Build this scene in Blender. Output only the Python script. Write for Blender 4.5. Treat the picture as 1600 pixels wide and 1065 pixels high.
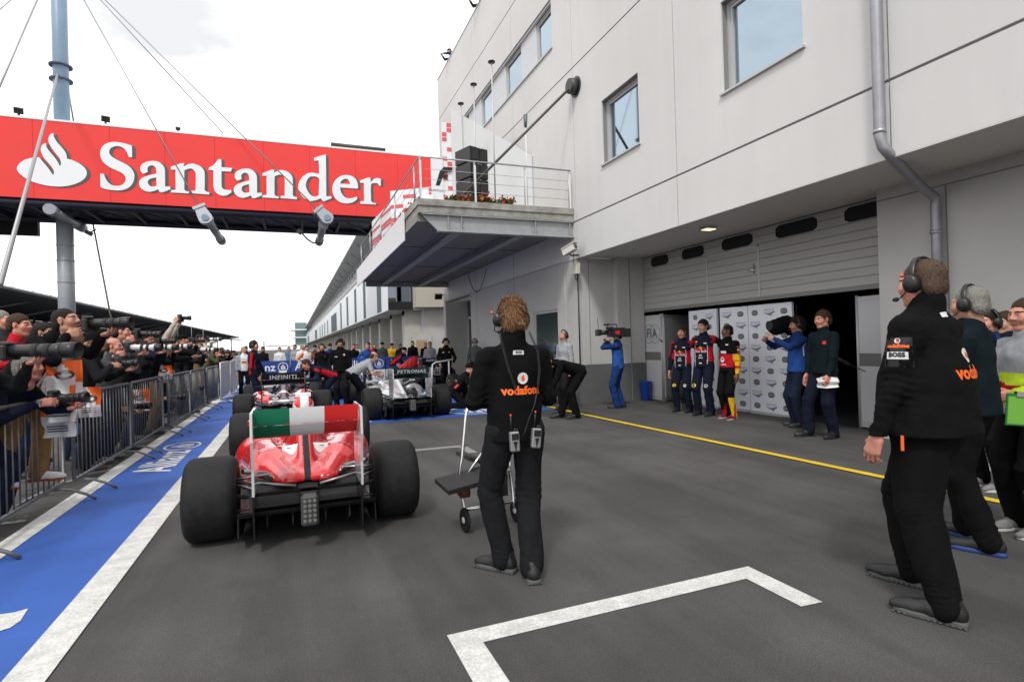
import bpy, math, random, bisect
import numpy as np
from math import sin, cos, pi, radians as RD, sqrt, atan2
from mathutils import Vector, Matrix
from mathutils.bvhtree import BVHTree
random.seed(7); rng = np.random.default_rng(11)
for o in list(bpy.data.objects): bpy.data.objects.remove(o)
S = bpy.context.scene
COL = S.collection
# ------------------------------------------------------------------ camera
CAM_F, CAM_YAW, CAM_PIT, CAM_ROL, CAM_H = 871.7, .3739, .0031, -.0283, 1.5
def cam_axes():
    f = np.array([sin(CAM_YAW)*cos(CAM_PIT), cos(CAM_YAW)*cos(CAM_PIT), sin(CAM_PIT)])
    r = np.array([cos(CAM_YAW), -sin(CAM_YAW), 0]); u = np.cross(r, f)
    return r*cos(CAM_ROL)+u*sin(CAM_ROL), -r*sin(CAM_ROL)+u*cos(CAM_ROL), f
CR, CU, CF = cam_axes()
cd = bpy.data.cameras.new('camera'); cam = bpy.data.objects.new('camera', cd); COL.objects.link(cam)
cam.matrix_world = Matrix(((CR[0], CU[0], -CF[0], 0), (CR[1], CU[1], -CF[1], 0), (CR[2], CU[2], -CF[2], CAM_H), (0, 0, 0, 1)))
cd.sensor_width = 36; cd.lens = CAM_F/1600*36; cd.clip_start = .05; cd.clip_end = 5000
S.camera = cam
# ------------------------------------------------------------------ light
SUN_EL, SUN_AZ = 52, 215          # azimuth: where the light comes from, clockwise from +Y
S.view_settings.view_transform = 'Standard'; S.view_settings.look = 'None'; S.view_settings.exposure = .0; S.view_settings.gamma = 1
W = bpy.data.worlds.new('World'); S.world = W; W.use_nodes = True
wn, wl = W.node_tree.nodes, W.node_tree.links; wn.clear()
wo = wn.new('ShaderNodeOutputWorld'); bg = wn.new('ShaderNodeBackground'); sky = wn.new('ShaderNodeTexSky')
sky.sky_type = 'NISHITA'; sky.sun_disc = False; sky.sun_elevation = RD(SUN_EL); sky.sun_rotation = RD(SUN_AZ); sky.air_density = 1.5; sky.dust_density = 3
tc = wn.new('ShaderNodeTexCoord'); mp = wn.new('ShaderNodeMapping'); mp.inputs['Scale'].default_value = (1.1, 1.1, 2.6); mp.inputs['Rotation'].default_value = (0, 0, .9)
nz = wn.new('ShaderNodeTexNoise'); nz.inputs['Scale'].default_value = 1.7; nz.inputs['Detail'].default_value = 7; nz.inputs['Roughness'].default_value = .55
cr = wn.new('ShaderNodeValToRGB'); cr.color_ramp.elements[0].position = .36; cr.color_ramp.elements[0].color = (9.4, 9.55, 9.8, 1); cr.color_ramp.elements[1].position = .50; cr.color_ramp.elements[1].color = (15.8, 15.9, 16.1, 1)
mx = wn.new('ShaderNodeMixRGB'); mx.inputs[0].default_value = .93
wl.new(tc.outputs['Generated'], mp.inputs[0]); wl.new(mp.outputs[0], nz.inputs['Vector']); wl.new(nz.outputs['Fac'], cr.inputs[0])
wl.new(sky.outputs[0], mx.inputs[1]); wl.new(cr.outputs[0], mx.inputs[2]); wl.new(mx.outputs[0], bg.inputs[0]); bg.inputs[1].default_value = .1
wl.new(bg.outputs[0], wo.inputs[0])
sd = bpy.data.lights.new('sun', 'SUN'); sd.energy = 1.9; sd.angle = RD(9); sd.color = (1, .97, .93)
sun = bpy.data.objects.new('sun', sd); COL.objects.link(sun)
sdir = Vector((sin(RD(SUN_AZ))*cos(RD(SUN_EL)), cos(RD(SUN_AZ))*cos(RD(SUN_EL)), sin(RD(SUN_EL))))
sun.rotation_euler = sdir.to_track_quat('Z', 'Y').to_euler()
# ------------------------------------------------------------------ helpers
def ray(x, y): return CR*(x-800)/CAM_F-CU*(y-532.5)/CAM_F+CF
def G(x, y, z=0.):                       # photo pixel -> point at height z
    d = ray(x, y); p = d*((z-CAM_H)/d[2]); p[2] = z; return p
def PX(x, y, X): d = ray(x, y); p = d*(X/d[0]); p[2] += CAM_H; return p
def PY(x, y, Y): d = ray(x, y); p = d*(Y/d[1]); p[2] += CAM_H; return p
MATS = {}
def mat(name, c, rough=.6, metal=0., var=.0, vs=8., bump=.0, bs=60., coat=0., spec=.5, emit=0, trans=0, stretch=None, c2=None, detail=4, var2=0, vs2=1.):
    if name in MATS: return MATS[name]
    m = bpy.data.materials.new(name); m.use_nodes = True; n, l = m.node_tree.nodes, m.node_tree.links
    b = n['Principled BSDF']; b.inputs['Base Color'].default_value = (*c, 1); b.inputs['Roughness'].default_value = rough; b.inputs['Metallic'].default_value = metal
    b.inputs['Coat Weight'].default_value = coat; b.inputs['Coat Roughness'].default_value = .05; b.inputs['Specular IOR Level'].default_value = spec
    if trans: b.inputs['Transmission Weight'].default_value = trans
    if emit: b.inputs['Emission Color'].default_value = (*c, 1); b.inputs['Emission Strength'].default_value = emit
    if var or bump or var2:
        t = n.new('ShaderNodeTexCoord'); mpp = n.new('ShaderNodeMapping'); l.new(t.outputs['Object'], mpp.inputs[0])
        if stretch: mpp.inputs['Scale'].default_value = stretch
    if var or var2:
        k = n.new('ShaderNodeTexNoise'); k.inputs['Scale'].default_value = vs; k.inputs['Detail'].default_value = detail; l.new(mpp.outputs[0], k.inputs['Vector'])
        r = n.new('ShaderNodeValToRGB'); r.color_ramp.elements[0].position = .3; r.color_ramp.elements[1].position = .7
        ca = tuple(max(0, v*(1-var)) for v in c) if c2 is None else c2
        r.color_ramp.elements[0].color = (*ca, 1); r.color_ramp.elements[1].color = (*[min(1, v*(1+var)) if c2 is None else v for v in c], 1)
        l.new(k.outputs['Fac'], r.inputs[0]); out = r.outputs[0]
        if var2:
            k2 = n.new('ShaderNodeTexNoise'); k2.inputs['Scale'].default_value = vs2; k2.inputs['Detail'].default_value = 5; l.new(t.outputs['Object'], k2.inputs['Vector'])
            r2 = n.new('ShaderNodeValToRGB'); r2.color_ramp.elements[0].position = .35; r2.color_ramp.elements[1].position = .68
            r2.color_ramp.elements[0].color = (1-var2, 1-var2, 1-var2, 1); r2.color_ramp.elements[1].color = (1, 1, 1, 1); l.new(k2.outputs['Fac'], r2.inputs[0])
            mm = n.new('ShaderNodeMixRGB'); mm.blend_type = 'MULTIPLY'; mm.inputs[0].default_value = 1; l.new(out, mm.inputs[1]); l.new(r2.outputs[0], mm.inputs[2]); out = mm.outputs[0]
        l.new(out, b.inputs['Base Color'])
        mr = n.new('ShaderNodeMapRange'); mr.inputs['To Min'].default_value = max(.02, rough*.8); mr.inputs['To Max'].default_value = min(1, rough*1.2); l.new(k.outputs['Fac'], mr.inputs['Value']); l.new(mr.outputs[0], b.inputs['Roughness'])
    if bump:
        k = n.new('ShaderNodeTexNoise'); k.inputs['Scale'].default_value = bs; k.inputs['Detail'].default_value = 5; l.new(mpp.outputs[0], k.inputs['Vector'])
        bb = n.new('ShaderNodeBump'); bb.inputs['Strength'].default_value = bump; bb.inputs['Distance'].default_value = .01; l.new(k.outputs['Fac'], bb.inputs['Height']); l.new(bb.outputs[0], b.inputs['Normal'])
    MATS[name] = m; return m
def link(name, me, parent=None):
    o = bpy.data.objects.new(name, me); COL.objects.link(o)
    if parent is not None: o.parent = parent
    return o
def tag(o, label=None, cat=None, group=None, kind=None):
    if label: o['label'] = label
    if cat: o['category'] = cat
    if group: o['group'] = group
    if kind: o['kind'] = kind
    return o
def thing(name, label, cat, loc=(0, 0, 0), rz=0., group=None):
    o = bpy.data.objects.new(name, None); COL.objects.link(o); o.location = loc; o.rotation_euler = (0, 0, rz); o.empty_display_size = .2
    return tag(o, label, cat, group)
def mesh_np(name, V, Fq, mats, mi=None, smooth=True, parent=None):
    """V (n,3), Fq: (m,4) or (m,3) int array or list of index lists"""
    me = bpy.data.meshes.new(name); V = np.asarray(V, dtype=np.float32)
    if isinstance(Fq, np.ndarray):
        k = Fq.shape[1]; lv = Fq.ravel().astype(np.int32); tot = np.full(len(Fq), k, np.int32)
    else:
        tot = np.array([len(f) for f in Fq], np.int32); lv = np.array([i for f in Fq for i in f], np.int32)
    st = np.concatenate(([0], np.cumsum(tot)[:-1])).astype(np.int32) if len(tot) else tot
    me.vertices.add(len(V)); me.vertices.foreach_set('co', V.ravel()); me.loops.add(len(lv)); me.loops.foreach_set('vertex_index', lv)
    me.polygons.add(len(tot)); me.polygons.foreach_set('loop_start', st); me.polygons.foreach_set('loop_total', tot)
    for m in (mats if isinstance(mats, (list, tuple)) else [mats]): me.materials.append(m)
    if mi is not None: me.polygons.foreach_set('material_index', np.asarray(mi, np.int32))
    me.polygons.foreach_set('use_smooth', np.full(len(tot), bool(smooth)) if np.isscalar(smooth) else np.asarray(smooth, bool))
    me.update(calc_edges=True); me.validate()
    return link(name, me, parent)
class MB:
    def __init__(s): s.v = []; s.f = []; s.m = []; s.s = []; s.mi = 0; s.T = None
    def mat(s, i): s.mi = i; return s
    def add(s, vs, fs, smooth=False):
        n = len(s.v)
        if s.T is not None: vs = [tuple(s.T @ Vector(v)) for v in vs]
        s.v += [tuple(v) for v in vs]
        for f in fs: s.f.append([i+n for i in f]); s.m.append(s.mi); s.s.append(smooth)
        return s
    def box(s, c, d, R=None):
        x, y, z = [q/2 for q in d]; vs = [Vector((i*x, j*y, k*z)) for i in (-1, 1) for j in (-1, 1) for k in (-1, 1)]
        if R is not None: vs = [R @ v for v in vs]
        vs = [(v.x+c[0], v.y+c[1], v.z+c[2]) for v in vs]
        return s.add(vs, [(0, 1, 3, 2), (4, 6, 7, 5), (0, 4, 5, 1), (2, 3, 7, 6), (0, 2, 6, 4), (1, 5, 7, 3)])
    def bb(s, x0, x1, y0, y1, z0, z1): return s.box(((x0+x1)/2, (y0+y1)/2, (z0+z1)/2), (abs(x1-x0), abs(y1-y0), abs(z1-z0)))
    def bbox(s, x0, x1, y0, y1, z0, z1, b=.01):      # bevelled box
        def L(x, y, z): return (x, y, z)
        ring = lambda i, z: [(x0+i, y0+b, z), (x0+b, y0+i, z), (x1-b, y0+i, z), (x1-i, y0+b, z), (x1-i, y1-b, z), (x1-b, y1-i, z), (x0+b, y1-i, z), (x0+i, y1-b, z)]
        return s.loft([ring(b, z0), ring(0, z0+b), ring(0, z1-b), ring(b, z1)])
    def loft(s, rings, close=True, caps=True, smooth=False):
        k = len(rings[0]); vs = [p for r in rings for p in r]; fs = []
        for i in range(len(rings)-1):
            for j in range(k if close else k-1):
                a, b = i*k+j, i*k+(j+1) % k; fs.append((a, b, b+k, a+k))
        s.add(vs, fs, smooth)
        if caps and close:
            n = len(s.v)-len(vs); s.f.append([n+j for j in range(k)][::-1]); s.m.append(s.mi); s.s.append(False)
            s.f.append([n+(len(rings)-1)*k+j for j in range(k)]); s.m.append(s.mi); s.s.append(False)
        return s
    def cyl(s, a, b, r, r2=None, n=12, caps=True, smooth=True):
        r2 = r if r2 is None else r2; a = Vector(a); b = Vector(b); d = (b-a).normalized(); u = d.orthogonal().normalized(); w = d.cross(u)
        R = [[tuple(c+(u*cos(2*pi*j/n)+w*sin(2*pi*j/n))*rr) for j in range(n)] for c, rr in ((a, r), (b, r2))]
        return s.loft(R, True, caps, smooth)
    def tube(s, pts, r, n=8, caps=True):
        P = [Vector(p) for p in pts]; rs = r if isinstance(r, (list, tuple)) else [r]*len(P); rings = []
        u = None
        for i, p in enumerate(P):
            d = (P[min(i+1, len(P)-1)]-P[max(i-1, 0)]).normalized()
            u = d.orthogonal().normalized() if u is None else (u-d*u.dot(d)).normalized()
            w = d.cross(u); rings.append([tuple(p+(u*cos(2*pi*j/n)+w*sin(2*pi*j/n))*rs[i]) for j in range(n)])
        return s.loft(rings, True, caps, True)
    def lathe(s, prof, c=(0, 0, 0), axis='z', n=24, smooth=True):     # prof: (r, h)
        rings = []
        for r, h in prof:
            ring = []
            for j in range(n):
                a = 2*pi*j/n; x, y = max(r, 1e-4)*cos(a), max(r, 1e-4)*sin(a)
                p = {'z': (x, y, h), 'y': (x, h, -y), 'x': (h, x, y)}[axis]; ring.append((p[0]+c[0], p[1]+c[1], p[2]+c[2]))
            rings.append(ring)
        return s.loft(rings, True, True, smooth)
    def prism(s, poly, ex):     # poly: 3D points, ex: extrusion vector
        ex = Vector(ex); a = [Vector(p) for p in poly]; return s.loft([[tuple(p) for p in a], [tuple(p+ex) for p in a]])
    def quad(s, a, b, c, d): return s.add([a, b, c, d], [(0, 1, 2, 3)])
    def mesh(s, V, F, smooth=False): return s.add(V, F, smooth)
    def build(s, name, mats, parent=None):
        return mesh_np(name, np.array(s.v).reshape(-1, 3), s.f, mats, s.m, s.s, parent)
def text2d(txt, size=1., bold=0., ext=0., res=2, spacing=1., sx=1., shear=0., align='CENTER'):
    c = bpy.data.curves.new('t', 'FONT'); c.body = txt; c.size = size; c.align_x = align; c.align_y = 'CENTER'; c.offset = bold; c.extrude = ext; c.resolution_u = res; c.space_character = spacing; c.shear = shear
    o = bpy.data.objects.new('t', c); COL.objects.link(o); dg = bpy.context.evaluated_depsgraph_get(); me = bpy.data.meshes.new_from_object(o.evaluated_get(dg))
    V = np.array([tuple(v.co) for v in me.vertices]).reshape(-1, 3)*[sx, 1, 1]; F = [list(p.vertices) for p in me.polygons]
    bpy.data.objects.remove(o); bpy.data.curves.remove(c); bpy.data.meshes.remove(me); return V, F
def fill2d(polys, res=0):      # list of closed 2D outlines (with holes) -> triangles
    c = bpy.data.curves.new('t', 'CURVE'); c.dimensions = '2D'; c.fill_mode = 'BOTH'
    for p in polys:
        sp = c.splines.new('POLY'); sp.points.add(len(p)-1); sp.use_cyclic_u = True
        for i, q in enumerate(p): sp.points[i].co = (q[0], q[1], 0, 1)
    o = bpy.data.objects.new('t', c); COL.objects.link(o); dg = bpy.context.evaluated_depsgraph_get(); me = bpy.data.meshes.new_from_object(o.evaluated_get(dg))
    V = np.array([tuple(v.co) for v in me.vertices]).reshape(-1, 3); F = [list(p.vertices) for p in me.polygons]
    bpy.data.objects.remove(o); bpy.data.curves.remove(c); bpy.data.meshes.remove(me); return V, F
def on_plane(VF, o, ux, uy):       # 2D mesh -> 3D plane frame
    V, F = VF; o, ux, uy = map(lambda q: np.array(q, float), (o, ux, uy)); return [tuple(o+ux*v[0]+uy*v[1]) for v in V], F
def circ(n, r, cx=0, cy=0, ry=None): return [(cx+r*cos(2*pi*i/n), cy+(ry or r)*sin(2*pi*i/n)) for i in range(n)]
def smooth_poly(pts, k=4):      # third element marks a sharp corner; the rest is Catmull-Rom
    n = len(pts); out = []
    for i in range(n):
        p0, p1, p2, p3 = pts[i-1], pts[i], pts[(i+1) % n], pts[(i+2) % n]
        a0 = np.array((p1 if len(p1) > 2 else p0)[:2], float); a3 = np.array((p2 if len(p2) > 2 else p3)[:2], float)
        a1, a2 = np.array(p1[:2], float), np.array(p2[:2], float)
        if len(p1) > 2: a0 = 2*a1-a2 if len(p2) > 2 else a1
        if len(p2) > 2: a3 = 2*a2-a1 if len(p1) > 2 else a2
        kk = 1 if (len(p1) > 2 and len(p2) > 2) else k
        for j in range(kk):
            t = j/kk; out.append(tuple(.5*((2*a1)+(-a0+a2)*t+(2*a0-5*a1+4*a2-a3)*t*t+(-a0+3*a1-3*a2+a3)*t**3)))
    return out
# ------------------------------------------------------------------ common materials
M = dict(
 blue=mat('blue_paint', (.028, .105, .42), .7, var=.16, vs=160, bump=.35, bs=240, var2=.18, vs2=1.6),
 white_line=mat('white_line_paint', (.66, .66, .63), .7, var=.2, vs=70, bump=.35, bs=240, var2=.22, vs2=9),
 yellow=mat('yellow_line_paint', (.80, .55, .02), .7, var=.1, vs=90, var2=.2, vs2=3, bump=.3, bs=240),
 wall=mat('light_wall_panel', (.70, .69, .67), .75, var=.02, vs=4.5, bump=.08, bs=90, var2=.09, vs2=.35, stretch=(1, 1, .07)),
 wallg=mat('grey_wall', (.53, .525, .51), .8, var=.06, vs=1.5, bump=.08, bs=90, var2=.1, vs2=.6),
 gap=mat('panel_joint', (.24, .24, .23), .8), dado=mat('dark_grey_dado', (.115, .12, .12), .7, var=.08, vs=4),
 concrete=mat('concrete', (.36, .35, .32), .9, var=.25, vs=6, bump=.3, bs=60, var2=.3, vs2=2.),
 steel=mat('galvanised_steel', (.42, .44, .46), .45, .7, var=.12, vs=14), steeld=mat('painted_steel_beam', (.36, .37, .38), .5, .2, var=.1, vs=5),
 chrome=mat('polished_steel', (.75, .75, .75), .16, 1.), alu=mat('window_frame_aluminium', (.52, .52, .52), .45, .2),
 glass=mat('blue_tinted_window_glass', (.33, .40, .46), .03, 1.), dglass=mat('dark_glass', (.02, .025, .03), .05, .0, spec=.8),
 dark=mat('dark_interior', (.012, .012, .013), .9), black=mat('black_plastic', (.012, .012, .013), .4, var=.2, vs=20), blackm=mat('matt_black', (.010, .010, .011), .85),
 white=mat('white_paint', (.78, .78, .78), .5), rubber=mat('tyre_rubber', (.0125, .0125, .013), .66, var=.35, vs=26, bump=.25, bs=120, spec=.25),
 shutter=mat('garage_door_metal', (.42, .42, .41), .45, .0, var=.05, vs=6, stretch=(1, .15, 1)),
 redb=mat('red_banner', (.80, .050, .045), .75, var=.05, vs=1.2, bump=.15, bs=3.), navy=mat('navy_steel', (.012, .013, .035), .5, var=.2, vs=4),
 polebl=mat('blue_grey_mast_paint', (.20, .29, .39), .45, var=.06, vs=2), poleg=mat('grey_tube_paint', (.30, .32, .35), .45, .2, var=.05, vs=5),
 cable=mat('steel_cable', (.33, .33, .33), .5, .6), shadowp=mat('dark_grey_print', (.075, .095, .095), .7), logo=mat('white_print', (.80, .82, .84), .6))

def asphalt_mat():
    m = bpy.data.materials.new('asphalt'); m.use_nodes = True; n, l = m.node_tree.nodes, m.node_tree.links; b = n['Principled BSDF']
    t = n.new('ShaderNodeTexCoord')
    def noise(sc, det=4, st=None, ro=.5):
        k = n.new('ShaderNodeTexNoise'); k.inputs['Scale'].default_value = sc; k.inputs['Detail'].default_value = det; k.inputs['Roughness'].default_value = ro
        if st: q = n.new('ShaderNodeMapping'); q.inputs['Scale'].default_value = st; l.new(t.outputs['Object'], q.inputs[0]); l.new(q.outputs[0], k.inputs['Vector'])
        else: l.new(t.outputs['Object'], k.inputs['Vector'])
        return k.outputs['Fac']
    def ramp(x, p0, c0, p1, c1):
        r = n.new('ShaderNodeValToRGB'); r.color_ramp.elements[0].position = p0; r.color_ramp.elements[1].position = p1; r.color_ramp.elements[0].color = (c0, c0, c0, 1); r.color_ramp.elements[1].color = (c1, c1, c1, 1); l.new(x, r.inputs[0]); return r.outputs[0]
    def mul(x, y): q = n.new('ShaderNodeMixRGB'); q.blend_type = 'MULTIPLY'; q.inputs[0].default_value = 1; l.new(x, q.inputs[1]); l.new(y, q.inputs[2]); return q.outputs[0]
    c = ramp(noise(95, 6, None, .75), .30, .55, .72, 1.5); v = n.new('ShaderNodeTexVoronoi'); v.inputs['Scale'].default_value = 70; l.new(t.outputs['Object'], v.inputs['Vector']); c = mul(c, ramp(v.outputs['Distance'], .0, 1.75, .22, .95))
    c = mul(c, ramp(noise(.8, 6, None, .6), .36, .76, .64, 1.14)); c = mul(c, ramp(noise(2.2, 5, (1, .10, 1), .6), .34, .74, .60, 1.06)); c = mul(c, ramp(noise(9, 5), .25, .86, .38, 1.0))
    base = n.new('ShaderNodeRGB'); base.outputs[0].default_value = (.084, .081, .078, 1); l.new(mul(base.outputs[0], c), b.inputs['Base Color']); b.inputs['Roughness'].default_value = .82; b.inputs['Specular IOR Level'].default_value = .35
    bp = n.new('ShaderNodeBump'); bp.inputs['Strength'].default_value = .7; bp.inputs['Distance'].default_value = .008; l.new(noise(170, 4, None, .7), bp.inputs['Height']); l.new(bp.outputs[0], b.inputs['Normal']); return m
M['asphalt'] = asphalt_mat()
# ================================================================== SETTING
def sheet(name, x0, x1, y0, y1, z, m, nx=1, ny=1):
    xs = np.linspace(x0, x1, nx+1); ys = np.linspace(y0, y1, ny+1); V = [(x, y, z) for y in ys for x in xs]
    F = [[j*(nx+1)+i, j*(nx+1)+i+1, (j+1)*(nx+1)+i+1, (j+1)*(nx+1)+i] for j in range(ny) for i in range(nx)]
    return tag(mesh_np(name, V, F, m, smooth=False), kind='structure')
sheet('ground', -1500, 1500, -400, 2600, 0, M['asphalt'], 30, 30)
b = MB().mat(0)
b.quad((-2.06, -6, .004), (-1.29, -6, .004), (-1.29, 60, .004), (-2.06, 60, .004))
tag(b.build('blue_pit_lane_paint', [M['blue']]), kind='structure')
def flat(name, polys, m, z):
    bb = MB()
    for p in polys: bb.add([(q[0], q[1], z) for q in p], [list(range(len(p)))])
    return tag(bb.build(name, [m]), kind='structure')
flat('blue_grid_paint', [[(-1.10, 11.16), (5.35, 11.16), (5.3, 21), (-1.10, 21)]], M['blue'], .004)
flat('white_edge_line', [[(-1.29, -6), (-1.10, -6), (-1.10, 60), (-1.29, 60)], [(-2.24, -6), (-2.06, -6), (-2.06, 60), (-2.24, 60)]], M['white_line'], .008)
flat('yellow_line', [[(5.80, -4), (5.91, -4), (5.50, 10), (5.45, 24), (5.34, 24), (5.39, 10)]], M['yellow'], .012)
bx = [[(.70, 2.82), (2.72, 2.84), (2.72, 2.29), (2.57, 2.30), (2.57, 2.70), (.85, 2.68), (.87, .8), (.72, .8)]]
p = bx[0]; flat('pit_box_line', [[p[0], p[7], p[6], p[5]], [p[0], p[5], p[4], p[1]], [p[1], p[4], p[3], p[2]]], M['white_line'], .004)
wl_worn = mat('worn_white_paint', (.34, .34, .33), .8, var=.3, vs=45, c2=(.12, .12, .12))
flat('worn_pit_box_line', [[(-.9, 8.12), (2.33, 8.0), (2.33, 7.86), (-.9, 7.98)], [(2.33, 8.0), (2.33, 7.36), (2.2, 7.36), (2.2, 7.86)]], wl_worn, .004)
flat('white_start_tick', [[(1.05, 11.75), (1.45, 11.45), (1.35, 11.3), (1.0, 11.35)]], M['white_line'], .012)
# writing on the blue paint
def ring2d(r, w, n=40, ry=None): return fill2d([circ(n, r, ry=ry), circ(n, r-w, ry=(ry-w if ry else None))])
def eagle(r):      # ring with three upright bars, the middle one with a head
    out = [ring2d(r, r*.13)]
    out.append(fill2d([[(-.11*r, -.62*r), (.11*r, -.62*r), (.11*r, .45*r), (0, .62*r), (-.16*r, .55*r), (-.11*r, .42*r)]]))
    for s in (-1, 1): out.append(fill2d([[(s*.22*r, -.58*r), (s*.42*r, -.5*r), (s*.42*r, .1*r), (s*.22*r, .32*r)][::s]]))
    V = []; F = []
    for v, f in out: F += [[i+len(V) for i in g] for g in f]; V += list(v)
    return np.array(V), F
b = MB(); ytxt = text2d('Allianz', .62, bold=.012, sx=1.0)
w_ = ytxt[0][:, 0].max()-ytxt[0][:, 0].min()
for yc in (8.35+1.0, 3.0): pass
b.mesh(*on_plane((ytxt[0]*[1.62/w_*1.0, 1, 1], ytxt[1]), (-1.68, 8.95, .008), (0, 1, 0), (-1, 0, 0)))
b.mesh(*on_plane(eagle(.26), (-1.68, 10.22, .008), (0, 1.5, 0), (-1, 0, 0)))
b.add([(*G(u, v)[:2], .008) for u, v in ((-30, 968), (0, 961), (22, 958), (44, 952), (32, 971), (16, 982), (0, 987), (-30, 992))], [list(range(8))[::-1]])
b.mesh(*on_plane(eagle(.66), (3.78, 12.0, .008), (1, 0, 0), (0, 1, 0)))
tag(b.build('blue_paint_lettering', [M['white_line']]), kind='structure')

# ------------------------------------------------------------------ main pit building
FX, FB, FT, FEND, FNEAR = 6.36, 3.48, 13.4, 24.5, -14.
def wall_cells(b, x, ys, zs, solid, thick, mi, flip=1):
    """boxes on the plane X=x .. x+thick for each (y,z) cell that solid() accepts, merged along y"""
    for k in range(len(zs)-1):
        run = None
        for j in range(len(ys)-1):
            ok = solid((ys[j]+ys[j+1])/2, (zs[k]+zs[k+1])/2)
            if ok and run is None: run = ys[j]
            if run is not None and (not ok or j == len(ys)-2):
                b.mat(mi).bb(x, x+thick, run, ys[j] if not ok else ys[j+1], zs[k], zs[k+1]); run = None
pit = thing('pit_building', 'light grey panelled pit building with garage opening and balcony deck', 'building', (FX, 5, 0))
PI_ = lambda o: o
def at0(o, root):      # child given in world coordinates
    o.parent = root; o.matrix_parent_inverse = Matrix.Translation(root.location).inverted(); return o
WIN = [(9.13, 10.5, 5.30, 6.68), (5.40, 6.87, 5.30, 6.72), (1.2, 2.7, 5.3, 6.7), (-3., -1.5, 5.3, 6.7)]
BAND = (12.83, 21.6, 9.04, 10.30)
WU = [(12.83, 13.98), (15.07, 16.36), (17.65, 18.82), (20.3, 21.6)]
holes = WIN+[BAND]
vj = [-10.7, -6.95, -3.2, .55, 4.29, 8.04, 11.79, 15.6, 19.4]; hj = [4.35, 8.0, 11.6]; gw = .011
ys = sorted(set([FNEAR, FEND]+[q for h in holes for q in h[:2]]+[q for v in vj for q in (v-gw, v+gw)]))
zs = sorted(set([FB, FT]+[q for h in holes for q in h[2:]]+[q for v in hj for q in (v-gw*1.6, v+gw*1.6)]))
inh = lambda y, z: any(h[0] < y < h[1] and h[2] < z < h[3] for h in holes)
ing = lambda y, z: any(abs(y-v) < gw for v in vj) or any(abs(z-v) < gw*1.6 for v in hj)
b = MB()
wall_cells(b, FX, ys, zs, lambda y, z: not inh(y, z) and not ing(y, z), .03, 0)
wall_cells(b, FX+.03, ys, zs, lambda y, z: not inh(y, z), .25, 1)
b.mat(0).bb(FX-.02, FX+.3, FNEAR, FEND, FT, FT+.04)             # parapet cap
b.mat(0).bb(FX, 40, FEND-.02, FEND, 0, FT)                      # far end
b.mat(2).bb(FX+.3, 40, FNEAR, FEND-.02, FT-.3, FT-.02)
b.mat(0).bb(FX+.281, 8.16, FNEAR, 11.88, FB+.03, FB+.25)           # soffit
b.mat(0).bb(FX+.001, FX+.281, FNEAR, FEND-.03, FB-.012, FB-.001)
at0(b.build('upper_wall', [M['wall'], M['gap'], M['wallg']]), pit)
b = MB()      # band panels between the upper windows
for y0, y1 in ((13.98, 15.07), (16.36, 17.65), (18.82, 20.3)): b.bb(FX+.10, FX+.2, y0, y1, 9.04, 10.3)
b.bb(FX+.04, FX+.1, 12.83, 21.6, 10.24, 10.2999)
at0(b.build('window_band_panel', [mat('pale_blue_grey_panel', (.62, .64, .66), .6)]), pit)
def window(y0, y1, z0, z1, sill=True, deep=.12):
    b = MB(); x = FX+deep; t = .055
    b.bb(x, x+.07, y0, y0+t, z0, z1).bb(x, x+.07, y1-t, y1, z0, z1).bb(x, x+.07, y0+t, y1-t, z0, z0+t).bb(x, x+.07, y0+t, y1-t, z1-t, z1)
    t2 = t+.045; q = x+.02
    b.bb(q, q+.06, y0+t, y0+t2, z0+t, z1-t).bb(q, q+.06, y1-t2, y1-t, z0+t, z1-t).bb(q, q+.06, y0+t2, y1-t2, z0+t, z0+t2).bb(q, q+.06, y0+t2, y1-t2, z1-t2, z1-t)
    w = at0(b.build('window', [M['alu']]), pit); w.name = 'window'
    g = MB().bb(q+.03, q+.045, y0+t2, y1-t2, z0+t2, z1-t2).build('pane', [M['glass']]); g.parent = w
    if sill:
        s_ = MB().bb(FX-.045, FX+.12, y0-.04, y1+.04, z0-.035, z0-.002).build('sill', [M['alu']]); s_.parent = w
    return w
for h in WIN: window(*h)
for y0, y1 in WU: window(y0, y1, 9.04, 10.24, False)
at0(MB().bb(FX-.04, FX+.12, 12.8, 21.63, 8.99, 9.035).build('window_band_sill', [M['alu']]), pit)
# ground floor
DX, DY0, DY1, DZ = 8.15, 5.45, 11.86, 2.17
b = MB()
b.mat(0).bb(7.75, 8.3, FNEAR, DY0, 0, FB+.03)              # wall right of the garage door
b.mat(0).bb(FX+.02, 7.38, 11.88, 12.5, .92, FB+.0).mat(1).bb(FX+.01, 7.39, 11.87, 12.5, 0, .92)
b.mat(0).bb(7.38, 8.14, 11.70, 12.5, .92, FB+.03).mat(1).bb(7.38, 8.13, 11.69, 12.5, 0, .92)
b.mat(2).bb(7.742, 7.76, FNEAR, DY0+.001, 3.34, 3.355)
for y in (4.55, 3.05, 1.2, -1.5): b.mat(2).bb(7.742, 7.76, y-.007, y+.007, 0, 3.34)
b.mat(2).bb(6.69, 6.705, 11.874, 11.9, 0, FB).bb(7.72, 7.735, 11.684, 11.72, 0, FB).bb(7.0, 7.01, 11.874, 11.9, 0, .92)
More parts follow.
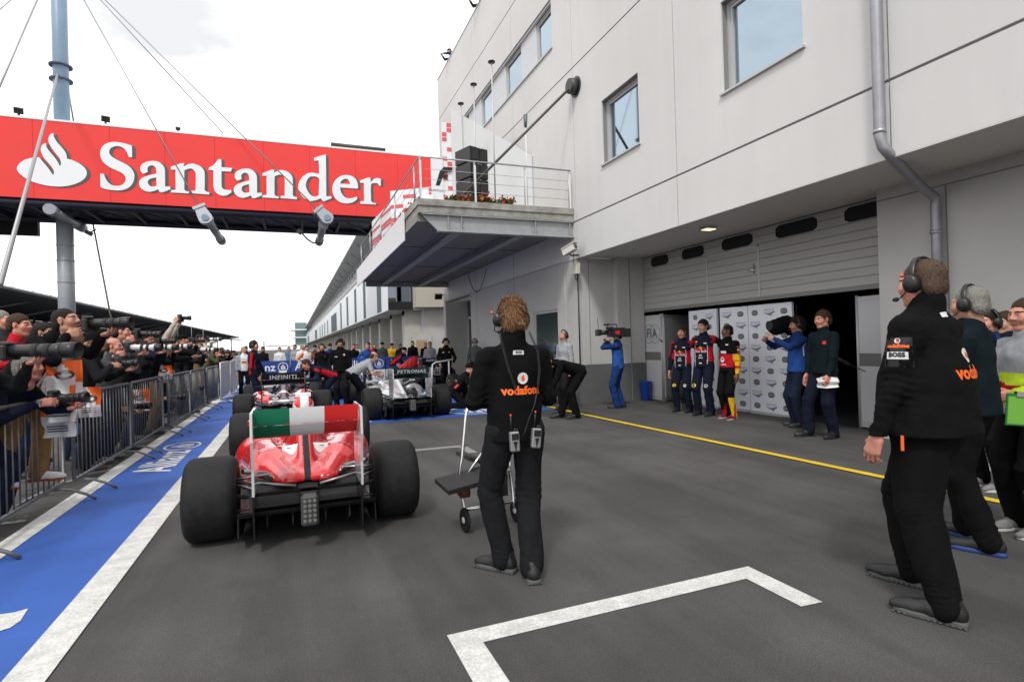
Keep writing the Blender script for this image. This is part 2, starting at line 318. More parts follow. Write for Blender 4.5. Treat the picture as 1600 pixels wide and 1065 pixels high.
# lower lane wall under the balcony with the tall recessed door and a window
LX = FX+.001
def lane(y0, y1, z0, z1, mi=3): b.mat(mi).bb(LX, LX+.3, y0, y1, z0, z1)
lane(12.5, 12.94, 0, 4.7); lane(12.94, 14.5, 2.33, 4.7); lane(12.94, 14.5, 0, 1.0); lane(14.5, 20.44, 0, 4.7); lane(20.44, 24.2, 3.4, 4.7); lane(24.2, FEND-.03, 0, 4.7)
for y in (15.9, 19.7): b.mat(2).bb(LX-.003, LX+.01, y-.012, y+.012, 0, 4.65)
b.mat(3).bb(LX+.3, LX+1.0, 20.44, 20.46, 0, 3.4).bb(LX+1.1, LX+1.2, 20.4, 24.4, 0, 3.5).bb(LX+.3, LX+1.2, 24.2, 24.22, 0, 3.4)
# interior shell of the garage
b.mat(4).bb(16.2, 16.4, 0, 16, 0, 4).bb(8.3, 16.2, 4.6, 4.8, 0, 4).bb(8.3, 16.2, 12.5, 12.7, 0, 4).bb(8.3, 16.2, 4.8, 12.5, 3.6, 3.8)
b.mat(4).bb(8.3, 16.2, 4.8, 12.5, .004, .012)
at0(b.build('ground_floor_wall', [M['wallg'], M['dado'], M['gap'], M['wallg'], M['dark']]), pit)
b = MB()
for y in (21.9,): b.bb(LX+1.0, LX+1.1, y-.04, y+.04, 0, 2.6)
b.bb(LX+1.0, LX+1.1, 20.44, 24.2, 2.6, 2.72).bb(LX+1.0, LX+1.1, 20.46, 20.56, 0, 2.6).bb(LX+1.0, LX+1.1, 24.1, 24.2, 0, 2.6)
dr = at0(b.build('entrance_door', [M['alu']]), pit)
g = MB().bb(LX+1.04, LX+1.06, 20.56, 24.1, 0, 2.6).bb(LX+1.03, LX+1.06, 20.46, 24.2, 2.72, 3.4).build('pane', [mat('smoked_glass', (.06, .065, .07), .25)]); g.parent = dr
b = MB().bb(LX+.04, LX+.1, 12.94, 13.0, 1.0, 2.33).bb(LX+.04, LX+.1, 14.44, 14.5, 1.0, 2.33).bb(LX+.04, LX+.1, 13.0, 14.44, 2.27, 2.33).bb(LX+.04, LX+.1, 13.0, 14.44, 1.0, 1.06)
w = at0(b.build('window', [M['alu']]), pit); g = MB().bb(LX+.06, LX+.08, 13, 14.44, 1.06, 2.27).build('pane', [mat('green_glass', (.10, .14, .13), .05, .6)]); g.parent = w
# roller door
b = MB(); n = 9; zt = FB+.02
for i in range(n):
    z0 = DZ+.05+(zt-DZ-.05)*i/n; z1 = DZ+.05+(zt-DZ-.05)*(i+1)/n
    b.mat(0).bbox(DX, DX+.045, DY0+.02, DY1-.0, z0+.004, z1-.004, .008)
b.mat(1).bb(DX+.01, DX+.04, DY0, DY1, DZ+.05, zt).bb(DX-.005, DX+.05, DY0, DY1, DZ-.01, DZ+.05)
for y in (8.02, 9.42): b.mat(2).bb(DX-.008, DX, y-.022, y+.022, DZ+.06, zt-.30)
b.mat(2).bb(DX-.008, DX, 8.0, 9.44, zt-.33, zt-.29)
b.mat(3).cyl((DX-.05, 8.12, 2.74), (DX-.05, 8.24, 2.74), .012, n=8).cyl((DX-.05, 8.12, 2.74), (DX, 8.12, 2.74), .01, n=8).bb(DX-.02, DX, 8.1, 8.14, 2.68, 2.86)
gd = at0(b.build('roller_door', [M['shutter'], M['gap'], M['alu'], M['chrome']]), pit)
for y0, y1 in ((5.55, 6.25), (6.75, 7.6), (8.15, 8.95), (9.5, 10.2), (10.7, 11.35)):
    pts = [(y0+.08, zt-.27), (y1-.08, zt-.27), (y1, zt-.22), (y1, zt-.09), (y1-.08, zt-.04), (y0+.08, zt-.04), (y0, zt-.09), (y0, zt-.22)]
    g = MB().prism([(DX-.012, y, z) for y, z in pts], (.011, 0, 0)).build('window', [M['blackm']]); g.parent = gd
b = MB().bb(DX+.02, DX+.14, DY0-.004, DY0+.02, 0, zt).bb(DX, DX+.12, DY1+.0, DY1+.02, 0, zt)
at0(b.build('door_frame', [M['blackm']]), pit)
# canopy lamp in the soffit
lp = thing('soffit_lamp', 'small square lamp glowing warm under the overhang above the garage', 'lamp', (*PX(1107, 351, 7.1)[:2], FB+.03))
MB().bbox(-.13, .13, -.11, .11, -.05, -.0, .01).build('housing', [M['alu']], lp)
MB().bb(-.10, .10, -.08, .08, -.056, -.0505).build('diffuser', [mat('lamp_glow', (1, .72, .36), .5, emit=2.2)], lp)
# downpipe
dp = thing('downpipe', 'grey galvanised downpipe with an offset bend running down the facade', 'pipe', (FX-.1, 4.6, 0))
b = MB(); px = FX-.09; py = PX(1374, 200, FX-.09)[1]
e0 = PX(1463, 315, 7.66); pts = [(px, py, 13.3), (px, py, 6), (px, py, 3.72), (px+.02, py-.02, 3.60), (px+.08, py-.06, 3.50)]
q1 = PX(1440, 292, 7.4); q2 = (7.64, e0[1], q1[2]-.12)
pts += [tuple(q1), (q2[0], q2[1], q2[2]-.0), (q2[0], q2[1], q2[2]-.12), (q2[0], q2[1], .15)]
b.tube([(x-0, y, z) for x, y, z in pts], .058, n=14)
o = b.build('pipe', [mat('pipe_zinc', (.34, .34, .37), .45, .5, var=.12, vs=5)]); at0(o, dp)
b = MB()
for z in (12, 9.8, 7.6, 5.6, 3.78): b.cyl((px, py, z-.02), (px, py, z+.02), .068, n=14)
for z in (2.75, 1.4): b.cyl((q2[0], q2[1], z-.02), (q2[0], q2[1], z+.02), .068, n=14)
at0(b.build('clamp', [M['steel']]), dp)
lr = thing('lightning_rod', 'thin conductor strip beside the downpipe', 'cable', (FX, 4.29, 0))
at0(MB().bb(FX-.025, FX-.005, 4.33, 4.35, 3.5, 13.3).build('strip', [M['steel']]), lr)
# ------------------------------------------------------------------ balcony
BX, BY0, BY1, BZ = 2.57, 11.88, 23.9, 4.67
bal = thing('balcony', 'concrete podium balcony on grey steel beams above the pit lane', 'balcony', (4.5, 12, 4))
b = MB()
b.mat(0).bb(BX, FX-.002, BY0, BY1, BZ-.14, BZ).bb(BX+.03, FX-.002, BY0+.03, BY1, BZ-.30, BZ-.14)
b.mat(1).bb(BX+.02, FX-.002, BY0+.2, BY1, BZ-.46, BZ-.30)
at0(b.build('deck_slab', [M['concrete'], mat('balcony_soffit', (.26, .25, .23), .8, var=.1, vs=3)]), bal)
at0(MB().bb(BX-.03, BX+.0, 13.4, BY1+.02, 4.02, BZ+.03).bb(BX-.03, BX+.03, BY1+.02, BY1+.06, 4.02, BZ+.03).build('white_fascia', [M['white']]), bal)
b = MB()      # end beam with tapered nose, stiffeners
zt, zb = BZ-.31, 3.98
b.prism([(BX+.08, BY0+.10, zt), (FX-.01, BY0+.10, zt), (FX-.01, BY0+.10, zb+.03), (BX+.45, BY0+.10, zb+.03)], (0, .02, 0))
b.bb(BX+.45, FX-.01, BY0+.02, BY0+.2, zb, zb+.03).bb(BX+.08, FX-.01, BY0+.02, BY0+.2, zt-.02, zt)
for x in (3.25, 3.55, 5.35, 6.25): b.bb(x-.01, x+.01, BY0+.04, BY0+.1, zb+.03, zt-.02)
for x in (3.45, 3.62, 5.28, 5.42):
    for z in (zb+.12, zb+.25): b.cyl((x, BY0+.08, z), (x, BY0+.1, z), .012, n=6)
for yy in (BY1-.3,): b.bb(BX+.3, FX-.01, yy, yy+.2, 4.0, 4.2)
for x in (3.55, 5.1): b.bb(x-.1, x+.1, BY0+.2, BY1-.02, 4.16, 4.19).bb(x-.012, x+.012, BY0+.2, BY1-.02, 4.05, 4.19).bb(x-.1, x+.1, BY0+.2, BY1-.02, 4.02, 4.05)
at0(b.build('steel_beam', [M['steeld']]), bal)
b = MB()
for y in (15.2, 19.0): b.bb(BX+.1, FX-.02, y-.012, y+.012, 4.20, 4.208)
at0(b.build('soffit_joint', [M['blackm']]), bal)
rl = MB(); RZ = 5.60
xs = [2.66, 3.9, 5.13, 6.28]
b = MB().mat(0)
b.tube([(2.66, 23.4, RZ), (2.66, 12, RZ), (2.70, BY0+.08, RZ), (6.33, BY0+.08, RZ)], .019, n=10)
for x in xs: b.cyl((x, BY0+.08, BZ-.0), (x, BY0+.08, RZ-.02), .022, n=8).mat(1).bb(x-.015, x+.015, BY0+.02, BY0+.05, BZ+.0, RZ-.1).mat(0)
for y in (12.6, 15.2, 17.8, 20.4, 23.2): b.cyl((2.66, y, BZ), (2.66, y, RZ-.02), .02, n=8)
for z in (4.9, 5.12, 5.34): b.cyl((2.66, 23.2, z), (2.66, BY0+.08, z), .005, n=5).cyl((2.66, BY0+.08, z), (6.33, BY0+.08, z), .005, n=5)
rail = at0(b.build('railing', [M['steel'], M['white']]), bal)
# diagonal strut with its wall rosette
st = thing('diagonal_strut', 'long dark olive tie rod running from the balcony floor up to a round wall plate', 'strut', (FX, 12, 5))
w0 = PX(893, 135, FX-.12); f0 = PY(718, 310, BY0+.55)
b = MB().mat(0).cyl(w0, f0, .032, n=12); at0(b.build('rod', [mat('olive_steel', (.10, .10, .075), .5, .3)]), st)
b = MB().cyl((FX-.02, w0[1], w0[2]), (FX-.2, w0[1], w0[2]), .19, .17, n=20).cyl((FX-.0, w0[1], w0[2]), (FX-.02, w0[1], w0[2]), .24, n=20)
at0(b.build('wall_plate', [mat('dark_steel', (.07, .07, .07), .5, .5)]), st)
# flag poles with caps
for (u, v0, v1, Y, lab) in ((768, 98, 300, 13.2, 'tall white flagpole with flat dark cap, nearest of the three on the balcony'), (740, 133, 250, 14.4, 'white flagpole with dark cap, in the middle of the three behind the loudspeakers'), (720, 163, 250, 15.8, 'shortest looking white flagpole at the back of the balcony panels')):
    q = PY(u, v0, Y); fp = thing('flagpole', lab, 'flagpole', (q[0], Y, BZ), group='flagpoles on the balcony')
    MB().cyl((0, 0, 0), (0, 0, q[2]-BZ), .018, n=10).build('pole', [M['alu']], fp); MB().lathe([(0, 0), (.09, 0), (.09, .03), (.05, .05), (0, .05)], (0, 0, q[2]-BZ)).build('cap', [M['black']], fp)
q = PY(821, 190, 12.35); an = thing('antenna', 'thin antenna mast with grey cup on top by the diagonal strut', 'antenna', (q[0], 12.35, BZ))
MB().cyl((0, 0, 0), (0, 0, q[2]-BZ-.1), .012, n=8).build('pole', [M['white']], an); MB().cyl((0, 0, q[2]-BZ-.14), (0, 0, q[2]-BZ+.16), .035, .055, n=12).build('cup', [mat('slate_plastic', (.13, .16, .17), .5)], an)
# loudspeaker stack
for k in range(4):
    w = .56 if k else .70; q = PY(738, 300, 13.0)
    ls = thing('loudspeaker', ['wide black bass loudspeaker at the bottom of the stack on the balcony', 'black line array loudspeaker directly on the bass cabinet', 'black loudspeaker third up in the balcony stack', 'black loudspeaker topmost of the balcony stack'][k], 'loudspeaker', (q[0]-.0, 13.0, BZ+[0, .42, .80, 1.18][k]), .35, 'loudspeakers stacked on the balcony')
    hh = .40 if k == 0 else .36
    MB().bbox(-w/2, w/2, -.3, .3, .0, hh, .015).build('cabinet', [M['black']], ls)
    MB().bb(-w/2+.05, -w/2+.25, -.312, -.302, .05, hh-.05).bb(w/2-.25, w/2-.05, -.312, -.302, .05, hh-.05).build('grille', [mat('speaker_grille', (.03, .03, .03), .8, bump=.8, bs=300)], ls)
    MB().tube([(-.06, -.305, hh-.03), (-.06, -.33, hh-.03), (.06, -.33, hh-.03), (.06, -.305, hh-.03)], .006, n=6).build('handle', [M['chrome']], ls)
# red and white panels of the podium
rp, wp = M['redb'], M['logo']
def checker(name, lab, p0, p1, z0, z1, nu, nv, cat='display panel', skew=0., seed=0):
    """upright panel from p0 to p1 with a red and white check print"""
    t = thing(name, lab, cat, (p0[0], p0[1], BZ)); r_ = random.Random(seed); b = MB(); d = Vector((p1[0]-p0[0], p1[1]-p0[1], 0)); n_ = Vector((d.y, -d.x, 0)).normalized()
    a = Vector((0, 0, z0-BZ)); H = z1-z0; ex = -n_*.04
    b.mat(0).prism([tuple(a), tuple(a+d), tuple(a+d+Vector((0, 0, H-skew))), tuple(a+Vector((0, 0, H)))], ex)
    b.build('board', [wp], t); b = MB()
    for i in range(nu):
        for j in range(nv):
            if (i+j) % 2: continue
            q = a+d*(i/nu)+Vector((0, 0, H*j/nv))+n_*.004; e = d/nu; up = Vector((0, 0, (H-skew)/nv))
            for k in range(3 if (i*3+j) % 4 else 1):
                if k == 0: b.quad(tuple(q), tuple(q+e), tuple(q+e+up*.42), tuple(q+up*.42))
                if k == 1: b.quad(tuple(q+up*.5), tuple(q+e+up*.5), tuple(q+e+up*.95), tuple(q+up*.95))
    b.build('check_print', [mat('red_print', (.70, .12, .12), .6)], t)
    return t
A0, A1 = PY(614, 340, 19.2), PY(624, 330, 17.5)
checker('checked_screen', 'low red and white checked panel angled at the far balcony edge', (2.75, 20.5), (2.95, 17.6), BZ, 6.0, 2, 6, seed=1)
checker('checked_screen', 'low red and white checked panel facing the camera at the balcony corner', (2.95, 17.6), (4.35, 16.6), BZ, 6.35, 4, 6, seed=2)
X0 = PY(674, 300, 16.2)[0]; X1 = PY(693, 300, 16.2)[0]; X2 = PY(705, 300, 16.2)[0]
cb = checker('checked_screen', 'tall red and white checked column standing against the building on the balcony', (X1, 16.2), (X2+.05, 16.2), BZ, 8.15, 2, 12, seed=3)
pp = thing('side_screen', 'tall pale grey side wall of the podium set with a sloping top', 'display panel', (X2+.05, 16.1, BZ))
P = [(X2+.055, 16.2, BZ), (X2+.055, 16.2, PY(707, 170, 16.2)[2]), (FX-.05, 14.2, PY(765, 228, 14.2)[2]-.15), (FX-.05, 14.2, BZ)]
at0(MB().prism(P, (.05, .03, 0)).build('board', [mat('pale_grey_board', (.62, .63, .63), .6)]), pp)
wpn = thing('slanted_letter_sign', 'white podium panel with a slanted black F sign', 'sign', (X0, 16.15, BZ))
h_ = PY(680, 246, 16.2)[2]-BZ; MB().bb(0, X1-X0-.01, 0, .04, 0, h_).build('board', [wp], wpn)
fv = fill2d([[(0, 0), (.12, .0), (.22, .22), (.36, .22), (.40, .31), (.26, .31), (.30, .40), (.48, .40), (.55, .52), (.27, .52), (.14, .40)]])
b = MB(); b.mesh(*on_plane(fv, (.12, -.006, h_-.85), (1, 0, 0), (0, 0, 1.1)))
V_, F_ = text2d('FORMULA 1', .09); b.mesh(*on_plane((V_, F_), ((X1-X0)/2, -.006, h_-1.0), (1, 0, 0), (0, 0, 1)))
b.build('lettering', [M['black']], wpn)
b = MB()
for x in (.02, .3, .55): b.bb(x, x+.17, -.006, -.002, .1, .35)
b.build('check_print', [mat('red_print', (.70, .12, .12), .6)], wpn)
rdm = thing('round_podium_drum', 'white curved plinth with small black marks behind the balcony corner', 'plinth', (*PY(668, 290, 14.6)[:2], BZ))
MB().lathe([(0, 0), (.2, 0), (.2, .78), (0, .8)], n=24).build('drum', [wp], rdm); V_, F_ = text2d('F1', .16, bold=.01)
b = MB(); b.mesh(*on_plane((V_, F_), (-.05, -.21, .45), (1, -.1, 0), (0, 0, 1))); b.build('lettering', [M['black']], rdm)
# flowers along the edge
fl = mat('leaf_green', (.045, .10, .02), .6, var=.4, vs=30); fr = mat('red_petal', (.55, .01, .02), .5, var=.3, vs=40); fy = mat('yellow_petal', (.6, .35, .03), .5)
def flowers(lab, pts, n, red=.3):
    t = thing('flower_trough', lab, 'flower box', tuple(pts[0]), group='flower boxes along the balcony edge'); bl = MB(); bf = MB(); r_ = random.Random(len(lab)); o = Vector(pts[0])
    for i in range(n):
        k = r_.random(); q = Vector(pts[0]).lerp(Vector(pts[1]), k)-o+Vector((r_.gauss(0, .05), r_.gauss(0, .05), abs(r_.gauss(.06, .05))+.02)); s = r_.uniform(.03, .055)
        R = Matrix.Rotation(r_.uniform(0, 6.3), 3, (r_.gauss(0, 1), r_.gauss(0, 1), r_.gauss(0, 1)))
        B = bf if r_.random() < red*(1 if (int(k*9) % 3) else .2) else bl
        if B is bf: q.z += .05; B.mat(0 if r_.random() < .8 else 1)
        vs = [tuple(q+R @ Vector(p)) for p in ((-s, 0, 0), (0, -s*.6, .01), (s, 0, 0), (0, s*.6, .01))]; B.add(vs, [(0, 1, 2, 3)])
    d = Vector(pts[1])-o; b = MB(); n_ = Vector((-d.y, d.x, 0)).normalized()*.09
    b.prism([tuple(-n_), tuple(n_), tuple(n_*.9+Vector((0, 0, .02))), tuple(-n_*.9+Vector((0, 0, .02)))], d); b.build('trough', [mat('brown_trough', (.08, .05, .03), .8)], t)
    bl.build('leaves', [fl], t); bf.build('petals', [fr, fy], t)
flowers('flower box with red blooms on the near balcony edge left of the loudspeakers', [(3.3, BY0+.28, BZ), (4.9, BY0+.28, BZ)], 900)
flowers('flower box with red blooms on the near corner of the balcony edge', [(2.76, 12.4, BZ), (2.76, 15.4, BZ)], 900, .25)
flowers('flower box with sparse red blooms on the middle of the balcony edge', [(2.76, 15.6, BZ), (2.76, 19.4, BZ)], 900, .2)
flowers('flower box with sparse blooms at the far end of the balcony edge', [(2.76, 19.6, BZ), (2.76, 23.3, BZ)], 900, .2)
# security camera, junction box, floodlight under the balcony
sc_ = thing('security_camera', 'white security camera on the building corner under the balcony', 'camera', tuple(PX(890, 390, FX-.3)))
R = Matrix.Rotation(.5, 3, 'Z') @ Matrix.Rotation(-.35, 3, 'X')
MB().box((0, 0, 0), (.15, .34, .15), R).box((0, .0, .09), (.19, .40, .02), R).build('housing', [mat('warm_white_plastic', (.62, .60, .55), .5)], sc_)
MB().cyl(R @ Vector((0, -.172, 0)), R @ Vector((0, -.19, 0)), .055, n=16).build('lens', [M['dglass']], sc_)
MB().tube([(0, .05, -.08), (.1, .1, -.12), (.29, .1, -.1)], .02).build('bracket', [M['black']], sc_)
jb = thing('junction_box', 'cream junction box with a cable loop below the security camera', 'junction box', tuple(PX(900, 420, FX-.08)))
MB().bbox(-.05, .07, -.1, .1, -.13, .13, .015).build('box', [mat('cream_plastic', (.58, .56, .48), .5)], jb)
MB().tube([(0, -.03, -.13), (0, -.05, -.22), (0, 0, -.27), (0, .05, -.22), (0, .06, -.1), (0, .12, .1), (.0, .1, .4)], .01).tube([(0.05, .02, -.13), (.05, .02, -2.6)], .016).build('cable', [M['black']], jb)
fg = thing('floodlight', 'small black floodlight on the building corner below the far balcony end', 'floodlight', tuple(PX(685, 463, FX-.3)))
MB().box((0, 0, 0), (.32, .12, .24), Matrix.Rotation(.5, 3, 'X')).build('housing', [M['black']], fg); MB().tube([(.1, .05, .05), (.29, .1, .1)], .02).build('bracket', [M['black']], fg)
hc = thing('hanging_cable', 'thin black cable hanging in a loop on the wall under the balcony', 'cable', (FX-.02, 19.5, 3.9))
MB().tube([(0, 2.2*t-1.1, .25-.75*(1-(2*t-1)**2)) for t in np.linspace(0, 1, 14)], .01, n=5).build('cable', [M['blackm']], hc)

# ------------------------------------------------------------------ panels and boards inside the garage front
cool = mat('cool_white_board', (.84, .86, .93), .55); greyp = mat('grey_screen_panel', (.55, .55, .57), .5, var=.03, vs=2); ink = mat('print_ink', (.035, .035, .05), .6); inkg = mat('grey_print_ink', (.13, .15, .14), .6); navyi = mat('navy_ink', (.02, .025, .12), .6)
def fia_disc(r): # two overlapped discs silhouette
    pts = []
    for i in range(14): a = pi/2+pi*i/13; pts.append((-.35*r+r*.8*cos(a), .8*r*sin(a)))
    for i in range(14): a = -pi/2+pi*i/13; pts.append((.35*r+r*.8*cos(a), .8*r*sin(a)))
    return fill2d([pts])
FD, FTX = fia_disc(.066), text2d('FIA', .082, bold=.001); AT1, AT2 = text2d('FIA ACTION', .038, sx=1.1), text2d('FOR ROAD SAFETY', .022, sx=1.1)
SW = fill2d([[(-.17, .04), (-.13, -.005), (-.06, -.035), (.02, -.04), (.09, -.02), (.17, .02), (.08, -.005), (.02, -.012), (-.05, -.005), (-.12, .02)]])
SW2 = fill2d([[(-.09, -.045), (.0, -.052), (.05, -.04), (-.02, -.066), (-.06, -.07)]])
def board(lab, y0, y1, x0, x1, ncol, off):
    t = thing('sponsor_backdrop', lab, 'backdrop board', (x0, y0, 0), group='white printed backdrop boards'); d = Vector((x1-x0, y1-y0, 0)); L = d.length; u = d/L; n_ = Vector((-u.y, u.x, 0)); n_ = -n_ if n_.x > 0 else n_
    H = 2.09; pr = MB(); pr.prism([tuple(Vector((0, 0, .02))), tuple(d+Vector((0, 0, .02))), tuple(d+Vector((0, 0, H))), (0, 0, H)], tuple(-n_*.05)); pr.build('board', [cool], t)
    MB().prism([tuple(n_*.012), tuple(d+n_*.012), tuple(d+n_*.012+Vector((0, 0, .05))), tuple(n_*.012+Vector((0, 0, .05)))], tuple(-n_*.01)).build('foot_rail', [M['alu']], t)
    bg_, bt, bs_ = MB(), MB(), MB(); step = L/ncol
    ru = tuple(-u)      # reading direction seen from the lane
    for r in range(9):
        for c in range(ncol):
            o = Vector((0, 0, H-.15-r*.222))+d*((c+.5)/ncol)
            if (r+c+off) % 2 == 0:
                bg_.mesh(*on_plane(FD, o+n_*.003, ru, (0, 0, 1))); bt.mesh(*on_plane(FTX, o+n_*.006, ru, (0, 0, 1)))
            else:
                bs_.mesh(*on_plane(AT1, o+n_*.003+Vector((0, 0, .045)), ru, (0, 0, 1))).mesh(*on_plane(AT2, o+n_*.003+Vector((0, 0, .01)), ru, (0, 0, 1)))
                bs_.mesh(*on_plane(SW, o+n_*.003+Vector((0, 0, -.015)), Vector(ru)*.82, (0, 0, .82))).mesh(*on_plane(SW2, o+n_*.003+Vector((0, 0, -.015)), Vector(ru)*.82, (0, 0, .82)))
    a = bg_.build('roundel_print', [inkg], t); bt.build('lettering', [mat('pale_ink', (.34, .36, .38), .6)], a); bs_.build('slogan_print', [navyi], t)
    return t
board('white printed board leftmost, behind the two drivers in navy suits', 10.19, 9.26, 8.27, 8.22, 2, 0)
board('white printed board in the middle, behind the driver in black and red', 9.18, 8.50, 8.24, 8.32, 2, 1)
board('white printed board rightmost, beside the blue jacketed cameraman', 8.46, 7.46, 8.29, 8.32, 3, 0)
def screen(name, lab, p0, p1, txt=None):
    t = thing(name, lab, 'screen panel', (p0[0], p0[1], 0)); d = Vector((p1[0]-p0[0], p1[1]-p0[1], 0)); u = d.normalized(); n_ = Vector((-u.y, u.x, 0)); n_ = -n_ if n_.x > 0 or (abs(n_.x) < .1 and n_.y > 0) else n_
    v = lambda k, z, e=0: tuple(d*k+Vector((0, 0, z))+n_*e)
    MB().mat(0).prism([v(0, .1), v(1, .1), v(1, 2.0), v(0, 2.0)], tuple(-n_*.04)).build('panel', [greyp], t)
    b = MB()
    for k in (0, 1): b.cyl(v(k, 0, .0), v(k, 2.09, .0), .022, n=8)
    b.prism([v(0, .02, .006), v(1, .02, .006), v(1, .11, .006), v(0, .11, .006)], tuple(-n_*.03)).prism([v(0, 2.0, .006), v(1, 2.0, .006), v(1, 2.07, .006), v(0, 2.07, .006)], tuple(-n_*.03))
    b.build('frame', [M['alu']], t)
    MB().prism([v(.01, .98, .004), v(.99, .98, .004), v(.99, 1.18, .004), v(.01, 1.18, .004)], tuple(-n_*.003)).build('dark_band', [mat('band_grey', (.16, .16, .155), .5)], t)
    if txt:
        b = MB(); ru = tuple(-u if p0[1] < p1[1] else u)
        for tx, s, z, k, bo in txt: b.mesh(*on_plane(text2d(tx, s, bold=bo), v(k, z, .006), ru, (0, 0, 1)))
        if txt[0][0] == 'FIA':
            for q in (-.11, .11): b.mesh(*on_plane(ring2d(.23, .012), Vector(v(.5, 1.62, .006))+Vector(ru)*q, ru, (0, 0, 1)))
        else:
            b.mesh(*on_plane((SW[0]*4.5, SW[1]), v(.42, 1.42, .006), ru, (0, 0, 1))).mesh(*on_plane((SW2[0]*4.5, SW2[1]), v(.42, 1.42, .006), ru, (0, 0, 1)))
        b.build('lettering', [inkg if txt[0][0] == 'FIA' else ink], t)
    return t
screen('screen_panel', 'light grey screen panel with a large FIA roundel at the left garage jamb', (8.17, 11.82), (8.17, 11.08), [('FIA', .32, 1.62, .5, .006)])
screen('screen_panel', 'grey screen panel with road safety slogan standing at an angle into the garage', (8.19, 11.04), (9.35, 11.5), [('FIA ACTION', .19, 1.62, .45, .003), ('FOR ROAD SAFETY', .09, 1.48, .5, .001)])
screen('screen_panel', 'plain white screen panel at the right garage jamb', (8.32, 6.22), (8.3, 5.5))
bn = thing('waste_bin', 'blue plastic waste bin in front of the grey screen panel', 'bin', (8.0, 11.52, 0))
MB().lathe([(.1, 0), (.115, .02), (.145, .45), (.15, .46), (.135, .46), (.11, .03), (0, .03)], n=16).build('bin', [mat('blue_bin', (.01, .05, .32), .4)], bn)
cn = thing('drink_can', 'slim silver and blue drink can standing on the ground before the drivers', 'can', tuple(G(1094, 647)))
b = MB().mat(0).lathe([(.03, 0), (.034, .01), (.034, .17), (.028, .185), (0, .185)], n=14).mat(1).lathe([(.0345, .02), (.0345, .09), (.0342, .09)], n=14); b.build('can', [M['chrome'], mat('can_blue', (.02, .05, .3), .3)], cn)
# ================================================================== BRIDGE with the red banner
GY = 31.
def G2(pts, ox, oy, s=10.65): return [((p[0]/s+ox), (p[1]/s+oy), *p[2:]) for p in pts]
def toXZ(pts): return [(PY(p[0], p[1], GY)[0], PY(p[0], p[1], GY)[2], *p[2:]) for p in pts]
c_ = 1
gS = toXZ(G2([(600,192,1),(605,385,1),(550,385,1),(520,310),(470,240),(400,205),(320,203),(250,235),(222,290),(240,345),(300,395),(400,450),(510,505),(590,570),(635,650),(640,730),(610,820),(545,890),(440,930),(320,935),(200,920),(110,895),(75,870,1),(72,655,1),(135,662,1),(165,740),(210,805),(270,845),(350,860),(430,845),(480,800),(497,740),(480,690),(440,650),(360,610),(240,555),(150,490),(95,420),(72,340),(80,260),(120,195),(190,150),(290,130),(400,138),(500,160)],150,210))
ga = [toXZ(G2([(785,660,1),(745,610),(738,560),(760,510),(810,475),(880,452),(960,445),(1040,460),(1100,500),(1140,560),(1150,640),(1152,870,1),(1235,870,1),(1245,915,1),(1180,940),(1110,965),(1065,960),(1035,915,1),(980,940),(900,958),(820,945),(760,905),(722,850),(722,790),(750,745),(810,710),(900,680),(1005,655,1),(1003,600),(990,550),(950,522),(900,525),(862,560),(865,630,1)],150,210)), toXZ(G2([(1003,720,1),(900,745),(865,790),(880,840),(930,870),(1010,860,1)],150,210))]
gn = toXZ(G2([(425,435,1),(560,385),(600,378),(625,388),(615,430,1),(690,392),(770,385),(860,420),(915,480),(932,560),(932,800,1),(960,825),(1003,835,1),(1000,872,1),(728,850,1),(730,815,1),(795,805,1),(798,560),(780,500),(740,465),(690,465),(628,490,1),(628,790,1),(650,815),(700,825,1),(695,855,1),(425,838,1),(430,800,1),(498,795,1),(495,480,1),(425,480,1)],370,230))
gt = toXZ(G2([(705,345,1),(770,310),(830,250),(865,200,1),(915,205,1),(918,335,1),(1095,350,1),(1075,410,1),(918,402,1),(920,640),(940,690),(985,710),(1050,715),(1075,710,1),(1085,755,1),(1020,795),(960,812),(890,800),(830,760),(795,700),(782,620),(782,390,1),(705,380,1)],260,230))
gd_ = [toXZ(G2([(110,130,1),(250,85),(310,75,1),(318,765,1),(400,765,1),(405,800,1),(270,855,1),(222,800,1),(150,830),(60,848),(38,842),(-51,797),(-121,717),(-149,627),(-136,537),(-81,447),(8,387),(90,375),(200,395,1),(190,175,1),(115,175,1)],480,235)), toXZ(G2([(200,470,1),(150,440),(90,438),(38,447),(-11,517),(-21,597),(8,677),(60,745),(120,770),(190,755,1)],480,235))]
ge = [toXZ(G2([(840,640,1),(845,590),(820,500),(760,440),(660,412),(560,430),(475,490),(425,580),(420,690),(460,790),(540,860),(650,885),(760,865),(835,810,1),(825,770,1),(740,798),(660,795),(600,755),(560,690),(545,620,1)],480,235)), toXZ(G2([(548,555,1),(570,510),(620,478),(680,490),(715,565,1)],480,235))]
gr = toXZ(G2([(875,505,1),(1000,460),(1050,462),(1050,530,1),(1110,480),(1170,462),(1225,475,1),(1225,590,1),(1195,590,1),(1165,552),(1110,550),(1060,580),(1062,840,1),(1090,870),(1145,880,1),(1140,905,1),(885,890,1),(885,850,1),(945,845,1),(940,545,1),(880,540,1)],480,235))
gl = toXZ(G2([(440,490,1),(500,560),(600,680),(675,790,1),(690,740),(670,680),(610,600),(520,500),(475,400),(470,340),(500,280),(550,255,1),(560,270,1),(565,320),(620,400),(720,520),(790,640,1),(805,600),(790,520),(720,430),(640,320),(600,240),(597,170),(630,110),(680,90,1),(690,150),(740,240),(830,340),(890,430),(905,515,1),(1000,540),(1120,600),(1210,680),(1235,760),(1200,840),(1100,910),(950,960),(780,978),(600,965),(420,925),(270,870),(150,790),(85,720),(75,660),(120,590),(210,530),(330,500)],20,200,10.646))
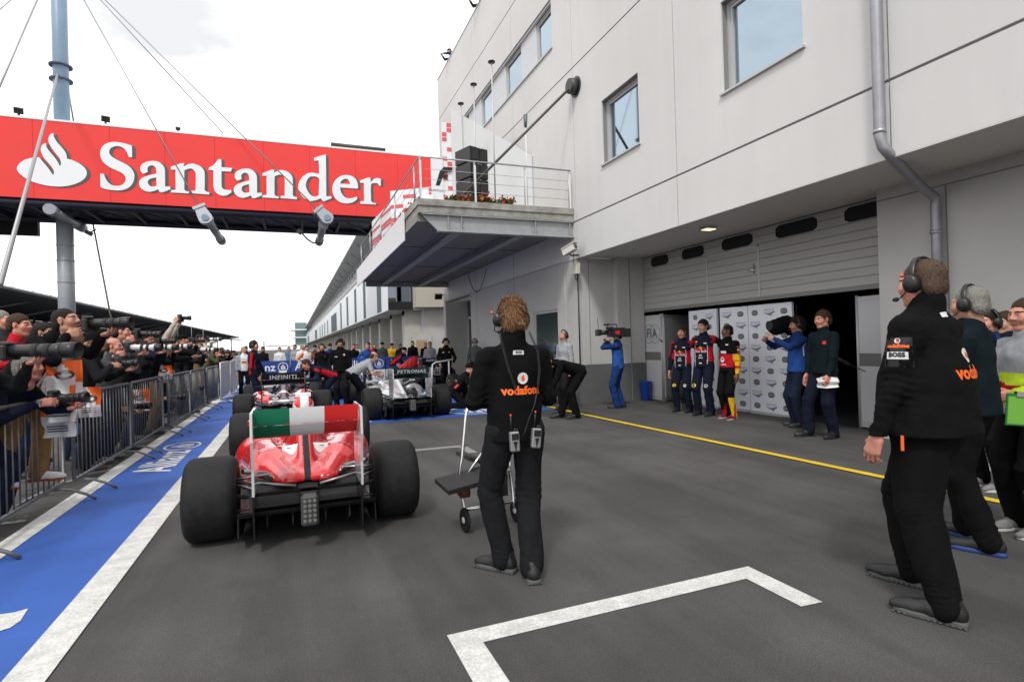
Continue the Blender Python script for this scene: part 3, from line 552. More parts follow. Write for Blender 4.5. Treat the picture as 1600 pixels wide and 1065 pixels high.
def shift(polys, a, b_):
    A, B_ = PY(*a, GY), PY(*b_, GY); k = 1.0
    return [[(p[0]+B_[0]-A[0], p[1]+B_[2]-A[2], *p[2:]) for p in q] for q in polys]
glyphs = [[gl], [gS], ga, shift([gn], (409.9, 308.7), (267, 300.9)), [gt], shift(ga, (266.4, 294), (409.2, 303.6)), [gn], gd_, ge, [gr]]
br = thing('footbridge', 'wide footbridge over the pit lane with a red banner along its side', 'bridge', (-3, GY, 8))
x0, x1 = -34., 12.; zb, zt_ = 8.58, 12.12
b = MB()
for i in range(22):      # banner cloth in lengths with slight billow
    xa, xb = x0+(x1-x0)*i/22, x0+(x1-x0)*(i+1)/22
b.mat(0).bb(x0, x1, GY, GY+.05, zb, zt_).mat(1).bb(x0, x1, GY-.02, GY+.07, zt_, zt_+.09)
for x in [PY(u, 260, GY)[0] for u in (52, 172, 258, 336, 412, 484, 555, 621)]: b.mat(2).bb(x-.012, x+.012, GY-.003, GY+.01, zb+.02, zt_)
at0(b.build('banner', [M['redb'], M['white'], mat('banner_seam', (.62, .02, .02), .8)]), br)
b = MB(); bs2 = MB()
for g in glyphs:
    V_, F_ = fill2d([smooth_poly(q) for q in g])
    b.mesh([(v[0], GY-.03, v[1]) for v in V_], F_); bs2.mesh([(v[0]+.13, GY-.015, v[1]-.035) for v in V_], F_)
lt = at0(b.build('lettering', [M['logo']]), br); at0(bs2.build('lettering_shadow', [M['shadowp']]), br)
b = MB()
for y in (GY+.3, GY+3.8): b.cyl((x0, y, zb-.15), (x1, y, zb-.15), .2, n=12)
b.bb(x0, x1, GY+.25, GY+3.85, zb-.05, zb+.05).bb(x0, x1, GY+3.9, GY+4, zb-.3, zt_-.6)
for i in range(24):
    xa = x0+i*1.92; b.bb(xa, xa+.14, GY+.3, GY+3.8, zb-.28, zb-.06).cyl((xa+.1, GY+.3, zb-.2), (xa+1.95, GY+3.8, zb-.2), .045, n=6)
at0(b.build('truss', [M['navy']]), br)
at0(MB().bb(x0, x1, GY+.06, GY+3.9, zt_-.15, zt_-.05).build('roof', [M['white']]), br)
b = MB()
for y, z in ((GY+.5, zt_+.16), (GY+.9, zt_+.05)): b.cyl((x0, y, z), (x1, y, z), .03, n=6)
for i in range(40): b.cyl((x0+i*1.15, GY+.5, zt_-.05), (x0+i*1.15, GY+.5, zt_+.16), .02, n=5)
at0(b.build('cable_tray', [M['steel']]), br)
def fl_(u, v, lab, s=.62):
    q = PY(u, v, GY+.5); t = thing('floodlight', lab, 'floodlight', tuple(q), .3, 'floodlights on top of the bridge'); R = Matrix.Rotation(.45, 3, 'X')
    MB().box((0, 0, 0), (.55*s, .2, .42*s), R).box((0, .12, 0), (.3*s, .12, .3*s), R).build('housing', [M['black']], t); MB().tube([(0, .05, -.1), (0, .1, -.4)], .05).bb(-.3, .3, -.1, .1, -.45, -.38).build('bracket', [M['steel']], t)
fl_(29, 173, 'black floodlight on the bridge left of the mast'); fl_(165, 186, 'black floodlight on the bridge right of the mast'); fl_(278, 201, 'small floodlight above the middle of the bridge banner', .35)
rw = thing('rolled_awning', 'rolled up dark awning lying on the bridge top near the building', 'awning', tuple(PY(560, 229, GY+.6)))
q0, q1 = PY(517, 226, GY+.5), PY(602, 235, GY+.5); o = MB().cyl(q0, q1, .12, n=12).build('roll', [mat('dark_bronze', (.06, .055, .045), .5, .3)]); at0(o, rw)
# mast
mx_, my_ = -10.15, GY+2.0
ms = thing('bridge_mast', 'tall blue grey steel mast carrying the bridge stays', 'mast', (mx_, my_, 0))
b = MB().mat(0).cyl((0, 0, zb+.1), (0, 0, 24), .33, .3, n=28).mat(1).cyl((0, 0, 0), (0, 0, zb+.1), .34, n=28)
for z in (5.0, 6.05, 6.8): b.cyl((0, 0, z), (0, 0, z+.035), .36, n=28)
b.build('column', [M['polebl'], M['poleg']], ms)
b = MB()
for v in (105, 127): z = PY(96, v, my_)[2]; b.cyl((0, 0, z), (0, 0, z+.07), .47, n=28)
b.cyl((0, 0, 20.9), (0, 0, 21.2), .42, n=20)
b.build('collar', [mat('collar_blue', (.08, .11, .16), .5, .2)], ms)
def tubeY(lab, x, z, ya, yb, cl=True, parent=None, r=.22):
    t = thing('outrigger', lab, 'bridge outrigger', (x, ya, z), group='outrigger tubes under the bridge')
    b = MB().cyl((0, 0, 0), (0, .5, 0), r*1.1, n=20).cyl((0, .5, 0), (0, yb-ya-.8, 0), r*.85, n=20).cyl((0, yb-ya-.8, 0), (0, yb-ya, 0), r*1.05, n=20); b.build('tube', [M['poleg']], t)
    return t
tubeY('outrigger tube carrying the left stay fork below the banner', -3.62, 7.72, 29.5, 35.4); tubeY('outrigger tube carrying the right stay fork below the banner', 1.58, 7.75, 29.5, 34.8)
tubeY('short cross tube through the mast under the bridge', -9.9, 8.0, 30.4, 34.6, False, r=.22)
top = Vector((mx_, my_, 21.0))
def clevis(lab, foot, toward):
    d = (Vector(toward)-Vector(foot)).normalized(); q = Vector(foot); t = thing('stay_fork', lab, 'cable fork', tuple(q), group='cable forks of the bridge stays')
    side = d.cross(Vector((0, 1, 0))).normalized(); nn = Vector((0, -1, 0)); b = MB()
    for e in (-.28, .12):
        o_ = nn*(-e)*0+Vector((0, e, 0)); pts = []
        for a in np.linspace(-pi/2, pi/2, 9): pts.append(o_-d*.28*cos(a)+side*.30*sin(a))
        pts += [o_+d*.55+side*.24, o_+d*.55+side*.10, o_+d*.2+side*.10, o_+d*.2-side*.10, o_+d*.55-side*.10, o_+d*.55-side*.24]
        pts = [o_+d*.55-side*.22]+[o_+d*.0-side*.30]+[o_-d*.28*cos(a)+side*.30*sin(a) for a in np.linspace(-pi/2+.2, pi/2-.2, 9)]+[o_+d*.0+side*.30, o_+d*.55+side*.22]
        b.prism([tuple(p) for p in pts], (0, .09, 0))
    b.build('fork_plate', [M['poleg']], t)
    b = MB().cyl((0, -.36, 0), (0, .24, 0), .15, n=16); b.build('pin', [M['polebl']], t)
    R = Matrix((side, Vector((0, 1, 0)), d)).transposed(); b = MB().box(tuple(d*.62+Vector((0, -.03, 0))), (.56, .58, .14), R).cyl(d*.25+Vector((0, -.03, 0)), d*.75+Vector((0, -.03, 0)), .07, n=8); b.build('cross_head', [M['poleg']], t)
    return q+d*.62
f1 = PY(322, 342, 29.2); f2 = PY(511, 342, 29.2)
e1 = clevis('grey cable fork hanging in front of the letter n on the banner', f1, top); e2 = clevis('grey cable fork hanging in front of the letter d on the banner', f2, top)
def stay(lab, a, b_, r=.028, n=6):
    t = thing('stay_cable', lab, 'cable', tuple(Vector(a)), group='stay cables of the bridge'); MB().cyl((0, 0, 0), tuple(Vector(b_)-Vector(a)), r, n=n).build('cable', [M['cable']], t); return t
stay('stay cable running down to the left cable fork', top, e1); stay('stay cable running down to the right cable fork', top, e2)
stay('thin stay cable ending behind the top edge of the banner', top, PY(349, 209, GY+3.5))
stay('thin stay cable on the left reaching the sky from the mast', PY(60, -4, 26), PY(-3, 141, 22), .03); stay('thin pair of stay cables in the top left corner', PY(22, -4, 26), PY(-8, 22, 24), .02)
cl = PY(90, 116, my_-.4); stay('thick pale stay rod crossing the banner left of the flame logo', cl, PY(0, 446, 13), .045, 10)
stay('short brace from the mast collar down behind the banner', PY(107, 143, my_+.3), PY(116, 196, my_+2.5), .04)
# thin drop pole with a lamp below the bridge
dpn = thing('drop_pole', 'thin slanting pole with a small spotlight hanging right of the mast under the bridge', 'pole', (0, 0, 0))
a, c2_ = PY(145, 348, 33), PY(175, 505, 26); dpn.location = tuple(a); MB().cyl((0, 0, 0), tuple(Vector(c2_)-Vector(a)), .035, n=6).build('pole', [mat('dark_bronze', (.06, .055, .045), .5, .3)], dpn)
q = Vector(PY(139, 364, 33))-Vector(a); MB().box(tuple(q), (.28, .2, .2), Matrix.Rotation(.5, 3, 'Y')).cyl(q, q+Vector((.3, 0, .2)), .03, n=6).build('spotlight', [M['black']], dpn)
q = PY(468, 362, 29.6); sp = thing('spotlight', 'small dark spotlight bracket beside the right outrigger tube', 'spotlight', tuple(q)); MB().box((0, 0, 0), (.25, .2, .22), Matrix.Rotation(.6, 3, 'Y')).tube([(.1, 0, -.05), (.35, 0, -.35), (.6, .1, -.5), (.95, .2, -.5)], .04).build('bracket', [M['black']], sp)
q = PY(0, 352, GY+4.3); tb = thing('dark_box_sign', 'black box hanging under the left end of the bridge', 'sign box', tuple(q)); MB().bb(-2, 1.55, -.1, .2, -.45, .5).bb(-2, 1.5, .2, .3, -.4, .45).build('box', [M['blackm']], tb)

# ------------------------------------------------------------------ far pit building
FBX = 4.85
far = thing('garage_block', 'long white pit building with a thin canopy roof beyond the balcony', 'building', (FBX, 30, 0))
Y0, Y1, sz0, sz1, rz_ = 30.5, 330., 3.45, 6.6, 9.9
b = MB()
b.mat(0).bb(FBX, 30, Y0, Y1, sz0, sz1).mat(1).bb(FBX-.05, 30, Y0, Y1, sz1, sz1+.25)
b.mat(0).bb(FBX+1.6, 30, Y0, Y1, sz1+.25, rz_-.4)
b.mat(1).bb(FBX+1.85, 30, Y0-.2, Y1, 0, 3.44)
at0(b.build('wall', [mat('white_cladding', (.74, .76, .78), .35, var=.03, vs=.5), M['wallg'], mat('cream_wall', (.47, .44, .38), .8)]), far)
b = MB().mat(0)
b.prism([(FBX-.25, 41, rz_), (FBX+5, 41, rz_+1.2), (FBX+5, 41, rz_+.95), (FBX-.25, 41, rz_-.12)], (0, Y1-41, 0))
at0(b.build('roof', [mat('roof_grey', (.30, .31, .31), .5), ]), far)
b = MB()
for i in range(60): b.cyl((FBX+.2, 42+i*5, rz_-.0), (FBX+1.6, 42+i*5, rz_-1.1), .04, n=5)
at0(b.build('roof_strut', [M['steeld']]), far)
# tall glass strips as windows of the white storey
def fwin(y0, y1, z0, z1):
    w = at0(MB().bb(FBX-.012, FBX+.02, y0, y1, z0, z1).build('window', [mat('green_dark_glass', (.03, .07, .075), .5, spec=.2)]), far); return w
for u0, u1 in ((589.5, 596), (554, 557), (541.5, 544), (568, 571.5), (531.5, 533.5)):
    y0, y1 = PX(u1, 480, FBX)[1], PX(u0, 480, FBX)[1]; fwin(y0, y1, sz0+.08, sz1-.35)
y0, y1 = PX(526, 500, FBX)[1], PX(517.5, 500, FBX)[1]; fwin(y0, y1, sz0+.08, sz1-.9)
for u0, u1 in ((511.5, 512.6), (507, 508), (503, 504), (499.5, 500.4), (492, 495), (481, 482.5)):
    y0, y1 = PX(u1, 510, FBX)[1], PX(u0, 510, FBX)[1]; fwin(y0, y1, sz0+.1, sz1-1)
# corner window at the near end of the white storey
xa, xb = PY(619.5, 470, Y0)[0], PY(642.5, 470, Y0)[0]
w = at0(MB().bb(FBX-.02, xb, Y0-.03, Y0-.001, sz0+.46, 6.2).build('window', [M['glass']]), far)
at0(MB().bb(FBX-.02, xb, Y0-.03, Y0-.001, sz0, sz0+.45).bb(xb, xb+.08, Y0-.035, Y0, sz0, 6.3).build('dark_spandrel', [M['blackm']]), far)
at0(MB().bb(xb+.08, FBX+3.2, Y0-.9, Y0-.04, sz0+.1, 6.4).build('end_wall', [mat('cream_wall', (.47, .44, .38), .8)]), far)
# columns and shutters
cw = mat('column_concrete', (.48, .47, .43), .8, var=.08, vs=3)
ysc = [31.0]+[35.2+i*5.2 for i in range(44)]
for i, y in enumerate(ysc[:40]):
    at0(MB().bb(FBX+.95, FBX+1.85, y, y+.9, 0, 3.44).bb(FBX+.95, FBX+1.85, y+.01, y+.89, 3.2, 3.44).build('column', [cw]), far)
for i, y in enumerate(ysc[:26]):
    y0, y1 = y+.9, (ysc[i+1] if i+1 < len(ysc) else y+5)
    b = MB(); z0 = 1.75 if i % 3 == 0 else .1
    for k in range(8):
        za = z0+(3.4-z0)*k/8; b.bb(FBX+1.74, FBX+1.8, y0, y1, za+.008, za+(3.4-z0)/8-.008)
    sh = at0(b.build('shutter', [M['shutter']]), far)
    b = MB()
    for k in range(5): q = y0+(y1-y0)*(.1+.18*k); b.bb(FBX+1.72, FBX+1.739, q, q+(y1-y0)*.11, 2.75, 2.98)
    o = b.build('pane', [mat('pale_pane', (.45, .5, .55), .2)]); o.parent = sh
    if i % 3 == 0: at0(MB().bb(FBX+1.80, FBX+1.84, y0, y1, 0, 1.75).build('opening', [M['dark']]), far)  # shade inside the bay painted as a near-black sheet on the solid wall
# gallery railing with red lettered hoarding
b = MB()
for i in range(60): b.bb(FBX+.02, FBX+.06, 31+i*2.2, 31.05+i*2.2, sz1+.25, sz1+1.3)
b.cyl((FBX+.04, 31, sz1+1.3), (FBX+.04, 165, sz1+1.3), .025, n=5).cyl((FBX+.04, 31, sz1+.8), (FBX+.04, 165, sz1+.8), .015, n=5)
at0(b.build('railing', [M['steel']]), far)
V_, F_ = text2d('HAUPTTRIBUENE', 1.0); b = MB()
# planter and small standing frames along the gallery: dark seats read as a strip of people and equipment
gp = thing('control_tower', 'distant white control tower with glass decks at the far end of the pit building', 'tower', (2.6, 230, 0))
b = MB()
for k in range(3): b.mat(0).bb(-2.2-k*.5, 2.5, 0, 14, 2.6+k*3.0, 3.1+k*3.0).mat(1).bb(-1.8, 2.5, 1, 13, 3.1+k*3.0, 5.6+k*3.0)
b.mat(0).cyl((-2.4, 0, 0), (-2.4, 0, 9), .12, n=6)
b.build('tower_deck', [M['white'], mat('teal_glass', (.16, .24, .24), .15, .4)], gp)
# ------------------------------------------------------------------ grandstand on the left
gs = thing('grandstand', 'long grandstand with a dark sweeping roof behind the photographers', 'grandstand', (-60, 120, 0))
b = MB(); GX, GZ = -45., 13.3
sec = [(GX, GZ), (GX+.2, GZ-.35), (GX-1, GZ-.75), (GX-34, GZ-.1), (GX-36, GZ+.9), (GX-14, GZ+1.2)]
b.mat(0).loft([[(x, y, z) for x, z in sec] for y in (60, 250, 560)]); b.mat(1).bb(GX-.2, GX+.25, 60, 560, GZ-.05, GZ+.22)
at0(b.build('roof', [mat('charcoal_roof', (.045, .047, .05), .7, var=.15, vs=.3), mat('roof_rim', (.32, .34, .36), .5)]), gs)
for i in range(26): y = 66+i*19; at0(MB().cyl((GX-24, y, 0), (GX-24, y, GZ-.4), .35, n=8).cyl((GX-24, y, GZ-5), (GX-5, y, GZ-.6), .2, n=6).build('roof_column', [mat('stand_steel', (.2, .21, .22), .5)]), gs)
b = MB()
for k in range(16): b.mat(k % 2).bb(GX-8-k*1.6, GX-9.6-k*1.6, 60, 560, 0, 1.6+k*.5)
b.mat(2).bb(GX-36, GX-35, 60, 560, 0, GZ)
at0(b.build('seating_tier', [mat('seat_grey', (.30, .33, .36), .7, var=.4, vs=1.3), mat('seat_tier_dark', (.12, .14, .16), .8, var=.4, vs=1.1), mat('stand_back', (.30, .33, .34), .7)]), gs)
b = MB()
for i in range(60): y = 62+i*8.3; b.bb(GX+.2, GX+.5, y, y+.5, GZ+.1, GZ+.5)
at0(b.build('roof_lamp', [M['white']]), gs)
g2 = thing('grandstand', 'smaller far grandstand roof on thin posts beyond the long grandstand', 'grandstand', (-40, 600, 0))
b = MB().mat(0).prism([(-62, 0, 13), (-28, 0, 15.5), (-8, 0, 12.0), (-28, 0, 13.5)], (0, 60, 0)).mat(1)
for x in (-52, -40, -28, -16): b.cyl((x, 5, 0), (x, 5, 13), .6, n=6)
b.build('roof', [mat('charcoal_roof', (.045, .047, .05), .7), M['steeld']], g2)
g3 = thing('canopy_roof', 'distant thin canopy roof low over the end of the pit lane', 'canopy', tuple(PY(430, 541, 170)))
MB().prism([(-5, 0, -.2), (-1, 0, .4), (9, 0, .1), (9, 0, -.1), (-1, 0, .1)], (0, 6, 0)).cyl((-3, 2, -9), (-3, 2, 1.5), .25, n=6).cyl((5, 2, -9), (5, 2, 0), .15, n=6).build('roof', [M['steeld']], g3)
ga_ = thing('gantry_arch', 'distant curved steel gantry against the sky above the grandstand', 'gantry', tuple(PY(305, 510, 260)))
b = MB().tube([(-7+t*14, 0, 3.4-(t-.3)**2*7) for t in np.linspace(0, 1, 9)], .12, n=5).tube([(-6+t*12, 0, 1.9-(t-.3)**2*8) for t in np.linspace(0, 1, 9)], .09, n=5)
for t in (.05, .4, .7): b.cyl((-7+t*14, 0, 3.3-(t-.3)**2*7), (-7+t*14, 0, -10), .1, n=5)
b.build('arch', [M['steeld']], ga_)
# ------------------------------------------------------------------ board across the lane
def adboard(lab, x0, x1, y, txt, mi=0):
    t = thing('advertising_board', lab, 'advertising board', ((x0+x1)/2, y, 0), group='blue and white boards across the lane'); w = (x1-x0)/2
    MB().mat(0).bb(-w, w, 0, .06, .52, 1.04).mat(1).bb(-w, w, 0, .06, .0, .519).build('board', [mat('ad_blue', (.012, .05, .26), .5), mat('ad_white', (.72, .74, .78), .5)], t)
    b = MB().mat(0); V_, F_ = text2d(txt, .44, bold=.006); k = min(1., (2*w-.62)/(V_[:, 0].max()-V_[:, 0].min())); b.mesh(*on_plane((V_*[k, 1, 1], F_), (-.2, -.006, .77), (1, 0, 0), (0, 0, 1)))
    b.mesh(*on_plane(eagle(.19), (w-.26, -.006, .78), (1, 0, 0), (0, 0, 1))); b.mat(1)
    b.mesh(*on_plane((V_*[k, 1, 1], F_), (-.2, -.006, .26), (1, 0, 0), (0, 0, 1))).mesh(*on_plane(eagle(.19), (w-.26, -.006, .26), (1, 0, 0), (0, 0, 1)))
    b.build('lettering', [M['logo'], mat('ad_blue', (.012, .05, .26), .5)], t)
xs_ = [-2.0, -.1, 1.8, 3.7, 5.3, 7.2]
labs = ['blue and white board leftmost across the lane, behind the white shirted man', 'blue and white board second from the left, behind the orange sleeved man', 'blue and white board third from the left, behind the man in black with arms down', 'blue and white board behind the stooping man in the blue shirt', 'blue and white board partly behind the red cloth', ]
for i in range(5): adboard(labs[i], xs_[i], xs_[i+1]-.04, 24.3, 'Allianz')
# ------------------------------------------------------------------ crowd barriers
def barrier_mesh(x=0.):
    fr, br_, ft = MB(), MB(), (MB(), MB()); L, h = 2.2, 1.08
    fr.tube([(0, .03, .18), (0, .03, h-.06), (0, .05, h-.015), (0, .10, h), (0, L-.10, h), (0, L-.05, h-.015), (0, L-.03, h-.06), (0, L-.03, .18), (0, .03, .18)], .019, n=8)
    for i in range(1, 17): y = .03+(L-.06)*i/17; br_.cyl((0, y, .18), (0, y, h), .0075, n=6)
    for ft_, y in zip(ft, (.22, L-.22)): ft_.tube([(-.33, y, .012), (-.25, y, .07), (-.12, y, .13), (0, y, .15), (.12, y, .13), (.25, y, .07), (.33, y, .012)], .016, n=6).cyl((0, y, .13), (0, y, .2), .02, n=6)
    return fr, br_, ft
gm = mat('barrier_galvanised', (.17, .175, .18), .48, .6, var=.2, vs=20)
fr, br_, ft = barrier_mesh()
b0 = thing('crowd_barrier', 'x', 'barrier', (0, 0, 0), group='steel crowd barriers holding back the photographers')
parts = [fr.build('frame', [gm], b0), br_.build('bars', [gm], b0), ft[0].build('foot', [gm], b0), ft[1].build('foot', [gm], b0)]
bl_ = ['steel crowd barrier nearest the camera at the left picture edge', 'steel crowd barrier with white trainers stood on its bottom rail', 'steel crowd barrier with orange and white bibs hanging behind it', 'steel crowd barrier fourth from the camera, beside the lettering on the blue paint', 'steel crowd barrier fifth from the camera, jeans leaning through it', 'steel crowd barrier sixth from the camera along the blue paint', 'steel crowd barrier last before the white meshed ones']
ybar = [2.75, 4.97, 7.19, 9.41, 11.63, 13.85, 16.07]
for i, y in enumerate(ybar):
    if i == 0: t = b0
    else:
        t = b0.copy(); COL.objects.link(t)
        for p_ in parts: c = p_.copy(); COL.objects.link(c); c.parent = t
    t['label'] = bl_[i]; t.location = (-2.27+.035*i+random.uniform(-.015, .015), y, 0); t.rotation_euler = (0, 0, -.008*(-1)**i)
for i, y in enumerate((18.3, 20.55)):
    t = thing('meshed_barrier', ['white meshed barrier panel nearest the steel barriers', 'white meshed barrier panel beside the man in the white shirt'][i], 'barrier', (-2.0+.05*i, y, 0), group='white meshed barrier panels')
    b = MB().tube([(0, 0, .08), (0, 0, 1.15), (0, 2.2, 1.15), (0, 2.2, .08), (0, 0, .08)], .02, n=8); b.build('frame', [M['white']], t)
    b = MB()
    for k in range(1, 30): b.cyl((0, 2.2*k/30, .08), (0, 2.2*k/30, 1.15), .006, n=4)
    for k in range(1, 12): b.cyl((0, 0, .08+1.07*k/12), (0, 2.2, .08+1.07*k/12), .004, n=4)
    b.bb(.01, .016, .03, 2.17, .15, 1.1); b.build('mesh_infill', [mat('pale_mesh', (.42, .43, .45), .5)], t)
    MB().bb(-.3, .5, .2, .25, .0, .04).build('foot', [M['white']], t); MB().bb(-.3, .5, 1.9, 1.95, 0, .04).build('foot', [M['white']], t)
# ================================================================== implicit-surface modeller
def v3(*a): return np.array(a[0] if len(a) == 1 else a, float)
def nrm(v): v = np.asarray(v, float); return v/(np.linalg.norm(v)+1e-9)
class Blob:
    """smooth union of tapered capsules; each: a, b, ra, rb, k, squash axis, squash factor, op"""
    def __init__(s, k=.03): s.P = []; s.k = k
    def c(s, a, b, ra, rb=None, k=None, ax=None, sq=1., op=0, tag=0):
        s.P.append((v3(a), v3(b), ra, ra if rb is None else rb, s.k if k is None else k, None if ax is None else nrm(ax), sq, op, tag)); return s
    def e(s, c, r, k=None, op=0, tag=0, R=None):      # ellipsoid
        s.P.append((v3(c), v3(r), 0, 0, s.k if k is None else k, None if R is None else np.array(R), -1, op, tag)); return s
    @staticmethod
    def d(p, X):
        a, b, ra, rb, k, ax, sq, op, tg = p
        if sq == -1:
            q = X-a
            if ax is not None: q = q @ ax
            q = q/b; l = np.sqrt((q*q).sum(-1)); return (l-1)*float(np.min(b))*.5+(l-1)*float(np.max(b))*.2*0+(l-1)*float(np.min(b))*.5
        q = X-a; ba = b-a
        if ax is not None: q = q+(q@ax)[..., None]*ax*(1/sq-1); ba = ba+ax*(ba@ax)*(1/sq-1)
        L = ba@ba; t = np.clip((q@ba)/L, 0, 1) if L > 1e-12 else np.zeros(q.shape[:-1])
        q = q-t[..., None]*ba; return np.sqrt((q*q).sum(-1))-(ra+(rb-ra)*t)
    def bounds(s):
        lo = np.full(3, 9e9); hi = -lo
        for a, b, ra, rb, k, ax, sq, op, tg in s.P:
            if op: continue
            if sq == -1: r = max(b); lo = np.minimum(lo, a-r); hi = np.maximum(hi, a+r)
            else: r = max(ra, rb); lo = np.minimum(lo, np.minimum(a, b)-r); hi = np.maximum(hi, np.maximum(a, b)+r)
        return lo, hi
    def grid(s, h, disp=None, cut=None):
        lo, hi = s.bounds(); lo = lo-2.5*h-.01; hi = hi+2.5*h+.01; n = np.ceil((hi-lo)/h).astype(int)+1
        f = np.full(n, 1., np.float32); ax = [lo[i]+h*np.arange(n[i]) for i in range(3)]
        for p in s.P:
            a, b, ra, rb, k, sa, sq, op, tg = p
            if sq == -1: r = max(b); l0, h0 = a-r, a+r
            else: r = max(ra, rb); l0, h0 = np.minimum(a, b)-r, np.maximum(a, b)+r
            m = k+2.2*h; i0 = np.clip(((l0-m-lo)/h).astype(int), 0, n); i1 = np.clip(((h0+m-lo)/h).astype(int)+2, 0, n)
            if (i1 <= i0).any(): continue
            sl = tuple(slice(i0[i], i1[i]) for i in range(3)); X = np.stack(np.meshgrid(*[ax[i][sl[i]] for i in range(3)], indexing='ij'), -1)
            d = s.d(p, X).astype(np.float32); g = f[sl]
            if op == 0: e = np.maximum(k-np.abs(g-d), 0)/max(k, 1e-6); f[sl] = np.minimum(g, d)-e*e*k*.25
            else: d = -d; e = np.maximum(k-np.abs(g-d), 0)/max(k, 1e-6); f[sl] = np.maximum(g, d)+e*e*k*.25
        if disp is not None or cut is not None:
            m = f < .06; I = np.argwhere(m); X = lo+I*h; fv = f[m]
            if disp is not None: fv = fv+disp(X)
            if cut is not None: fv = np.maximum(fv, cut(X))
            f[m] = fv
        return f, lo
    def mesh(s, h, disp=None, cut=None, relax=1):
        f, lo = s.grid(h, disp, cut); V, Q = snet(f); V = V*h+lo
        for _ in range(relax): V = lap(V, Q)
        return V, Q
    def nearest(s, X):
        D = np.stack([s.d(p, X) if p[7] == 0 else np.full(len(X), 9.) for p in s.P], -1); return np.array([p[8] for p in s.P])[np.argmin(D, -1)]
def snet(f):
    n = np.array(f.shape); nc = n-1; sg = f < 0; st = np.array([nc[1]*nc[2], nc[2], 1]); N = int(nc.prod())
    acc = np.zeros((N, 3)); cnt = np.zeros(N); E = []
    for ax in range(3):
        s0 = [slice(None)]*3; s1 = [slice(None)]*3; s0[ax] = slice(0, -1); s1[ax] = slice(1, None)
        A, B_ = f[tuple(s0)], f[tuple(s1)]; c = sg[tuple(s0)] != sg[tuple(s1)]; I = np.argwhere(c); a_, b_ = A[c], B_[c]
        t = a_/(a_-b_); P = I.astype(float); P[:, ax] += t; u, w = (ax+1) % 3, (ax+2) % 3
        for du in (0, -1):
            for dw in (0, -1):
                J = I.copy(); J[:, u] += du; J[:, w] += dw; ok = (J >= 0).all(1) & (J < nc).all(1); lin = J[ok]@st
                for k in range(3): acc[:, k] += np.bincount(lin, P[ok, k], N)
                cnt += np.bincount(lin, minlength=N)
        ok = (I[:, u] > 0) & (I[:, w] > 0) & (I[:, u] < nc[u]) & (I[:, w] < nc[w]); E.append((ax, u, w, I[ok], a_[ok] < 0))
    us = np.flatnonzero(cnt); mp_ = np.full(N, -1, np.int64); mp_[us] = np.arange(len(us)); V = acc[us]/cnt[us, None]; Q = []
    for ax, u, w, I, neg in E:
        eu = np.zeros(3, int); ew = np.zeros(3, int); eu[u] = 1; ew[w] = 1
        a = mp_[(I-eu-ew)@st]; b_ = mp_[(I-ew)@st]; c = mp_[I@st]; d = mp_[(I-eu)@st]; q = np.stack([a, b_, c, d], 1); q[~neg] = q[~neg][:, ::-1]; Q.append(q)
    return V, np.concatenate(Q)
def lap(V, Q, w=.5):
    n = len(V); a = np.concatenate([Q[:, i] for i in range(4)]); b_ = np.concatenate([Q[:, (i+1) % 4] for i in range(4)]); c = np.bincount(a, minlength=n)+np.bincount(b_, minlength=n)
    S_ = np.stack([np.bincount(a, V[b_, k], n)+np.bincount(b_, V[a, k], n) for k in range(3)], 1)/np.maximum(c, 1)[:, None]; return V*(1-w)+S_*w
def fcent(V, Q): return V[Q].mean(1)
def merge(parts):      # [(V,Q,mi)]
    V = []; Q = []; mi = []; n = 0
    for v, q, m in parts: V.append(v); Q.append(np.asarray(q)+n); mi.append(np.broadcast_to(np.asarray(m), (len(q),))); n += len(v)
    return np.concatenate(V), np.concatenate(Q), np.concatenate(mi)
def frame(u, w):       # columns x,y,z with y=u (forward), z close to w
    y = nrm(u); x = nrm(np.cross(y, w)); z = np.cross(x, y); return np.stack([x, y, z], 1)
def wob(seed, freq=18., amp=.006, dirs=5):
    r = np.random.default_rng(seed); D = r.normal(size=(dirs, 3)); D /= np.linalg.norm(D, axis=1)[:, None]; D2 = r.normal(size=(dirs, 3)); ph = r.uniform(0, 6.28, (dirs, 2)); fr_ = freq*r.uniform(.6, 1.7, dirs)
    def f(X):
        o = 0
        for i in range(dirs): s_ = np.sin(X@D[i]*fr_[i]+1.6*np.sin(X@D2[i]*fr_[i]*.35+ph[i, 1])+ph[i, 0]); o = o+(1-np.abs(s_))*2-.75
        return o*amp/dirs*1.6
    return f
def folder(seed, joints, amp):
    w0 = wob(seed, 15, .0075*amp); r = np.random.default_rng(seed); ph = r.uniform(0, 6.28, len(joints)); tl = r.normal(size=(len(joints), 3))*.35
    def f(X):
        o = w0(X)
        for (c, d, rad, a), p, t_ in zip(joints, ph, tl):
            q = X-c; e = np.exp(-(q*q).sum(-1)/(rad*rad)/1.6); s_ = np.sin(q@(d+t_)*78+1.3*np.sin(q@(np.roll(d, 1)+t_)*24+p)+p); o = o-e*a*amp*.0075*(1-2*np.abs(s_))
        return o
    return f
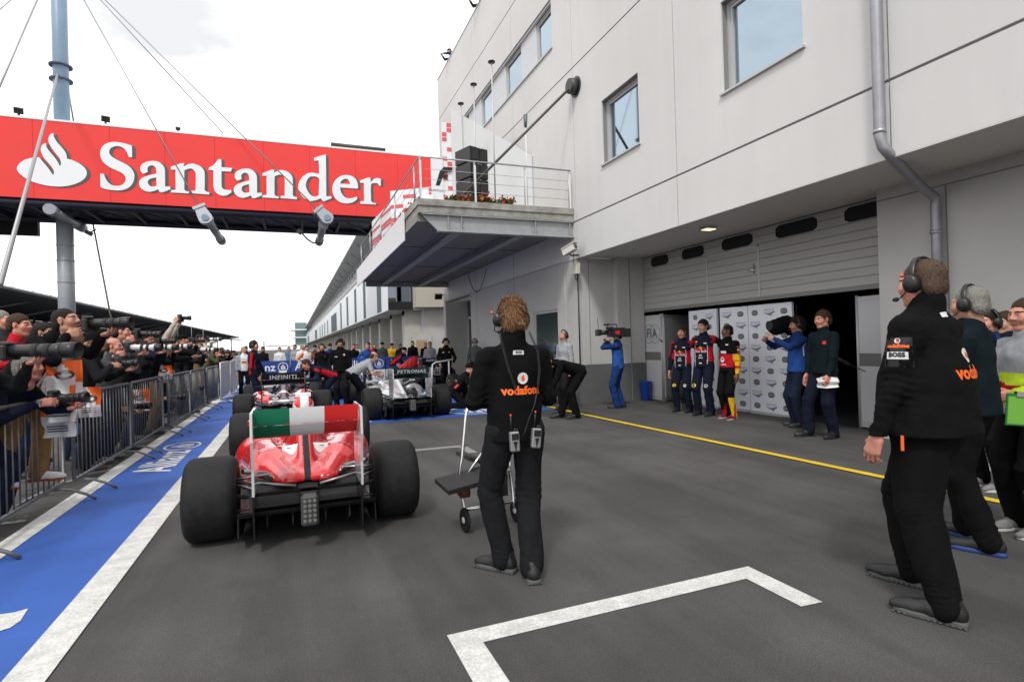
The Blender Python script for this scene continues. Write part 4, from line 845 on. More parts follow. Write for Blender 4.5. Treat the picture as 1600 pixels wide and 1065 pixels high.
# ------------------------------------------------------------------ head prototypes
def head_proto(h):
    b = Blob(.018)
    b.e((0, -.018, .032), (.076, .096, .088)).e((0, .028, -.035), (.060, .066, .078)).c((0, .070, -.096), (0, .058, -.1), .022, .028).c((-.05, .0, -.07), (-.02, .06, -.098), .02, .02).c((.05, .0, -.07), (.02, .06, -.098), .02, .02)
    b.c((-.034, .074, .026), (.034, .074, .026), .015, k=.02).c((0, .088, .018), (0, .110, -.022), .008, .012, k=.012).c((-.012, .098, -.027), (.012, .098, -.027), .009, k=.008)
    for s_ in (-1, 1):
        b.c((s_*.033, .098, .004), (s_*.036, .096, .004), .010, .009, k=.014, op=1); b.e((s_*.031, .0715, .003), (.0135, .0135, .0085), k=.004); b.c((s_*.020, .084, .013), (s_*.045, .074, .012), .0055, k=.006)
        b.c((s_*.046, .062, -.022), (s_*.04, .066, -.03), .022, k=.03)
        b.e((s_*.081, -.004, -.004), (.009, .019, .031), k=.008); b.e((s_*.090, .0, .0), (.006, .010, .017), k=.006, op=1)
    b.c((-.019, .084, -.061), (.019, .084, -.061), .0055, k=.010).c((-.015, .084, -.070), (.015, .084, -.070), .0065, k=.009).c((-.024, .095, -.0655), (.024, .095, -.0655), .0025, k=.004, op=1)
    b.c((0, -.012, -.06), (0, -.022, -.165), .056, .052, k=.03)
    V, Q = b.mesh(h, relax=1); C = fcent(V, Q); mi = np.zeros(len(Q), int)
    for s_ in (-1, 1):
        e = np.linalg.norm(C-[s_*.031, .075, .004], axis=1) < .0150; mi[e & (C[:, 1] > .0785) & (np.abs(C[:, 2]-.003) < .0052)] = 1; ir = np.linalg.norm((C-[s_*.031, .086, .003])[:, [0, 2]], axis=1) < .0062; mi[e & ir & (C[:, 1] > .08)] = 2
        br_ = (np.abs(C[:, 2]-(.027-.12*np.abs(np.abs(C[:, 0])-.03))) < .0048) & (C[:, 0]*s_ > .013) & (C[:, 0]*s_ < .052) & (C[:, 1] > .055); mi[br_] = 3
    lp_ = (C[:, 1] > .080) & (np.abs(C[:, 0]) < .023) & (C[:, 2] < -.0575) & (C[:, 2] > -.0755); mi[lp_] = 4
    return V, Q, mi
def hair_proto(h, style, seed=1):
    t = {'crop': .0005, 'short': .008, 'tousled': .009, 'bob': .02, 'bald': .004, 'cap': .014}[style]; b = Blob(.02); b.e((0, -.018, .034), (.077+t, .097+t*.9, .089+t)); b.c((-.03, -.06, -.03), (.03, -.06, -.03), .045+t*.5, k=.03)
    def cut(X):
        y = X[:, 1]; fr_ = {'bald': -.2}.get(style, .06)
        z = np.interp(y, [-.12, -.06, -.03, -.012, .012, .03, .042, .06, .085], [-.085, -.078, -.036, .028, .028, .0, .03, .052, .064]) if style != 'bald' else np.interp(y, [-.12, -.06, -.03, 0, .02, .04], [-.08, -.07, -.03, .03, .03, .2])
        if style == 'cap': z = np.interp(y, [-.12, 0, .1], [.0, .02, .03])
        ear = .024-np.linalg.norm((X-[0, -.002, -.002])[:, [1, 2]]*[1, .75], axis=1); c = z-X[:, 2]+(.0 if style == 'cap' else .004*np.sin(X[:, 0]*260+seed))
        if style == 'bald': c = np.maximum(c, X[:, 2]-.045-.2*np.maximum(0, -X[:, 1]-.05))
        return np.maximum(c, np.where(np.abs(X[:, 0]) > .05, ear, -1))
    am = {'tousled': .004, 'short': .004, 'bob': .008}.get(style, .0015); V, Q = b.mesh(h, wob(seed, 150 if style != 'tousled' else 95, am, 7) if style not in ('cap', 'bald') else None, cut, relax=1)
    return V, Q
HP = {}
def get_head(h):
    k = ('head', h)
    if k not in HP: HP[k] = head_proto(h)
    return HP[k]
def get_hair(h, st_, seed):
    k = (h, st_, seed % 3)
    if k not in HP: HP[k] = hair_proto(h, st_, seed % 3+1)
    return HP[k]
def hand_proto(h, curl, spread=.5, point=False):
    """right hand, wrist at the origin, fingers +y, back of the hand +z, thumb towards -x"""
    b = Blob(.012); b.c((0, -.03, 0), (0, .01, 0), .027, .026, ax=(0, 0, 1), sq=.72)
    roots = [(-.031, .082), (-.0105, .088), (.0105, .084), (.030, .075)]; L = [(.042, .025, .021), (.047, .028, .022), (.043, .026, .021), (.033, .019, .018)]; R_ = [.0098, .0100, .0095, .0085]
    for i, (x, y) in enumerate(roots):
        b.c((x*.55, .015, 0), (x, y, .002), .0155, .0125, k=.016); p = v3(x, y, .002); a = curl*.6; sp_ = (x/.03)*spread*.09
        if point and i == 0: a = .08
        for j, l in enumerate(L[i]):
            d = v3(sin(sp_)*cos(a), cos(sp_)*cos(a), -sin(a)); q = p+d*l; b.c(p, q, R_[i]*(1-.10*j), R_[i]*(1-.10*(j+1)), k=.0035); p = q; a += (curl*(1.15 if j == 0 else .8)) if not (point and i == 0) else .05
    t0 = v3(-.022, .018, -.006); t1 = v3(-.050, .050, -.012-.022*curl); t2 = v3(-.050+.014*curl, .083, -.018-.034*curl); t3 = v3(-.046+.026*curl, .106-.006*curl, -.020-.040*curl)
    b.c(t0, t1, .017, .0135, k=.014).c(t1, t2, .0120, .0108, k=.006).c(t2, t3, .0108, .009, k=.004)
    return b.mesh(h, relax=1)
def get_hand(h, curl):
    k = ('hand', h, round(curl, 2))
    if k not in HP: HP[k] = hand_proto(h, curl)
    return HP[k]
def shoe_proto(h, kind='sneaker'):
    u = Blob(.03); u.c((0, -.06, .045), (0, .02, .05), .040, .040, ax=(1, 0, 0), sq=.85).c((0, .03, .045), (0, .13, .032), .042, .030).c((0, -.055, .06), (0, -.04, .10), .040, .044).c((-.005, .10, .03), (.002, .17, .028), .038, .027)
    V, Q = u.mesh(h, cut=lambda X: .018-X[:, 2])
    out = [( -.034,-.105), (.034,-.105), (.042,-.06), (.036,0), (.045,.07), (.046,.12), (.034,.17), (.010,.196), (-.014,.192), (-.038,.16), (-.046,.10), (-.038,.02), (-.042,-.06)]
    b = MB(); o_ = [p[:2] for p in smooth_poly(out, 3)]
    b.loft([[(x*.94, y*.97+.002, .001) for x, y in o_], [(x, y, .007) for x, y in o_], [(x, y, .022) for x, y in o_], [(x*.93, y*.96+.002, .030) for x, y in o_]], smooth=False)
    if kind == 'wavy':
        for i in range(13):
            y = -.10+i*.0235
            for s_ in (-1, 1): b.box((s_*.041, y, .008), (.010, .012, .010), Matrix.Rotation(.3, 3, 'X'))
    return V, Q, b
SHP = {}
def ik(s_, t, l1, l2, pole):
    s_, t = v3(s_), v3(t); d = t-s_; L = np.linalg.norm(d)
    if L > (l1+l2)*.998: t = s_+d/L*(l1+l2)*.998; d = t-s_; L = np.linalg.norm(d)
    if L < abs(l1-l2)+.02: t = s_+d/L*(abs(l1-l2)+.02); d = t-s_; L = np.linalg.norm(d)
    a = (l1*l1-l2*l2+L*L)/(2*L); h_ = sqrt(max(l1*l1-a*a, 0)); u = d/L; p = v3(pole); p = nrm(p-u*(p@u)); return s_+u*a+p*h_, t
def skin(name, c): return mat('skin_'+name, c, .5, var=.10, vs=30, bump=.1, bs=200, spec=.4)
SK = dict(fair=skin('fair', (.52, .27, .19)), tan=skin('tan', (.42, .21, .14)), dark=skin('dark', (.16, .075, .045)), red=skin('ruddy', (.55, .24, .17)))
HC = dict(brown=mat('hair_brown', (.045, .025, .014), .65, var=.4, vs=120, stretch=(1, 1, .3), bump=.6, bs=180, spec=.2), dark=mat('hair_dark', (.014, .010, .008), .6, var=.4, vs=120, bump=.6, bs=180, spec=.2), grey=mat('hair_grey', (.22, .21, .19), .7, var=.4, vs=120, bump=.6, bs=180, spec=.2),
          ginger=mat('hair_auburn', (.20, .095, .048), .65, var=.5, vs=120, bump=.6, bs=180, spec=.2), stub=mat('hair_cropped_brown', (.085, .052, .036), .7, var=.4, vs=120, bump=.5, bs=180, spec=.2), fairh=mat('hair_fair', (.30, .22, .12), .65, var=.4, vs=120, bump=.6, bs=180, spec=.2))
EW, EI, LIP = mat('eye_white', (.6, .58, .55), .3), mat('eye_iris', (.02, .015, .01), .2), mat('lips', (.38, .13, .11), .45)
def cloth(name, c, b_=.6, rough=.95, var=.18): return mat('cloth_'+name, c, rough, var=var, vs=14, bump=b_, bs=150, spec=.10)
CL = dict(black=cloth('black', (.0055, .0055, .006)), char=cloth('charcoal', (.013, .0135, .015)), navy=cloth('navy', (.009, .012, .024)), teal=cloth('dark_teal', (.006, .012, .016)), grey=cloth('grey', (.11, .115, .12)), lgrey=cloth('light_grey', (.30, .31, .33)), dgrey=cloth('dark_grey', (.05, .052, .056)),
          khaki=cloth('khaki', (.22, .13, .05)), jeans=cloth('denim', (.03, .05, .10)), djeans=cloth('dark_denim', (.014, .02, .04)), blue=cloth('blue', (.025, .09, .34)), dblue=cloth('dark_blue', (.012, .038, .14)), white=cloth('white', (.68, .68, .68)), cream=cloth('cream', (.42, .37, .30)), red=cloth('red', (.45, .012, .02)),
          orange=cloth('orange', (.65, .13, .02)), brown=cloth('brown', (.06, .035, .02)), olive=cloth('olive', (.06, .06, .035)), hiv=cloth('yellow_green', (.45, .62, .03)), yellow=cloth('yellow', (.7, .42, .02)), blue2=cloth('steel_blue', (.10, .16, .27)))
SM = dict(black=mat('shoe_black', (.012, .012, .013), .5, var=.3, vs=40, bump=.3), white=mat('shoe_white', (.6, .6, .58), .6, var=.1, vs=30), grey=mat('shoe_grey', (.16, .16, .155), .7, var=.3, vs=40, bump=.3), brown=mat('shoe_brown', (.06, .035, .02), .6, var=.3, vs=30), red=mat('shoe_red', (.14, .01, .02), .5), sole=mat('sole_grey', (.075, .075, .075), .7), solew=mat('sole_white', (.5, .5, .48), .7), solek=mat('sole_black', (.015, .015, .015), .7), soleb=mat('sole_blue', (.02, .05, .2), .6), soler=mat('sole_red', (.3, .03, .02), .6))
NP = [0]
def add_strands(P, ho, style, hc, HF, c, s, seed):
    me = ho.data; n = len(me.polygons); co = np.zeros(n*3); me.polygons.foreach_get('center', co); no = np.zeros(n*3); me.polygons.foreach_get('normal', no); co = co.reshape(-1, 3); no = no.reshape(-1, 3); r = np.random.default_rng(seed)
    N = {'crop': 3600, 'short': 4200, 'tousled': 9000, 'bob': 3000}[style]; L0 = {'crop': .0035, 'short': .014, 'tousled': .023, 'bob': .022}[style]; I = r.integers(0, n, N); p = co[I]+r.normal(size=(N, 3))*.003; nn = no[I]; up = HF[:, 2]; fw = HF[:, 1]
    flow = -up*.75-fw*.25+r.normal(size=(N, 3))*.30; top = np.clip((nn@up), 0, 1)[:, None]; flow = flow*(1-top*.9)+(-fw*.35+up*.25+r.normal(size=(N, 3))*.55)*top
    k = {'crop': .08, 'short': .12, 'tousled': .26, 'bob': .15}[style]; dr = flow*(1-k)+nn*k; dr /= np.linalg.norm(dr, axis=1)[:, None]; L = L0*r.uniform(.5, 1.3, N)[:, None]*s; sd = np.cross(dr, nn); sd /= np.linalg.norm(sd, axis=1)[:, None]+1e-6; w = .0016*r.uniform(.6, 1.4, N)[:, None]*s
    tip = p+dr*L+(-up*.25)*L*(0 if style != 'bob' else 1); mid = p+dr*L*.55+nn*L*.10; V = np.stack([p-sd*w-nn*.002, p+sd*w-nn*.002, mid+sd*w*.8, mid-sd*w*.8, tip+sd*w*.2, tip-sd*w*.2], 1).reshape(-1, 3); b0 = np.arange(N)[:, None]*6; Q = np.concatenate([b0+[0, 1, 2, 3], b0+[3, 2, 4, 5]])
    lt = MATS['hair_'+{'ginger': 'auburn', 'fairh': 'fair', 'stub': 'cropped_brown'}.get(hc, hc)]; bc = {'stub': (.15, .10, .07), 'brown': (.085, .05, .03), 'dark': (.022, .017, .014), 'grey': (.34, .33, .31), 'ginger': (.36, .20, .105), 'fairh': (.42, .32, .18)}[hc]
    mi = np.tile(r.integers(0, 2, N), 2); mesh_np('strands', V, Q, [lt, mat('hair_light_'+hc, bc, .55, spec=.25)], mi, False, ho)
def person(label, at, face, h=1.78, lean=0., side=0., twist=0., hip=None, hipoff=(0, 0), head=(0, 0, 0), L=None, R=None, eL=None, eR=None, fL=None, fR=None, kL=None, kR=None, build=1.,
           top='black', legs='char', skin_='fair', hair='short', hc='brown', shoes='black', sole='solek', res=.016, hand=(.35, .35), hdL=None, hdR=None, palL=None, palR=None, sleeves='long', group=None, paint=None, paint_l=None,
           tops=None, legm=None, headset=False, collar=1., z=0., bare_legs=False, folds=1., nohead=False, wide_sole=False, bands=None, hem=0., shoe_kind='sneaker', waist='char'):
    """Figure with feet at AT, facing the compass direction FACE (dx,dy). Targets in body units: x right, y ahead, z up."""
    NP[0] += 1; sd_ = NP[0]; s = h/1.78; yaw = atan2(-face[0], face[1]); t = thing('person', label, 'person', (at[0], at[1], z), yaw, group); P = {}
    cs = lambda p: v3(p)*s
    hz = .945 if hip is None else hip; hc_ = v3(hipoff[0], hipoff[1], hz)*s
    up = nrm((sin(side), sin(lean)*cos(side), cos(lean)*cos(side))); rt = v3(cos(twist), sin(twist), 0); rt = nrm(rt-up*(rt@up)); ft = np.cross(up, rt)
    rp = nrm(v3(cos(twist*.3), sin(twist*.3), 0)); T = lambda x, y, z_: hc_+(rt*x+ft*y+up*z_)*s
    bw = build
    nb = T(0, -.01, .53); sL, sR = T(-.182*(.7+.3*bw), -.01, .452), T(.182*(.7+.3*bw), -.01, .452); hL, hR = hc_-rp*.092*s+v3(0, 0, -.02)*s, hc_+rp*.092*s+v3(0, 0, -.02)*s
    # legs
    fL = fL or (-.12, 0, -.12); fR = fR or (.12, 0, .12); ft_ = []
    for (f, hp, kk) in ((fL, hL, kL), (fR, hR, kR)):
        fx, fy, fa = f[:3]; fz = f[3] if len(f) > 3 else 0.; an_ = v3(fx, fy, 0)*s+v3(0, 0, fz+.095*s); dirf = v3(-sin(fa), cos(fa), 0) if len(f) < 5 else nrm(v3(-sin(fa)*cos(f[4]), cos(fa)*cos(f[4]), sin(f[4])))
        kn, an_ = ik(hp, an_, .435*s, .425*s, kk if kk else (dirf+v3(0, .3, 0)+v3(np.sign(fx)*.15, 0, 0))); ft_.append((hp, kn, an_, fa, f[4] if len(f) > 4 else 0.))
    # arms
    arms = []
    for i, (tg, el, sh, sx) in enumerate(((L, eL, sL, -1), (R, eR, sR, 1))):
        if tg is None: tg = (sx*.27, .03, .80*(hz/.945)); w = v3(tg)*s
        else: w = v3(tg)*s
        e_, w = ik(sh, w, .29*s, .265*s, el if el else (sx*.7, -.75, -.2)); arms.append((sh, e_, w))
    hd = [hdL, hdR]; pl = [palL, palR]
    # head frame
    hy, hp_, hr_ = head; hp_ -= .10; base = np.stack([rt, ft, up], 1); straight = nrm(up*.35+v3(0, 0, 1)*.65); fw = nrm(ft-straight*(ft@straight)); HF = frame(fw, straight)
    Rh = np.array(Matrix.Rotation(hy, 3, 'Z') @ Matrix.Rotation(hp_, 3, 'X') @ Matrix.Rotation(hr_, 3, 'Y')); HF = HF@Rh; nk = nb+up*.03*s; hcn = nk+(nrm(up+straight)*.135*s)+HF[:, 1]*.015*s; P['head'] = hcn; P['HF'] = HF
    fine = res < .02; hh = .0048 if res <= .013 else (.0065 if fine else .0095)
    hv, hq, hm = get_head(hh); sv = 1.0*s if s < 1.05 else s; parts = [((hv*sv)@HF.T+hcn, hq, hm)] if not nohead else []
    # skin core
    core = Blob(.03); core.c(nb-up*.06*s, nb+up*.05*s, .052*s, .050*s).c(hc_, T(0, 0, .38), .085*s, .09*s, ax=ft, sq=.6).c(sL, sR, .045*s)
    for sh, e_, w in arms: core.c(sh, e_, .040*s, .036*s, k=.01).c(e_, w, .036*s, .026*s, k=.01)
    for hp, kn, an_, fa, pt in ft_: core.c(hp, kn, .06*s, .045*s, k=.02).c(kn, an_, .045*s, .034*s, k=.02)
    parts.append((*core.mesh(.019 if sleeves != 'long' else .026, relax=1), 0))
    for i, (sh, e_, w) in enumerate(arms):
        d = nrm(hd[i]) if hd[i] is not None else nrm(w-e_)
        bk = -v3(pl[i]) if pl[i] is not None else (v3(-1 if i == 0 else 1, 0, .15)); V_, Q_ = get_hand(.0048 if res <= .013 else (.006 if fine else .0085), hand[i])
        F_ = frame(d, bk); VV = V_*s*1.02; 
        if i == 0: VV = VV*[-1, 1, 1]; Q_ = Q_[:, ::-1]
        parts.append((VV@F_.T+w-d*.0, Q_, 0)); P['hand%d' % i] = (w, F_)
    V_, Q_, mi_ = merge(parts); mesh_np('body', V_, Q_, [SK[skin_], EW, EI, HC[hc], LIP if skin_ != 'dark' else SK['dark']], mi_, True, t)
    if hair and not nohead:
        hv2, hq2 = get_hair(.0075 if not fine else .0055, hair, sd_); ho = mesh_np('hair' if hair != 'cap' else 'cap', (hv2*sv)@HF.T+hcn, hq2, [HC[hc] if hair != 'cap' else CL['black']], None, True, t)
    if fine and hair in ('crop', 'short', 'tousled', 'bob') and res <= .015: add_strands(P, ho, hair, hc, HF, hcn, sv, sd_)
    # clothes
    j = Blob(.035); b1 = bw; sl = .006 if fine else .004
    j.c(T(0, 0, hem-.06), T(0, 0, .14), .188*b1*s, .170*b1*s, ax=ft, sq=.74, tag=1, k=.04).c(T(0, 0, .14), T(0, .005, .36), .164*b1*s, .170*(.5+.5*b1)*s, ax=ft, sq=.68, tag=1, k=.05)
    j.c(T(0, 0, .36), T(0, -.012, .49), .160*s, .070*s, ax=ft, sq=.68, tag=1, k=.06).c(sL*.90+sR*.10, T(0, -.01, .50), .056*s, .05*s, tag=1, k=.05).c(sR*.90+sL*.10, T(0, -.01, .50), .056*s, .05*s, tag=1, k=.05)
    if collar: j.c(nb-up*.03*s, nb+up*.022*collar*s+ft*(.010 if collar < 2 else -.012)*s, .084*s, .078*s, tag=1, k=.018)
    for i, (sh, e_, w) in enumerate(arms):
        if sleeves == 'long': j.c(sh, e_, .066*s*(.6+.4*bw), .056*s, k=.045, tag=2+i).c(e_, w-nrm(w-e_)*.035*s, .055*s, .043*s, k=.02, tag=4+i).c(w-nrm(w-e_)*.035*s, w-nrm(w-e_)*.005*s, .038*s, .037*s, k=.006, tag=4+i)
        else: j.c(sh, sh*.35+e_*.65, .066*s, .060*s, k=.03, tag=2+i)
    dj = [(hc_+up*.06*s, up, .10*s, 1.)]
    for i, (sh, e_, w) in enumerate(arms):
        if sleeves == 'long': dj += [(e_, nrm(w-sh), .085*s, 1.1), (w-nrm(w-e_)*.06*s, nrm(w-e_), .06*s, .9), (sh-up*.05*s, nrm(e_-sh), .08*s, .7)]
    hemz = (hem-.055)*s
    V_, Q_ = j.mesh(res, folder(sd_*3+1, dj, folds), cut=lambda X: hemz-(X-hc_)@up+(.0 if abs(lean) < .5 else -.0)-np.where(np.linalg.norm(X-hc_-up*np.minimum((X-hc_)@up, 0)[:, None], axis=1) > .22*s*bw+.03, .5, 0), relax=1)
    tm = tops or [CL[top]]; mi_ = None
    if paint or bands:
        C = fcent(V_, Q_); B_ = (C-hc_)@np.stack([rt, ft, up], 1)/s; tg_ = j.nearest(C); mi_ = paint(B_, tg_)
    P['jacket'] = mesh_np('jacket' if sleeves == 'long' else 'shirt', V_, Q_, tm, mi_, True, t); P['jb'] = (V_, Q_); P['T'] = T; P['axes'] = (rt, ft, up)
    q = Blob(.03); q.c(T(0, -.0, .06), hc_-v3(0, 0, .01)*s, .136*bw*s, .145*bw*s, ax=ft, sq=.68, tag=1, k=.05).c(hL*.85+hR*.15, hR*.85+hL*.15, .100*s, tag=1, k=.05)
    for i, (hp, kn, an_, fa, pt) in enumerate(ft_): q.c(hp, kn, .102*s*(.5+.5*bw), .082*s*(.6+.4*bw), k=.02, tag=2+i).c(kn, an_+v3(0, 0, -.02)*s, .080*s*(.6+.4*bw), .073*s, k=.02, tag=4+i)
    if not bare_legs:
        dq = []
        for hp, kn, an_, fa, pt in ft_: dq += [(kn, nrm(an_-hp), .09*s, 1.), (an_+v3(0, 0, .05)*s, nrm(an_-kn), .07*s, 1.3), (hp, nrm(kn-hp)+v3(.3, 0, 0), .10*s, .8)]
        w1 = folder(sd_*3+2, dq, folds)
        V_, Q_ = q.mesh(res, w1, relax=1); mi_ = None
        if paint_l: C = fcent(V_, Q_); mi_ = paint_l(C/s, q.nearest(C))
        P['trousers'] = mesh_np('trousers', V_, Q_, legm or [CL[legs]], mi_, True, t); P['tb'] = (V_, Q_)
    for i, (hp, kn, an_, fa, pt) in enumerate(ft_):
        k = (shoe_kind, .009 if fine else .013)
        if k not in SHP: SHP[k] = shoe_proto(k[1], shoe_kind)
        sv_, sq_, sb = SHP[k]; Rm = Matrix.Rotation(fa, 3, 'Z') @ Matrix.Rotation(pt, 3, 'X'); o = an_-v3(Rm @ Vector((0, -.02, .095)))*s if False else None
        loc = v3(an_)-np.array(Rm)@v3(0, -.02, .095)*s; Rn = np.array(Rm)
        vv = sv_*s*1.06
        if i == 0: vv = vv*[-1, 1, 1]
        sh_ = mesh_np('shoe', vv@Rn.T+loc, sq_ if i else sq_[:, ::-1], [SM[shoes]], None, True, t)
        bv = np.array(sb.v)*s*1.0
        if i == 0: bv = bv*[-1, 1, 1]
        mesh_np('sole', bv@Rn.T+loc, sb.f if i else [f[::-1] for f in sb.f], [SM[sole]], None, True, sh_)
    P['t'] = t; P['s'] = s; P['arms'] = arms; P['yaw'] = yaw
    if headset: add_headset(P, headset)
    return P
def toworld(P, p): return P['t'].location+Matrix.Rotation(P['yaw'], 3, 'Z') @ Vector(p)
hsb = mat('headset_black', (.011, .011, .012), .38, var=.2, vs=30)
def add_headset(P, kind):
    HF, c, s = P['HF'], P['head'], P['s']; W_ = lambda x, y, z: tuple(c+HF@(v3(x, y, z)*s)); t = P['t']; X = HF[:, 0]
    b = MB(); pts = [W_(.100*cos(a), -.015+.01*sin(a), .02+.112*sin(a)) for a in np.linspace(0, pi, 15)]
    off = HF[:, 1]*.014*s; rings = [[tuple(v3(p)+off*k+nrm(v3(p)-c)*e) for k, e in ((-1, 0), (1, 0), (1, .010), (-1, .010))] for p in pts]; b.loft(rings, smooth=True)
    hb = b.build('headset', [hsb], t)
    for sx in (-1, 1):
        n_ = 20; rings = []
        for k, (r, e) in enumerate(((.030, .070), (.044, .076), (.046, .090), (.043, .112), (.032, .122), (.010, .126))): rings.append([W_(sx*e, -.006+r*.85*cos(2*pi*j/n_), -.004+r*1.08*sin(2*pi*j/n_)) for j in range(n_)][::sx])
        e = MB().loft(rings, smooth=True).build('ear_cup', [hsb], hb)
        if kind == 'full': MB().cyl(W_(sx*.118, .02, .035), W_(sx*.118, .032, .05), .008*s, n=8).build('volume_knob', [mat('orange_red_plastic', (.75, .08, .02), .4)], e)
    b = MB().tube([W_(-.112, .0, -.03), W_(-.10, .05, -.07), W_(-.06, .105, -.075), W_(-.02, .125, -.07)], .0035*s, n=6).cyl(W_(-.045, .115, -.073), W_(-.0, .13, -.068), .011*s, .012*s, n=10); b.build('microphone', [hsb], hb)
def decal(P, VF, pos, nrm_, name, mats, up_=None, off=.004, on='jacket', mir=1):
    """printed mark on cloth: 2D mesh pressed onto the garment from outside. POS, NRM in torso units/axes"""
    V_, Q_ = P['jb' if on == 'jacket' else 'tb']; key = 'bvh'+on
    if key not in P: P[key] = BVHTree.FromPolygons([tuple(v) for v in V_], [tuple(map(int, q)) for q in Q_])
    rt, ft, up = P['axes'] if on == 'jacket' else (v3(1, 0, 0), v3(0, 1, 0), v3(0, 0, 1)); o = P['T'](*pos) if on == 'jacket' else v3(pos)*P['s']; n = nrm(rt*nrm_[0]+ft*nrm_[1]+up*nrm_[2]); u = up if up_ is None else nrm(rt*up_[0]+ft*up_[1]+up*up_[2]); x = nrm(np.cross(u, n)); u = np.cross(n, x)
    out = []; last = .0
    for v in VF[0]:
        q = o+x*v[0]*P['s']+u*v[1]*P['s']; h_ = P[key].ray_cast(Vector(q+n*.45), Vector(-n), .6)
        if h_[0] is None: out.append(None)
        else: out.append(v3(h_[0])+n*off)
    ok = [w for w in out if w is not None]
    if not ok: return None
    mu = np.mean([w@n for w in ok]); fix = []
    for v, w in zip(VF[0], out): 
        if w is None: q = o+x*v[0]*P['s']+u*v[1]*P['s']; w = q+n*(mu-q@n)
        fix.append(w)
    parent = P['jacket' if on == 'jacket' else 'trousers']
    return mesh_np(name, np.array(fix), [list(f) for f in VF[1]], mats, None, False, parent)
def dense(VF, cell=.012):      # resample a filled outline on a grid so that it can follow folds
    return VF
def rect(w, h_, n=4): 
    V = [(-w/2+w*i/n, -h_/2+h_*j/n, 0) for j in range(n+1) for i in range(n+1)]; return np.array(V), [[j*(n+1)+i, j*(n+1)+i+1, (j+1)*(n+1)+i+1, (j+1)*(n+1)+i] for j in range(n) for i in range(n)]
# ------------------------------------------------------------------ cameras
lensw, lensk, ring_ = mat('lens_white', (.62, .62, .60), .4), mat('lens_black', (.014, .014, .015), .42, var=.2, vs=30), mat('rubber_ring', (.022, .022, .023), .8)
NC = [0]
def photo_camera(label, pos, d, up=(0, 0, 1), long=.34, white=False, tele=True, group='cameras held by the photographers', r=.05):
    """still camera; eyepiece at POS, lens along D (world)"""
    F_ = frame(d, up); t = thing('photo_camera', label, 'camera', tuple(pos), 0, group); t.rotation_euler = Matrix(F_.tolist()).to_euler()
    b = MB().mat(0).bbox(-.075, .075, .02, .075, -.075, .045, .012).bbox(-.032, .032, .0, .085, .04, .075, .012).bbox(-.078, -.045, .02, .10, -.075, .02, .012); b.build('camera_body', [lensk], t)
    MB().cyl((.045, .05, .045), (.045, .05, .055), .018, n=12).cyl((-.055, .05, .045), (-.055, .05, .055), .014, n=12).bb(-.012, .012, -.005, .001, .035, .06).build('dial', [ring_], t)
    y = .075; a = .5*r+.018; n_ = 20
    prof = [(a, y), (a, y+long*.18), (r*.86, y+long*.28), (r*.86, y+long*.62), (r*1.02, y+long*.70), (r*1.02, y+long*.78)] if tele else [(.036, y), (.036, y+long*.5), (.04, y+long*.55), (.042, y+long*.8)]
    hh = y+long*.78
    MB().lathe(prof, axis='y', n=n_).build('lens', [lensw if white else lensk], t)
    b = MB()
    for k in ((.32, .42), (.5, .6)): b.lathe([((r if tele else .04)*.90, y+long*k[0]), ((r if tele else .04)*.93, y+long*(k[0]+.005)), ((r if tele else .04)*.93, y+long*k[1]), ((r if tele else .04)*.9, y+long*k[1])], axis='y', n=n_)
    b.build('focus_ring', [ring_], t)
    R0 = (r if tele else .042); ringp = []
    o = MB(); prof = [(R0*1.05, hh), (R0*1.10, hh+long*.22), (R0*1.05, hh+long*.22), (R0*1.0, hh+.004), (0, hh+.003)]; o.lathe(prof, axis='y', n=n_); o.build('lens_hood', [lensk], t)
    MB().cyl((0, hh-.002, 0), (0, hh+.006, 0), R0*.9, n=n_).build('front_glass', [M['dglass']], t)
    return t
